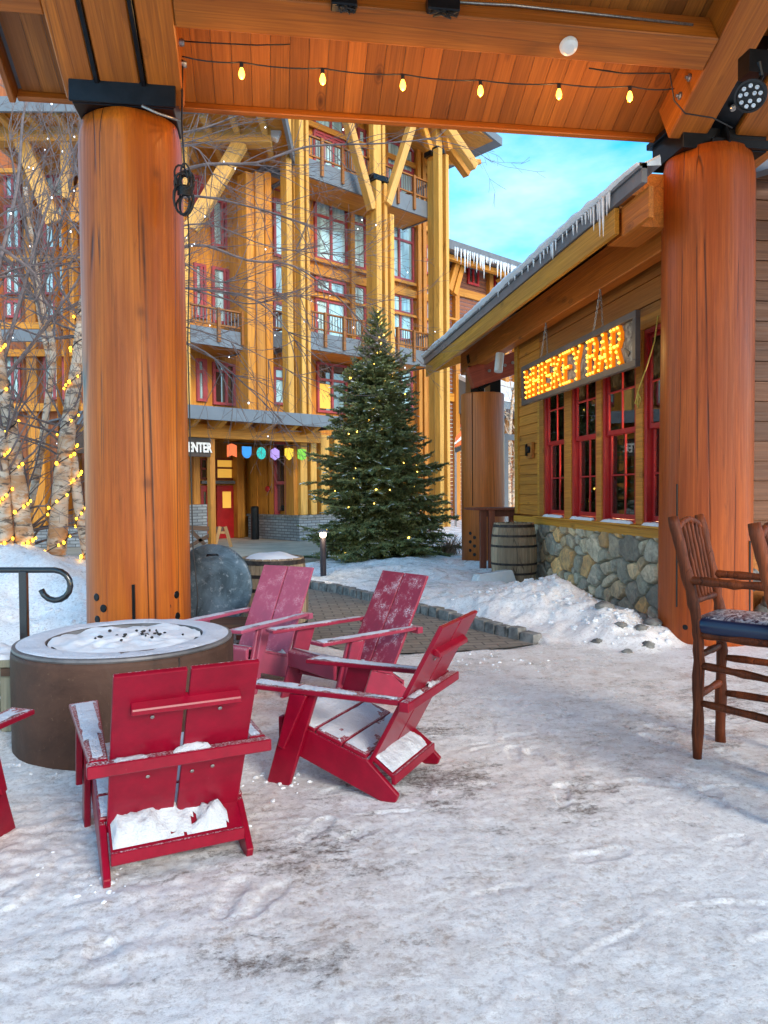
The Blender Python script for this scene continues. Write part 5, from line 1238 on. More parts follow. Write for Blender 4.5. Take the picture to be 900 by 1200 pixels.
for (a, b, o) in (((544, 300), (532, 345), .5), ((538, 298), (526, 340), .7), ((590, 318), (584, 330), .4)):
    (u0, z0), (u1, z1) = FD(*a, o), FD(*b, o); beam('brace', MD @ Vector((u0, -o, z0)), MD @ Vector((u1, -o, z1)), .25, .3, M['amber'], fb_)
for px in (531, 571, 589, 601): 
    u = FD(px, 330)[0]; mb = MB(); fb(mb, u - .16, u + .16, 0, zE0, .06, .3); db('corner_post', mb, M['amberz'])
for (yy_, o) in ((349, 0.06), (420, .06), (470, .06)):
    z = FD(560, yy_)[1]; mb = MB(); fb(mb, uA, uB, z - .2, z + .2, o, o + .12); db('trim_beam', mb, M['amber'])
mb = MB(); u0, z1 = FD(530, 372, 2.0); u1 = FD(545, 372, 2.0)[0]; fb(mb, u0 - 1, u1 + 1, z1 - .1, z1, 1.9, 2.0); fb(mb, u0 - 1, u1 + 1, z1 - 1.2, z1 - 1.0, .06, 2.0); db('balcony', mb, M['amber'])
mb = MB(); z = FD(575, 478, 3)[1]; mb.prism([(-3.2, z), (-3.2, z + .35), (-.05, z + 1.9), (-.05, z)], uA + 2, uB, 0); db('porch_roof', mb, M['slab']); mb = MB(); mb.prism([(-3.25, z + .36), (-3.25, z + .56), (-.0, z + 2.15), (-.0, z + 1.92)], uA + 2, uB, 0); db('porch_snow', mb, M['snow'])
r = random.Random(9); sp = []
for k in range(44):
    u = FD(532, 290, 1.6)[0] + (FD(612, 300, 1.6)[0] - FD(532, 290, 1.6)[0]) * (k + r.random()) / 44; sp.append((MD @ Vector((u, -1.62, zE0 + .15)), r.choice((.3, .5, .7, 1.0)) * r.uniform(.7, 1.2), 2.6 + r.random() * 1.5))
icicles(sp, fb_, M['icicle'])
# far pale and brick block at the top left
bb = thing('brick_building', 'distant building of red brick and pale render at the top left corner', 'building', at(10, 100, 70))
p = at(8, 300, 70); mb = MB(); mb.box(p.x - 6, p.x + 3.2, p.y, p.y + 6, 0, at(8, 82, 70).z); build('brick_wall', mb, M['brick'], bb)
mb = MB(); mb.box(p.x - 6, p.x + 3.0, p.y + .2, p.y + 6, at(8, 82, 70).z, at(8, 30, 70).z); build('upper_wall', mb, M['farwall'], bb)
mb = MB()
for k in range(3): mb.box(p.x + .6 - k * 1.6, p.x + 1.6 - k * 1.6, p.y + .1, p.y + .199, at(8, 66, 70).z, at(8, 45, 70).z)
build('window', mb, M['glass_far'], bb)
# ------------------------------------------------------------------ adirondack chairs (local: +Y is the way it faces, origin between the rear feet)
def lerp2(a, b, t): return (a[0] + (b[0] - a[0]) * t, a[1] + (b[1] - a[1]) * t)
def slat_between(mb, x0, x1, a, b, th, gapf=0.0):
    """board whose profile runs from a to b in (y,z)"""
    d = Vector((b[0] - a[0], b[1] - a[1])); d.normalize(); n = Vector((-d.y, d.x)) * th
    if n.y < 0: n = -n
    mb.prism([a, b, (b[0] + n.x, b[1] + n.y), (a[0] + n.x, a[1] + n.y)], x0, x1, 0)
def snow_layer(poly, z, th, mat, parent, name='snow', seed=0, step=.018, cover=.0, zfun=None):
    """bumpy snow on top of a board outline (x,y)"""
    P = np.array(poly); x0, y0 = P.min(0); x1, y1 = P.max(0)
    nx_ = max(3, int((x1 - x0) / step) + 1); ny_ = max(3, int((y1 - y0) / step) + 1)
    X, Y = np.meshgrid(np.linspace(x0, x1, nx_), np.linspace(y0, y1, ny_)); d = poly_sd(X, Y, poly)
    H = th * (.7 + 1.1 * fbm(X + seed, Y, 11, 5 + seed, 4) + .5 * fbm(X, Y, 45, 15 + seed, 2)) * sstep(0.0, .02 + .02 * vnoise(X, Y, 40, seed), d) 
    H = H - cover * sstep(.0, .25, fbm(X + seed * 3, Y, 7, 45 + seed, 3))
    keep = (d > -.002) 
    Z = z + H if zfun is None else zfun(X, Y) + H
    V = []; ix = -np.ones(X.shape, int)
    for i in range(ny_):
        for j in range(nx_):
            if keep[i, j]: ix[i, j] = len(V); V.append((X[i, j], Y[i, j], Z[i, j]))
    Fc = []
    for i in range(ny_ - 1):
        for j in range(nx_ - 1):
            q = (ix[i, j], ix[i, j + 1], ix[i + 1, j + 1], ix[i + 1, j])
            if min(q) >= 0 and H[i, j] + H[i + 1, j + 1] > -.001: Fc.append(q)
    mb = MB(); mb.add(V, Fc); return build(name, mb, mat, parent, smooth=True)
def make_chair(label, mat, seed, rear_snow=.05, seat_cover=.0, arm_snow=.006, first=True):
    t = thing('adirondack_chair', label, 'chair', group='red adirondack chairs round the fire pit')
    for s in (-1, 1):
        mb = MB(); mb.prism([(.045, 0), (-.03, .008), (-.045, .045), (.12, .19), (.54, .325), (.54, .165)], s * .262, s * .29, 0); build('side_rail', mb, mat, t, bevel=.004)
        mb = MB(); mb.prism([(.555, 0), (.69, 0), (.535, .492), (.385, .492)], s * .2925, s * .32, 0); build('leg', mb, mat, t, bevel=.004)
        mb = MB(); mb.prism([(.425, .49), (.525, .49), (.60, .215), (.565, .20)], s * .3225, s * .35, 0); build('arm_bracket', mb, mat, t, bevel=.004)
        arm = [(s * .235, .79), (s * .365, .775), (s * .335, -.075), (s * .268, -.075)]
        mb = MB(); mb.prism(arm if s > 0 else arm[::-1], .4935, .518, 2); am = build('armrest', mb, mat, t, bevel=.004)
        ins = [(s * .243, .78), (s * .357, .766), (s * .328, -.06), (s * .276, -.06)]
        snow_layer(ins, .5175, arm_snow, M['packsnow'], am, 'snow', seed + (s > 0), cover=.0015)
    # seat slats
    a, b = (.13, .195), (.60, .345); sb = [(.0, .27), (.285, .60), (.615, 1.0)]
    for i, (p, q) in enumerate(sb):
        mb = MB(); slat_between(mb, -.288, .288, lerp2(a, b, p), lerp2(a, b, q), .02); sl = build('seat_slat', mb, mat, t, bevel=.004)
        pa, pb = lerp2(a, b, p + .01), lerp2(a, b, q - .01)
        zf = lambda X, Y: pa[1] + (Y - pa[0]) * (pb[1] - pa[1]) / (pb[0] - pa[0]) + .0215
        snow_layer([(-.28, pa[0]), (.28, pa[0]), (.28, pb[0]), (-.28, pb[0])], 0, .006, M['packsnow'], sl, 'snow', seed + i + 3, cover=seat_cover, zfun=zf)
    mb = MB(); mb.prism([(.60, .355), (.635, .345), (.635, .235), (.612, .235)], -.288, .288, 0); build('front_apron', mb, mat, t, bevel=.006)
    # rear shelf under the back, with the snow that slid down onto it
    mb = MB(); slat_between(mb, -.258, .258, (-.005, .105), (.118, .19), .018); sh = build('rear_slat', mb, mat, t, bevel=.003)
    if rear_snow:
        sn = [(-.25, .0), (.20, .0), (.215, .05), (.17, .115), (-.25, .115)]
        snow_layer(sn, 0, rear_snow, M['chairsnow'], sh, 'snow', seed + 7, .012, .0, lambda X, Y: .105 + (Y + .005) * .69 + .029)
    mb = MB(); mb.box(-.259, .259, -.018, .004, .08, .128); build('rear_stretcher', mb, mat, t, bevel=.003)
    # back planks
    A, B = (.135, .165), (-.25, .875)
    for s in (-1, 1):
        mb = MB(); n = Vector((B[1] - A[1], A[0] - B[0])).normalized() * .022
        mb.prism([A, B, (B[0] - n.x * 1, B[1] - n.y * 1), (A[0] - n.x, A[1] - n.y)][::-1], s * .006, s * .262, 0); build('backrest', mb, mat, t, bevel=.005, seg=2)
    dirb = Vector((0, B[0] - A[0], B[1] - A[1])).normalized(); nb = Vector((0, dirb.z, -dirb.y))
    # crossbar joining the arms behind the back
    yb = A[0] + (B[0] - A[0]) * (.50 - A[1]) / (B[1] - A[1]) - .028
    mb = MB(); mb.prism([(yb - .055, .468), (yb, .468), (yb - .004, .515), (yb - .055, .515)], -.345, .345, 0); cb = build('crossbar', mb, mat, t, bevel=.004)
    snow_layer([(-.25, yb - .045), (-.12, yb - .045), (-.14, yb - .0), (-.25, yb)], .515, .018, M['chairsnow'], cb, 'snow', seed + 2, .012)
    snow_layer([(-.05, yb - .04), (.12, yb - .04), (.08, yb + .01), (-.02, yb + .01)], .515, .022, M['chairsnow'], cb, 'snow', seed + 5, .012)
    # head rail fixed low behind the top
    c = Vector((0, A[0], A[1])) + dirb * .64 - nb * .024
    mb = MB(); e = c - nb * .045 + Vector((0, 0, .012)); mb.prism([(c.y, c.z), (e.y, e.z), (e.y - .002, e.z + .022), (c.y + .0, c.z + .05)], -.20, .20, 0); build('head_rail', mb, mat, t, bevel=.004)
    mb = MB()
    for x, k in ((-.12, .60), (.13, .60), (-.12, .29), (.13, .29), (.05, .28)):
        q = Vector((x, A[0], A[1])) + dirb * k - nb * .024; disc(mb, q, -nb, .008, .004, 8)
    build('screw', mb, M['bolt'], t)
    return t
def put(t, xy, f):
    p = Wc(*xy); fw = Wc(*f); rz = math.atan2(-fw.x, fw.y)
    Mx = Matrix.Translation((p.x, p.y, -.004)) @ Matrix.Rotation(rz, 4, 'Z'); t.matrix_basis = Mx; return t
put(make_chair('red adirondack chair nearest the camera seen from behind, snow heaped on its rear slat', M['red'], 1, .06), (-.825, 2.92), (-.43, .90))
put(make_chair('red adirondack chair seen from its side, three snowy seat slats showing', M['red'], 11, .02, .004), (.14, 3.80), (-.90, .43))
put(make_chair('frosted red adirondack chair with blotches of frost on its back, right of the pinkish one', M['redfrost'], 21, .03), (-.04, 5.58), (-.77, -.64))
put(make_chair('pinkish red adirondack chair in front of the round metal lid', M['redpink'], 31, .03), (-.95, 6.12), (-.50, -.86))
put(make_chair('red adirondack chair cut off by the left edge, only an arm and leg showing', M['red'], 41, .05), (-2.10, 2.68), (.17, .985))

# ------------------------------------------------------------------ fire pit
pc = Wc(-1.62, 4.63); fp = thing('fire_pit', 'large round rust brown fire pit drum with snow and lava rock on top', 'fire pit', (pc.x, pc.y, 0))
Tm = Matrix.Translation((pc.x, pc.y, 0)); rp = .655
mb = MB(); mb.lathe([(rp - .01, -.06), (rp, 0), (rp, .55), (rp - .004, .575), (rp - .012, .578)], n=96); 
dr_ = build('drum', mb, M['rusty'], fp, Tm, smooth=True)
mb = MB(); a_ = math.radians(306); mb.box(rp * math.cos(a_) - .004, rp * math.cos(a_) + .004, rp * math.sin(a_) - .003, rp * math.sin(a_) + .006, 0, .574); build('seam', mb, M['hoop'], dr_, Tm)
mb = MB(); mb.lathe([(rp - .012, .578), (rp - .006, .588), (rp - .01, .600), (rp - .03, .603), (.47, .604), (.462, .60), (.458, .57), (.45, .56), (0, .56)], n=96); build('top_plate', mb, M['pitrim'], fp, Tm, smooth=False)
mb = MB(); n = 72; V = [(0, 0, .60)]; rings = 15; Fc = []
for i in range(1, rings + 1):
    r0 = .452 * i / rings
    for j in range(n):
        a = 2 * math.pi * j / n; x, y = r0 * math.cos(a), r0 * math.sin(a)
        V.append((x, y, .592 + .022 * mnoise.noise(Vector((x * 4, y * 4, 1))) + .022 * mnoise.noise(Vector((x * 13, y * 13, 4))) + .02 * (1 - i / rings)))
for j in range(n): Fc.append((0, 1 + j, 1 + (j + 1) % n))
for i in range(rings - 1):
    for j in range(n): a, b = 1 + i * n, 1 + (i + 1) * n; Fc.append((a + j, b + j, b + (j + 1) % n, a + (j + 1) % n))
mb.add(V, Fc); build('snow', mb, M['snow'], fp, Tm, smooth=True)
mb = MB(); n2 = 96; V = []; Fc = []
for i, rr_ in enumerate(np.linspace(.466, rp - .03, 9)):
    for j in range(n2):
        a = 2 * math.pi * j / n2; x, y = rr_ * math.cos(a), rr_ * math.sin(a); nn = mnoise.noise(Vector((x * 3.4, y * 3.4, 9))) + .5 * mnoise.noise(Vector((x * 11, y * 11, 2)))
        V.append((x, y, .6035 + .010 * (nn + .75) * (1 if 0 < i < 8 else .2)))
for i in range(8):
    for j in range(n2): Fc.append((i * n2 + j, i * n2 + (j + 1) % n2, (i + 1) * n2 + (j + 1) % n2, (i + 1) * n2 + j))
mb.add(V, Fc); build('rim_snow', mb, M['packsnow'], fp, Tm, smooth=True)
rr = random.Random(6)
for i in range(22):
    mb = MB(); a, q = rr.uniform(0, 6.28), rr.gauss(.0, .12); x, y = .1 + q * math.cos(a) * 1.5, q * math.sin(a) * .8
    if x * x + y * y > .18: continue
    mb.blob((x, y, .612 + .012 * rr.random()), rr.uniform(.005, .017), rr.uniform(.005, .015), rr.uniform(.004, .01), 7, 5, .3, i)
    build('lava_rock', mb, M['pebble'], fp, Tm)

# ------------------------------------------------------------------ barrels
def barrel(name, label, c, h, r0, r1, group='oak whiskey barrels', yaw=0.0):
    t = thing(name, label, 'barrel', c, yaw, group); T_ = wm(t)
    def rad(z): return r1 + (r0 - r1) * (abs(z / h * 2 - 1) ** 2.0)
    mb = MB(); ns = 26; rb = random.Random(int(c[0] * 100))
    for i in range(ns):
        a0, a1 = 2 * math.pi * i / ns + .004, 2 * math.pi * (i + 1) / ns - .004; k = 12; off = rb.uniform(-.002, .002); V = []
        for j in range(k + 1):
            z = h * j / k; r_ = rad(z) + off
            for a in (a0, (a0 + a1) / 2, a1): V.append((r_ * math.cos(a), r_ * math.sin(a), z))
            V.append(((r_ - .03) * math.cos((a0 + a1) / 2), (r_ - .03) * math.sin((a0 + a1) / 2), z))
        Fc = []
        for j in range(k):
            b = j * 4; Fc += [(b, b + 1, b + 5, b + 4), (b + 1, b + 2, b + 6, b + 5), (b + 2, b + 3, b + 7, b + 6), (b + 3, b, b + 4, b + 7)]
        Fc += [(0, 3, 2, 1), (k * 4, k * 4 + 1, k * 4 + 2, k * 4 + 3)]; mb.add(V, Fc)
    build('staves', mb, M['stave'], t, T_)
    for zc, hh in ((.035, .04), (.21, .035), (.36 if h > .9 else .4, .035), (.64, .035), (.80, .035), (.955, .045)):
        if h < .9 and zc in (.36, .4): continue
        z0, z1 = zc * h - hh / 2, zc * h + hh / 2; mb = MB(); mb.lathe([(rad(z0) + .001, z0), (rad(z0) + .006, z0), (rad(z1) + .006, z1), (rad(z1) + .001, z1)], n=48); build('hoop', mb, M['hoop'], t, T_)
    mb = MB(); mb.lathe([(r0 - .02, h - .035), (0, h - .035)], n=40); mb.lathe([(0, h - .05), (r0 - .02, h - .05), (r0 - .02, h - .034)], n=40); build('head', mb, M['greywood'], t, T_)
    return t
p = gnd(610, 688); b1 = barrel('whiskey_barrel', 'weathered oak barrel standing by the fieldstone wall under the windows', (p.x, p.y + .32, -.01), 1.0, .315, .365)
c2 = Wc(-1.16, 7.70); b2 = barrel('whiskey_barrel', 'oak barrel heaped with snow behind the pinkish chair and the metal lid', (c2.x, c2.y, -.03), .86, .32, .365, yaw=.3)
mb = MB(); V = [(0, 0, .07)]; n = 40; Fc = []
for i in range(1, 9):
    for j in range(n):
        a = 2 * math.pi * j / n; r0 = .305 * i / 8; V.append((r0 * math.cos(a), r0 * math.sin(a), .075 * (1 - (i / 8) ** 3) + .02 * mnoise.noise(Vector((r0 * math.cos(a) * 7, r0 * math.sin(a) * 7, 0)))))
for j in range(n): Fc.append((0, 1 + j, 1 + (j + 1) % n))
for i in range(7):
    for j in range(n): a, b = 1 + i * n, 1 + (i + 1) * n; Fc.append((a + j, b + j, b + (j + 1) % n, a + (j + 1) % n))
mb.add(V, Fc); build('snow', mb, M['snow'], b2, Matrix.Translation((c2.x, c2.y, .80)), smooth=True)
# round galvanised lid leaning in front of a low dark firebox
c3 = at(247, 687, 7.05); lid = thing('galvanised_cover', 'round blue grey galvanised metal lid leaning upright beside the left log column', 'lid', c3)
nrm = (Wc(-.12, -1, .10)).normalized(); q = nrm.to_track_quat('Z', 'Y').to_matrix().to_4x4(); q.translation = c3
mb = MB(); mb.lathe([(0, .012), (.2, .014), (.38, .004), (.398, -.004), (.402, -.02), (.39, -.022), (.37, -.012), (0, 0)], n=72); build('disc', mb, M['galv'], lid, q, smooth=True)
hx = at(249, 651, 6.98); mb = MB(); mb.tube([hx + Vector((-.05, 0, 0)), hx + Vector((-.045, -.04, .01)), hx + Vector((.045, -.04, .01)), hx + Vector((.05, 0, 0))], .011, 6); build('handle', mb, M['black'], lid, smooth=True)
c4 = Wc(-1.48, 6.75); bx = thing('firebox', 'low dark red brown wooden box with iron latches beneath the metal lid', 'box', (c4.x, c4.y, 0), -.1)
T_ = wm(bx); mb = MB(); mb.box(-.36, .33, -.2, .2, 0, .30); build('box', mb, M['table'], bx, T_, .008); mb = MB(); mb.box(-.37, .34, -.21, .21, .302, .33); build('top', mb, M['oldrail'], bx, T_, .004)
mb = MB()
for z in (.08, .17, .24): mb.box(.14, .24, -.225, -.201, z, z + .022)
mb.box(.13, .15, -.22, -.201, .06, .28); build('latch', mb, M['bolt'], bx, T_)

# ------------------------------------------------------------------ log bar stools
def limb(mb, pts, r, n=9, seed=0, wob=.14):
    P = [Vector(p) for p in pts]; Q = []; rad = []; r_ = random.Random(seed); k = 7
    for a, b in zip(P[:-1], P[1:]):
        for i in range(k): Q.append(a.lerp(b, i / k) + Vector((r_.uniform(-1, 1), r_.uniform(-1, 1), 0)) * r * .09)
    Q.append(P[-1]); rad = [r * (1 + .10 * math.sin(i * 1.7 + seed) + r_.uniform(-.07, .07)) for i in range(len(Q))]
    if True: rad[0] *= .86; rad[-1] *= .86
    mb.tube(Q, rad, n, True, wob * .6, seed=seed)
def make_stool(label):
    t = thing('log_stool', label, 'bar stool', group='peeled log bar stools at the right edge')
    H = M['hickory']
    for s in (-1, 1):
        mb = MB(); limb(mb, [(s * .188, 0, 0), (s * .19, .005, .55), (s * .192, -.0, .76), (s * .198, -.055, 1.02), (s * .205, -.135, 1.35)], .031, 10, 3 + s)
        build('rear_post', mb, H, t, smooth=True)
        mb = MB(); limb(mb, [(s * .21, .42, 0), (s * .215, .42, .6), (s * .215, .42, .99)], .03, 10, 9 + s); build('leg', mb, H, t, smooth=True)
        mb = MB(); limb(mb, [(s * .198, -.055, 1.0), (s * .225, .2, .995), (s * .22, .47, 1.0)], .024, 9, 14 + s); build('armrest', mb, H, t, smooth=True)
        for z in (.30, .51): 
            mb = MB(); limb(mb, [(s * .19, .02, z + (.0 if s < 0 else .02)), (s * .21, .41, z)], .021, 8, 20 + s + int(z * 10)); build('rung', mb, H, t, smooth=True)
        mb = MB(); limb(mb, [(s * .19, .0, .70), (s * .21, .42, .70)], .024, 8, 31 + s); build('seat_rail', mb, H, t, smooth=True)
    for y, z in ((0, .36), (0, .58), (.42, .27), (.42, .46)):
        mb = MB(); limb(mb, [(-.19, y, z), (.19, y, z)], .02, 8, int(z * 50)); build('rung', mb, H, t, smooth=True)
    for y in (.0, .42):
        mb = MB(); limb(mb, [(-.19, y, .70), (.19, y, .70)], .022, 8, int(y * 50)); build('seat_rail', mb, H, t, smooth=True)
    mb = MB(); limb(mb, [(-.2, -.03, .88), (.2, -.03, .88)], .019, 8, 5); build('back_rail', mb, H, t, smooth=True)
    mb = MB(); limb(mb, [(-.2, -.12, 1.27), (-.1, -.125, 1.315), (0, -.127, 1.33), (.1, -.125, 1.315), (.2, -.12, 1.27)], .019, 8, 6); build('back_rail', mb, H, t, smooth=True)
    for i in range(6):
        x = -.14 + .28 * i / 5; tz = 1.325 - 1.3 * x * x; mb = MB(); limb(mb, [(x * .85, -.03, .88), (x * 1.0 + .008 * math.sin(i * 3), -.065, 1.05), (x * 1.1, -.12, tz)], .0115, 7, 40 + i); build('spindle', mb, H, t, smooth=True)
    # upholstered seat
    mb = MB(); ring = []; n = 32
    prof = [(0.94, .71), (1.0, .722), (1.02, .75), (1.0, .78), (.9, .797), (.6, .805), (0, .808)]
    V = []; 
    for k_, z in prof:
        for j in range(n):
            a = 2 * math.pi * j / n; ca, sa = math.cos(a), math.sin(a); e = .35
            V.append((.225 * k_ * math.copysign(abs(ca) ** e, ca), .205 + .235 * k_ * math.copysign(abs(sa) ** e, sa), z))
    k = len(prof); Fc = [(i * n + j, i * n + (j + 1) % n, (i + 1) * n + (j + 1) % n, (i + 1) * n + j) for i in range(k - 1) for j in range(n)] + [tuple(range(n - 1, -1, -1))]
    mb.add(V, Fc); build('seat', mb, M['navy'], t, smooth=True)
    return t
s1 = put(make_stool('log bar stool with a snow dusted navy seat before the right log column'), (1.86, 4.23), (.74, -.67))
s2 = copy_tree(s1); s2['label'] = 'log bar stool cut off by the right edge of the frame, nearer the camera'; put(s2, (1.885, 3.365), (.74, -.67))

# ------------------------------------------------------------------ bar height table by the far column
p = gnd(575, 672); tb = thing('bar_table', 'narrow red brown bar height table standing against the far round column', 'table', (p.x, p.y, 0))
xa = hit(551, 598, 1, p.y + .1).x; xb = hit(613, 598, 1, p.y + .1).x; zt = 1.19
mb = MB(); mb.box(xa, xb, p.y - .12, p.y + .55, zt - .04, zt); build('tabletop', mb, M['table'], tb, bevel=.006)
for px, dy in ((566, 0), (576, -.05), (600, .35), (608, .4)):
    x = hit(px, 620, 1, p.y + dy).x; mb = MB(); mb.box(x - .055, x + .055, p.y + dy - .04, p.y + dy + .05, 0, zt - .041); build('leg', mb, M['table'], tb, bevel=.005)
mb = MB(); mb.box(xa + .15, xb - .03, p.y + .0, p.y + .04, zt - .16, zt - .042); build('apron', mb, M['table'], tb)
# block of clear ice
p = gnd(578, 690); mb = MB(); rr = random.Random(3)
ic = Matrix.Translation((p.x, p.y, gh(p.x, p.y) - .03)) @ Matrix.Rotation(.2, 4, 'Z')
V = [(-.35, -.14, 0), (.33, -.16, 0), (.36, .14, 0), (-.33, .15, 0), (-.3, -.12, .15), (.27, -.13, .2), (.31, .11, .19), (-.28, .12, .14)]
mb.add([ic @ Vector(v) for v in V], [(0, 3, 2, 1), (4, 5, 6, 7), (0, 1, 5, 4), (1, 2, 6, 5), (2, 3, 7, 6), (3, 0, 4, 7)]); t = build('ice_block', mb, M['ice'], bevel=.03, seg=3); tag(t, 'clear block of ice lying in the snow before the barrel', 'ice block')
# loose rocks near the right log
for i, (px, py, s) in enumerate(((708, 742, .07), (748, 741, .09), (765, 747, .08), (752, 753, .05), (728, 752, .045), (760, 762, .05), (735, 765, .04), (700, 757, .04))):
    p = gnd(px, py); mb = MB(); mb.blob((p.x, p.y, gh(p.x, p.y) + .0), s * 1.3, s * 1.1, s * .8, 11, 8, .34, i); t = build('rock', mb, M['kerb'], smooth=True)
    tag(t, ('leftmost but one', 'largest rear', 'nearest the log of the', 'small middle', 'rear left', 'small right', 'nearest to the camera', 'leftmost')[i] + ' loose rock in the snow left of the right log column', 'rock', 'loose rocks by the right log')

# ------------------------------------------------------------------ bollard light, black post, railing, crate, sawhorse
p = gnd(379, 680); bl = thing('bollard_light', 'short dark bollard lamp with a glowing head in front of the spruce', 'lamp', (p.x, p.y, 0)); T_ = wm(bl)
mb = MB(); mb.lathe([(.065, 0), (.06, .02), (.052, .05), (.052, .74), (0, .74)], n=20); build('post', mb, plain('bronze_post', (.05, .04, .05), .4, .3), bl, T_, smooth=False)
mb = MB(); mb.lathe([(.045, .742), (.05, .76), (.05, .80), (.045, .805), (0, .805)], n=20); build('lens', mb, glow('bollard_glow', (1., .85, .6), 7.), bl, T_, smooth=True)
mb = MB(); mb.lathe([(.05, .806), (.10, .812), (.105, .825), (.07, .85), (.035, .865), (0, .868)], n=24); build('cap', mb, M['gutter'], bl, T_)
ld = bpy.data.lights.new('bollard_lamp', 'POINT'); ld.energy = 2; ld.color = (1, .8, .5); lo = bpy.data.objects.new('bollard_lamp', ld); COL.objects.link(lo); lo.location = (p.x, p.y - .14, .75); adopt(lo, bl)
r_ = gnd(299, 632); mb = MB(); mb.lathe([(.13, 0), (.13, 1.02), (.11, 1.06), (0, 1.07)], n=20, c=(r_.x, r_.y, 0)); t = build('bollard', mb, M['black'], smooth=False); tag(t, 'plain black bollard in front of the grey stone base of the lodge', 'bollard')
# handrail
D = 5.25
hr = thing('handrail', 'black steel handrail with a curled end in front of the left snow bank', 'handrail', (at(28, 740, D).x, at(28, 740, D).y, 0))
pts = [at(-90, 668, D), at(0, 668, D), at(40, 668, D), at(64, 668, D)]
for k in range(1, 12):
    a = R(90 - k * 23); pts.append(at(65 + 17.5 * math.cos(a), 686 - 17.5 * math.sin(a), D))
mb = MB(); mb.tube(pts, .021, 14); build('rail', mb, M['gloss_black'], hr, smooth=True)
q = at(28, 700, D); mb = MB(); mb.box(q.x - .026, q.x + .026, q.y - .026, q.y + .026, -.05, at(28, 669, D).z); build('post', mb, M['gloss_black'], hr, bevel=.004)
q2 = at(-80, 700, D); mb = MB(); mb.box(q2.x - .026, q2.x + .026, q2.y - .026, q2.y + .026, -.05, at(28, 669, D).z); build('post', mb, M['gloss_black'], hr, bevel=.004)
mb = MB(); mb.tube([at(-60, 860, D), at(4, 823, D), at(19, 809, D), at(26, 800, D)], .017, 8); build('low_rail', mb, M['gloss_black'], hr, smooth=True)
# wooden crate/planter at the left edge
c = at(4, 770, 4.75); cr = thing('wooden_bench', 'weathered grey wooden bench with a snowy top left of the fire pit', 'bench', (c.x, c.y, 0)); zt = c.z
xr = at(19, 790, 4.7).x; y0 = c.y - .1
mb = MB(); mb.box(xr - 1.2, xr + .0, y0, y0 + .45, zt - .05, zt); build('top', mb, M['greywood'], cr, bevel=.006)
mb = MB(); mb.box(xr - .095, xr - .012, y0 + .02, y0 + .1, 0, zt - .051); build('leg', mb, M['greywood'], cr, bevel=.005); mb = MB(); mb.box(xr - .095, xr - .012, y0 + .34, y0 + .42, 0, zt - .051); build('leg', mb, M['greywood'], cr, bevel=.005)
mb = MB()
for k in range(4): mb.box(xr - 1.15, xr - .1, y0 + .02, y0 + .045, .02 + k * .1, .11 + k * .1)
build('side_board', mb, M['greywood'], cr, bevel=.004)
mb = MB(); mb.prism([(y0 - .004, zt - .1), (y0 + .45, zt - .1), (y0 + .45, zt - .052), (y0 - .004, zt - .052)], xr - .08, xr + .0, 0); build('end_board', mb, M['oldrail'], cr)
snow_layer([(xr - 1.2, y0 + .01), (xr - .01, y0 + .01), (xr - .01, y0 + .44), (xr - 1.2, y0 + .44)], zt, .028, M['snow'], cr, 'snow', 4, .03)
# sawhorse barrier on the plaza
p = gnd(245, 641); sh = thing('sawhorse', 'wooden sawhorse barrier with pale A shaped legs on the plaza behind the metal lid', 'sawhorse', (p.x, p.y, 0)); y = p.y
def sb_(name, a, b, w_, h_, mat): return beam(name, hit(*a, 1, y), hit(*b, 1, y), w_, h_, M[mat], sh, bevel=.004)
sb_('leg', (258, 617), (252, 641), .09, .09, 'sawn'); sb_('leg', (264, 617), (271, 641), .09, .09, 'sawn'); sb_('tie', (257, 624), (268, 624), .06, .07, 'sawn')
sb_('rail', (212, 618), (262, 620), .08, .12, 'oldrail'); sb_('brace', (222, 640), (257, 621), .06, .1, 'oldrail'); sb_('brace', (224, 622), (240, 638), .06, .1, 'oldrail'); sb_('leg', (212, 618), (208, 641), .09, .09, 'sawn')
# hanging colour flags under the canopy
def flagpoly(kind, w_, h_):
    if kind == 'notch': return [(-w_, 0), (0, .35 * h_), (w_, 0), (w_, -2 * h_), (0, -1.65 * h_), (-w_, -2 * h_)]
    if kind == 'cup': return [(-w_, .1 * h_), (w_, .1 * h_)] + [(w_ * math.cos(a), -.9 * h_ + -1.0 * h_ * math.sin(a)) for a in [R(x) for x in range(0, 181, 18)]]
    if kind == 'oval': return [(w_ * math.cos(R(x)), -.9 * h_ + 1.05 * h_ * math.sin(R(x))) for x in range(0, 360, 15)][::-1]
    if kind == 'hex': return [(-w_, -.3 * h_), (0, .2 * h_), (w_, -.3 * h_), (w_, -1.5 * h_), (0, -2.0 * h_), (-w_, -1.5 * h_)]
    if kind == 'shield': return [(-w_, 0), (0, .2 * h_), (w_, 0), (w_, -1.2 * h_), (.5 * w_, -1.75 * h_), (0, -2.05 * h_), (-.5 * w_, -1.75 * h_), (-w_, -1.2 * h_)]
    return [(-w_, 0), (0, .2 * h_), (w_, 0), (w_, -1.6 * h_), (0, -1.95 * h_), (-w_, -1.6 * h_)]
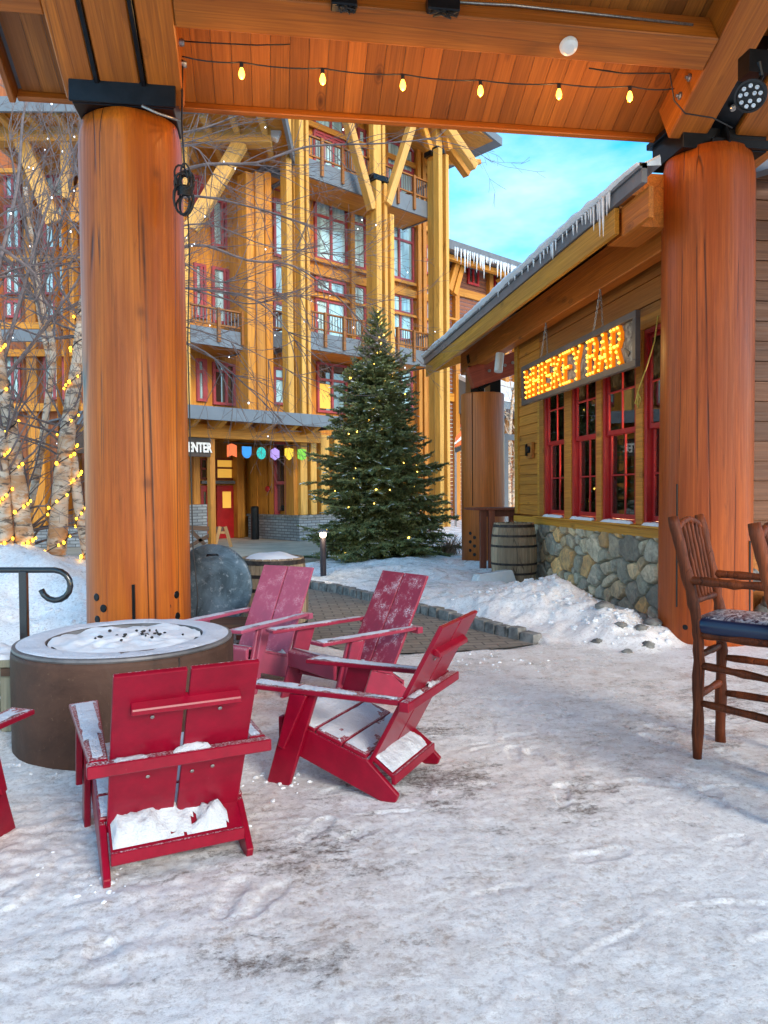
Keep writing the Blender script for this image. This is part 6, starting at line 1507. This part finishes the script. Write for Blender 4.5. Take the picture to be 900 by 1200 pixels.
for px, py, kind, col, lab in ((271.5, 522, 'notch', 'orange', 'orange notched'), (289, 524, 'cup', 'blue', 'blue cup shaped'), (306, 525, 'oval', 'teal', 'teal oval'), (322, 526, 'hex', 'lilac', 'lilac hexagonal'), (338.5, 526, 'shield', 'yellow', 'yellow shield shaped'), (353.5, 527, 'blunt', 'green', 'green blunt ended')):
    u, z = F(px, py, 3.55); mb = MB(); P = flagpoly(kind, .155, .165); mb.prism([(u + a, z + b) for a, b in P], -3.56, -3.54, 1)
    o = build('hanging_flag', mb, M[col], None, ML.copy()); tag(o, lab + ' flag hanging under the lodge canopy beam', 'flag', 'coloured shape flags under the canopy')
u0, z = F(262, 518.5, 3.52); u1, z1 = F(362, 523, 3.52); mb = MB(); mb.tube([(u0, -3.52, z), (u1, -3.52, z1)], .012, 5); o = build('flag_wire', mb, M['blackp'], None, ML.copy()); tag(o, 'thin wire carrying the row of coloured flags', 'wire')
u, z = F(314, 573, 2.0); r_ = ray(314, 573); q = PW + UD * (ub - .02); tt = (q - EYEP).dot(UD) / r_.dot(UD); pb_ = EYEP + r_ * tt
mb = MB(); disc(mb, pb_, -UD, .1, .06, 20); o = build('alarm_bell', mb, M['redframe']); tag(o, 'small red alarm bell on the amber boards of the lodge', 'bell')
# orange and white awning beyond the spruce
p = at(541, 505, 30); aw = thing('kiosk_awning', 'small orange and white striped awning between the lodge post and the far column', 'awning', p)
def q4(px, py, dp=30): return at(px, py, dp)
for a, b, c_, d, m_ in (((534, 512), (550, 494), (550, 501), (534, 518), 'orange'), ((533, 518), (550, 501), (550, 508), (533, 521), 'white'), ((533, 522), (550, 509), (550, 517), (533, 524), 'orange'), ((533, 525), (550, 518), (550, 523), (533, 531), 'blackp')):
    mb = MB(); P = [q4(*k) for k in (a, b, c_, d)]; mb.add(P + [v + Vector((.1, .5, 0)) for v in P], [(0, 1, 2, 3), (7, 6, 5, 4), (0, 4, 5, 1), (1, 5, 6, 2), (2, 6, 7, 3), (3, 7, 4, 0)]); build('stripe', mb, M[m_], aw)
mb = MB(); p0 = q4(534, 530); mb.box(p0.x - .04, p0.x + .04, p0.y, p0.y + .08, 0, p0.z); p0 = q4(552, 527); mb.box(p0.x - .04, p0.x + .04, p0.y, p0.y + .08, 0, p0.z); build('pole', mb, M['gutter'], aw)
# grey post frame and red fence seen through the gap
y = 19.0; gf = thing('steel_gateway', 'grey square metal gateway standing behind the far column', 'frame', hit(594, 640, 1, y))
mb = MB()
a = hit(590, 508, 1, y); b = hit(596, 660, 1, y); mb.box(a.x, b.x, y, y + .12, -.1, a.z); c_ = hit(640, 512, 1, y); mb.box(b.x, c_.x, y, y + .12, a.z - .17, a.z - .02); build('post', mb, M['slab'], gf)
y = 30.0; rf = thing('red_fence', 'red board fence in the gap left of the yellow siding', 'fence', hit(610, 620, 1, y)); mb = MB(); x = hit(588, 600, 1, y).x
z0 = hit(600, 630, 1, y).z; z1 = hit(600, 585, 1, y).z
for k in range(16): mb.box(x + k * .14, x + k * .14 + .1, y, y + .05, -.1, z1)
build('pickets', mb, M['redframe'], rf); mb = MB(); mb.box(x - .1, x + 2.4, y + .052, y + .12, z1 - .3, z1 - .2); build('rail', mb, M['redframe'], rf)
# ------------------------------------------------------------------ spruce with lights
tp = at(443, 650, 16.0); TB = Vector((tp.x, tp.y, .02))
sp_ = thing('spruce_tree', 'dark green spruce strung with small warm lights and dusted with snow', 'tree', TB)
HT = 5.35
rr = random.Random(17)
mb = MB(); mb.tube([(0, 0, -.1), (.02, 0, 1.5), (0, .02, 3.5), (0, 0, HT - .1)], [.1, .075, .04, .008], 10); build('trunk', mb, M['bark'], sp_, Matrix.Translation(TB), smooth=True)
nv, nf, sv, sf = [], [], [], []; wood_mb = MB(); tips = []
def needle_twig(p, d, ln, up, dens, wd=.014, nl=.055):
    """a shoot: pairs of flat pointed needle clumps"""
    side = d.cross(up).normalized(); n = max(2, int(ln / dens))
    for i in range(n):
        t = i / n; c = p + d * (ln * t); L_ = nl * (1.15 - .5 * t)
        for s in (-1, 1, 0):
            a = (side * s * rr.uniform(.7, 1.1) + up * (rr.uniform(-.15, .5) if s else .9) + d * rr.uniform(.6, 1.1)).normalized(); w_ = a.cross(up if s else side); 
            if w_.length < .01: continue
            w_ = w_.normalized() * wd * rr.uniform(.7, 1.2); b = len(nv); q = c + Vector((rr.uniform(-1, 1), rr.uniform(-1, 1), rr.uniform(-1, 1))) * .008
            nv.extend((q - w_, q + w_, q + a * L_ * rr.uniform(.8, 1.3))); nf.append((b, b + 1, b + 2))
    b = len(nv); w_ = side * wd * .8; e = p + d * ln; nv.extend((p - w_, p + w_, e)); nf.append((b, b + 1, b + 2))
z = .28
UPV = Vector((0, 0, 1))
while z < HT - .12:
    f = z / HT; Rm = 1.74 * (1 - f) ** .82 * (1.0 if f > .12 else .86 + f) * min(1, (1 - f) * 3.2 + .1) + .03
    Rm *= 1 + .09 * math.sin(z * 4.1) + .05 * math.sin(z * 9.7 + 1); nb = int(14 + 13 * (1 - f)); a0 = rr.uniform(0, 6.28)
    for k in range(nb):
        a = a0 + 6.283 * k / nb + rr.uniform(-.25, .25); Lb = Rm * rr.uniform(.62, 1.12) * (1 + .12 * math.sin(3 * a + z * 2)); 
        zb = z + rr.uniform(-.16, .16); el = .55 * f + .04 + rr.uniform(-.22, .22)
        dh = Vector((math.cos(a), math.sin(a), 0)); pts = []; m = 9
        for i in range(m + 1):
            t = i / m; pts.append(Vector((0, 0, zb)) + dh * (Lb * t) + UPV * (Lb * (math.tan(el) * t - .5 * (1 - f) * t * (1.0 - .45 * t) * 1.2)))
        wood_mb.tube(pts, [.016 * (1 - f * .6) * (1 - .8 * i / m) + .002 for i in range(m + 1)], 4, False)
        i = 0; s_ = .12 if Lb > .6 else .03
        while s_ < Lb:
            t = s_ / Lb; q = t * m; i = min(int(q), m - 1); p = pts[i].lerp(pts[i + 1], q - i); dd = (pts[i + 1] - pts[i]).normalized(); sd = dd.cross(UPV).normalized()
            tl = (.10 * min(1, 3 * (1 - f)) + .34 * Lb * (1 - t) ** .8 * .62 + .05) * rr.uniform(.7, 1.15); tl = min(tl, .5)
            for sg_ in (-1, 1):
                if rr.random() < .06: continue
                d2 = (dd * rr.uniform(.55, .95) + sd * sg_ * rr.uniform(.7, 1.0) + UPV * rr.uniform(-.6, .2)).normalized()
                needle_twig(p, d2, tl, UPV, .026)
                if tl > .22:
                    for u_ in (.35, .6, .8):
                        p3 = p + d2 * tl * u_; s3 = d2.cross(UPV).normalized()
                        for sg3 in (-1, 1): needle_twig(p3, (d2 * .7 + s3 * sg3 * .8 + UPV * rr.uniform(-.6, .15)).normalized(), tl * .45 * (1.1 - u_), UPV, .028)
                if rr.random() < .13 and t > .3:
                    for q_ in range(5):
                        c = p + d2 * tl * rr.uniform(.2, 1) + UPV * .012; b = len(sv); e1 = d2 * rr.uniform(.02, .045); e2 = d2.cross(UPV).normalized() * rr.uniform(.01, .022); sv.extend((c - e1, c - e2 * .8, c + e1, c + e2, c + UPV * .014)); sf.extend(((b, b + 1, b + 4), (b + 1, b + 2, b + 4), (b + 2, b + 3, b + 4), (b + 3, b, b + 4)))
            s_ += rr.uniform(.065, .1)
        needle_twig(pts[-2], (pts[-1] - pts[-3]).normalized(), .16, UPV, .02); tips.append((pts, Lb))
    z += (.125 + .02 * (1 - f))
needle_twig(Vector((0, 0, HT - .35)), UPV, .36, Vector((1, 0, 0)), .014, .012, .08)
for k in range(7):
    a = k * 2.4; needle_twig(Vector((0, 0, HT - .3 + .02 * k)), Vector((math.cos(a) * .55, math.sin(a) * .55, .8)).normalized(), .2, Vector((0, 0, 1)), .02)
build('branch', wood_mb, M['bark'], sp_, Matrix.Translation(TB))
mb = MB(); mb.v = [tuple(v) for v in nv]; mb.f = nf; mb.m = [0] * len(nf); build('foliage', mb, M['needle'], sp_, Matrix.Translation(TB))
mb = MB(); mb.v = [tuple(v) for v in sv]; mb.f = sf; mb.m = [0] * len(sf); build('snow_flecks', mb, M['snow'], sp_, Matrix.Translation(TB))
print('needles', len(nf))
# lights
def bulb_mesh(name, r, mat):
    mb = MB(); mb.blob((0, 0, 0), r, r, r * 1.25, 8, 6, 0); o = build(name, mb, mat, None, smooth=True); me = o.data; bpy.data.objects.remove(o); return me
tl = thing('string_light', 'warm string lights scattered over the spruce', 'string lights', TB)
bmw = bulb_mesh('bulb', .019, M['treebulb'])
view = (EYEP - (TB + Vector((0, 0, 2.5)))); va = math.atan2(view.y, view.x)
cand = [(p, L_) for p, L_ in tips]; rr.shuffle(cand); cnt = 0; cab = []
for p, L_ in cand:
    e = p[-1]; da = abs((math.atan2(e.y, e.x) - va + math.pi) % (2 * math.pi) - math.pi)
    if da > 1.6 or cnt >= 72: continue
    t = rr.uniform(.55, .92) * (len(p) - 1); i = min(int(t), len(p) - 2); q = p[i].lerp(p[i + 1], t - i) + Vector((0, 0, .03)); cab.append(q)
    o = bpy.data.objects.new('bulb', bmw); COL.objects.link(o); adopt(o, tl); o.matrix_basis = Matrix.Translation(TB + q) @ Matrix.Scale(rr.choice((.55, .7, 1, 1.25)), 4); cnt += 1
cab.sort(key=lambda v: v.z); mb = MB()
for a, b in zip(cab[:-1], cab[1:]):
    mb.tube([a, (a + b) / 2 - (a + b) * .02, b], .004, 3, False)
build('cable', mb, M['blackp'], tl, Matrix.Translation(TB))
# dry shrub at the foot
p = gnd(527, 655); dsx = thing('dry_shrub', 'low dry brown shrub in the snow at the right foot of the spruce', 'shrub', (p.x, p.y, 0)); mb = MB(); rr = random.Random(2)
for k in range(130):
    a = rr.uniform(0, 6.28); s = rr.uniform(.1, .42); b0 = Vector((p.x + rr.gauss(0, .1), p.y + rr.gauss(0, .1), .1)); e = b0 + Vector((math.cos(a) * s, math.sin(a) * s, rr.uniform(.2, .5))); mb.tube([b0, (b0 + e) / 2 + Vector((0, 0, .06)), e], [.006, .004, .002], 3, False)
build('stems', mb, M['dry'], dsx)

# ------------------------------------------------------------------ birches
def grow(mb, p, d, ln, r, depth, R_, spread=.75, droop=.0, tips_=None, minr=.002):
    """recursive limb: wandering polyline with side shoots"""
    n = max(3, int(ln / .22)); pts = [p.copy()]; rad = [r]; q = p.copy(); dd = d.normalized()
    for i in range(n):
        dd = (dd + Vector((R_.uniform(-1, 1), R_.uniform(-1, 1), R_.uniform(-1, 1))) * .16 + Vector((0, 0, droop))).normalized()
        q = q + dd * (ln / n); pts.append(q.copy()); rad.append(max(minr, r * (1 - .8 * (i + 1) / n)))
        if depth > 0 and i > 0 and R_.random() < .9:
            for _ in range(1 if depth > 1 else 2):
                ax = Vector((R_.uniform(-1, 1), R_.uniform(-1, 1), R_.uniform(-1, 1))).cross(dd)
                if ax.length < .1: continue
                nd = (dd + ax.normalized() * spread * R_.uniform(.6, 1.2)).normalized(); grow(mb, q, nd, ln * R_.uniform(.32, .58) * (1.1 - .5 * i / n), max(minr, rad[-1] * .6), depth - 1, R_, spread, droop, tips_, minr)
    mb.tube(pts, rad, 4 if r < .02 else 7, False)
    if tips_ is not None and depth < 2: tips_ += pts[1::2]
def px_limb(pts, d0, d1=None):
    d1 = d1 or d0; n = len(pts); return [at(x, y, d0 + (d1 - d0) * i / (n - 1)) for i, (x, y) in enumerate(pts)]
def smooth_line(P, k=4):
    out = []
    for i in range(len(P) - 1):
        p0, p1, p2, p3 = P[max(i - 1, 0)], P[i], P[i + 1], P[min(i + 2, len(P) - 1)]
        for j in range(k):
            t = j / k; out.append(.5 * ((2 * p1) + (p2 - p0) * t + (2 * p0 - 5 * p1 + 4 * p2 - p3) * t * t + (3 * p1 - p0 - 3 * p2 + p3) * t ** 3))
    out.append(P[-1]); return out
DB = 10.3
def birch(label, trunks, limbs, seed, shoots=10, dep=2):
    base = at(*trunks[0][0][0], trunks[0][3])
    t = thing('birch_tree', label, 'tree', (base.x, base.y, 0), group='bare birches behind the left snow bank'); R_ = random.Random(seed); mt = MB(); mbb = MB(); tp_ = []
    for pts, r0, r1, dd in trunks:
        P = smooth_line(px_limb([q[:2] if len(q) == 2 else q[:2] for q in [(x[0], x[1]) for x in pts]], dd)); n = len(P)
        mt.tube(P, [(r0 + (r1 - r0) * i / (n - 1)) * (1 + .07 * math.sin(i * 2.1 + seed)) for i in range(n)], 14, True, .06, seed=seed)
        for k in range(shoots):
            i = R_.randint(int(n * .55), n - 1); grow(mbb, P[i], Vector((R_.uniform(-1, 1), R_.uniform(-.7, .7), R_.uniform(.1, 1.2))), R_.uniform(.7, 1.7), .018, dep, R_, .8, .0, tp_)
    for pts, r0, d0, d1, sh in limbs:
        P = smooth_line(px_limb(pts, d0, d1)); n = len(P); mbb.tube(P, [max(.004, r0 * (1 - .78 * i / (n - 1))) for i in range(n)], 6, False)
        for k in range(int(sh * 2.1)):
            i = R_.randint(2, n - 1); dirn = (P[min(i + 1, n - 1)] - P[i - 1]).normalized(); grow(mbb, P[i], (dirn * .8 + Vector((R_.uniform(-1, 1), R_.uniform(-.6, .6), R_.uniform(-.9, .9))) * .7), R_.uniform(.5, 1.4), .007, 2 if k % 3 else 1, R_, .7, 0, tp_)
    build('trunk', mt, M['birch'], t, smooth=True); build('twigs', mbb, M['twig'], t); return t, tp_
# two clumps
tA = [([(66, 650), (72, 570), (80, 500), (92, 420), (98, 360), (112, 300), (118, 230)], .125, .045, 10.0), ([(104, 655), (92, 590), (84, 530), (78, 500)], .07, .06, 10.1)]
lA = [([(112, 300), (160, 240), (225, 196), (300, 191), (360, 172), (450, 168), (512, 162)], .030, 10.0, 10.6, 13), ([(98, 360), (150, 290), (210, 232), (300, 244), (372, 268)], .03, 10.0, 10.6, 12),
      ([(92, 400), (150, 340), (222, 338), (300, 352), (345, 398)], .03, 10, 9.7, 12), ([(96, 380), (150, 320), (225, 287), (290, 305), (345, 312), (400, 352), (432, 392)], .028, 10, 10.5, 13),
      ([(222, 338), (290, 356), (330, 348), (420, 345)], .013, 9.9, 10.4, 8), ([(90, 430), (160, 390), (226, 405), (275, 440), (330, 492)], .024, 10, 9.6, 11), ([(112, 260), (170, 170), (240, 150), (330, 120), (420, 125)], .02, 10, 10.8, 10),
      ([(110, 300), (170, 280), (240, 262), (320, 290), (420, 300)], .018, 10.1, 10.9, 10), ([(100, 370), (200, 380), (270, 400), (350, 440)], .016, 10.1, 10.4, 9),
      ([(112, 280), (150, 210), (222, 170), (260, 215), (330, 240)], .016, 10.0, 10.2, 9), ([(104, 330), (190, 300), (250, 330), (300, 330), (380, 380)], .014, 9.9, 9.7, 9), ([(112, 240), (180, 180), (225, 165), (300, 140)], .014, 10.1, 10.5, 8)]
bA, tipA = birch('leaning river birch with peeling bark wound with yellow lights just left of the log column', tA, lA, 5, 16)
tB = [([(30, 640), (22, 575), (12, 500), (0, 430), (-8, 350), (-12, 260)], .115, .045, 9.6), ([(8, 640), (4, 560), (2, 500)], .09, .06, 9.5), ([(20, 560), (32, 640)], .06, .07, 9.9), ([(-4, 640), (-14, 560)], .06, .05, 9.9)]
lB = [([(2, 430), (30, 330), (60, 230), (100, 150)], .03, 9.6, 10, 12), ([(0, 450), (40, 400), (90, 330), (130, 250)], .03, 9.6, 9.9, 12), ([(0, 290), (40, 320), (62, 360), (140, 360)], .022, 9.5, 10, 8), ([(-6, 330), (20, 220), (30, 120), (60, 60)], .03, 9.6, 10, 10)]
bB, tipB = birch('thick birch clump wound with yellow lights at the left edge of the frame', tB, lB, 6, 16)
tC = [([(34, 600), (46, 540), (56, 470), (62, 410), (50, 360), (40, 300), (30, 220)], .055, .03, 10.8), ([(60, 430), (48, 380), (40, 330)], .04, .02, 10.8)]
lC = [([(52, 380), (30, 330), (0, 300)], .02, 10.8, 10.8, 10), ([(50, 340), (70, 270), (90, 190)], .02, 10.8, 11, 12), ([(40, 300), (20, 230), (10, 150)], .02, 10.8, 11, 12)]
bC, tipC = birch('thin dark barked birch between the two lit birch clumps', tC, lC, 8, 18)
def bulbs_on(name, label, spots, me, par_cap=98):
    t = thing('string_light', label, 'string lights', spots[0])
    for p in spots[:par_cap]:
        o = bpy.data.objects.new('bulb', me); COL.objects.link(o); adopt(o, t); o.matrix_basis = Matrix.Translation(p) @ Matrix.Scale(rr.uniform(.7, 1.15), 4)
    return t
def wound(trs, seed, n):
    R_ = random.Random(seed); sp = []; mb = MB()
    for pts, r0, r1, dd in trs:
        P = smooth_line(px_limb([(x[0], x[1]) for x in pts], dd), 8); m = int(len(P) * .72); hel = []
        for i in range(m * 3):
            q = i / 3; k = int(q); p = P[k].lerp(P[min(k + 1, len(P) - 1)], q - k); r = (r0 + (r1 - r0) * k / len(P)) * 1.12; a = i * .42 + seed; v = p + Vector((math.cos(a) * r, math.sin(a) * r, 0)); hel.append(v)
            if math.sin(a) < .2 and R_.random() < .5: sp.append(v + Vector((math.cos(a), math.sin(a), 0)) * .02)
        mb.tube(hel, .007, 4, False)
    R_.shuffle(sp); return sp[:n], mb
me_y = bulb_mesh('bulb', .019, glow('yellow_bulb', (1., .52, .02), 2.2)); me_w = bulb_mesh('bulb', .009, M['whitebulb'])
for trs, sd_, lab in ((tA, 3, 'yellow string lights wound round the leaning birch beside the log column'), (tB, 4, 'yellow string lights wound round the birch clump at the left edge')):
    sp, mb = wound(trs, sd_, 60); t = bulbs_on('string_light', lab, sp, me_y); build('cable', mb, M['blackp'], t)
R_ = random.Random(1); w_ = R_.sample(tipA, 46); bulbs_on('string_light', 'tiny white fairy lights hung in the bare twigs of the leaning birch', w_, me_w)
w_ = R_.sample(tipB + tipC, 24); bulbs_on('string_light', 'tiny white fairy lights hung in the twigs at the left edge', w_, me_w)
# small far birch in the gap by the bar
bt = thing('birch_tree', 'pale slender birch seen through the gap between the far column and the bar wall', 'tree', hit(605, 640, 1, 24), group=None); mb = MB(); R_ = random.Random(3); mb2 = MB()
for a in (([(598, 640), (602, 590), (604, 520), (606, 470)]), ([(604, 640), (612, 590), (622, 560), (628, 520)]), ([(600, 640), (596, 560), (598, 500), (602, 455)])):
    P = smooth_line([hit(x, y, 1, 24) for x, y in a]); mb.tube(P, [.09 * (1 - .6 * i / len(P)) for i in range(len(P))], 8)
    for k in range(14): grow(mb2, P[R_.randint(3, len(P) - 1)], Vector((R_.uniform(-1, 1), R_.uniform(-.5, .5), R_.uniform(.2, 1.3))), 1.2, .02, 2, R_, .6)
build('trunk', mb, M['birch'], bt, smooth=True); build('twigs', mb2, M['birch'], bt)
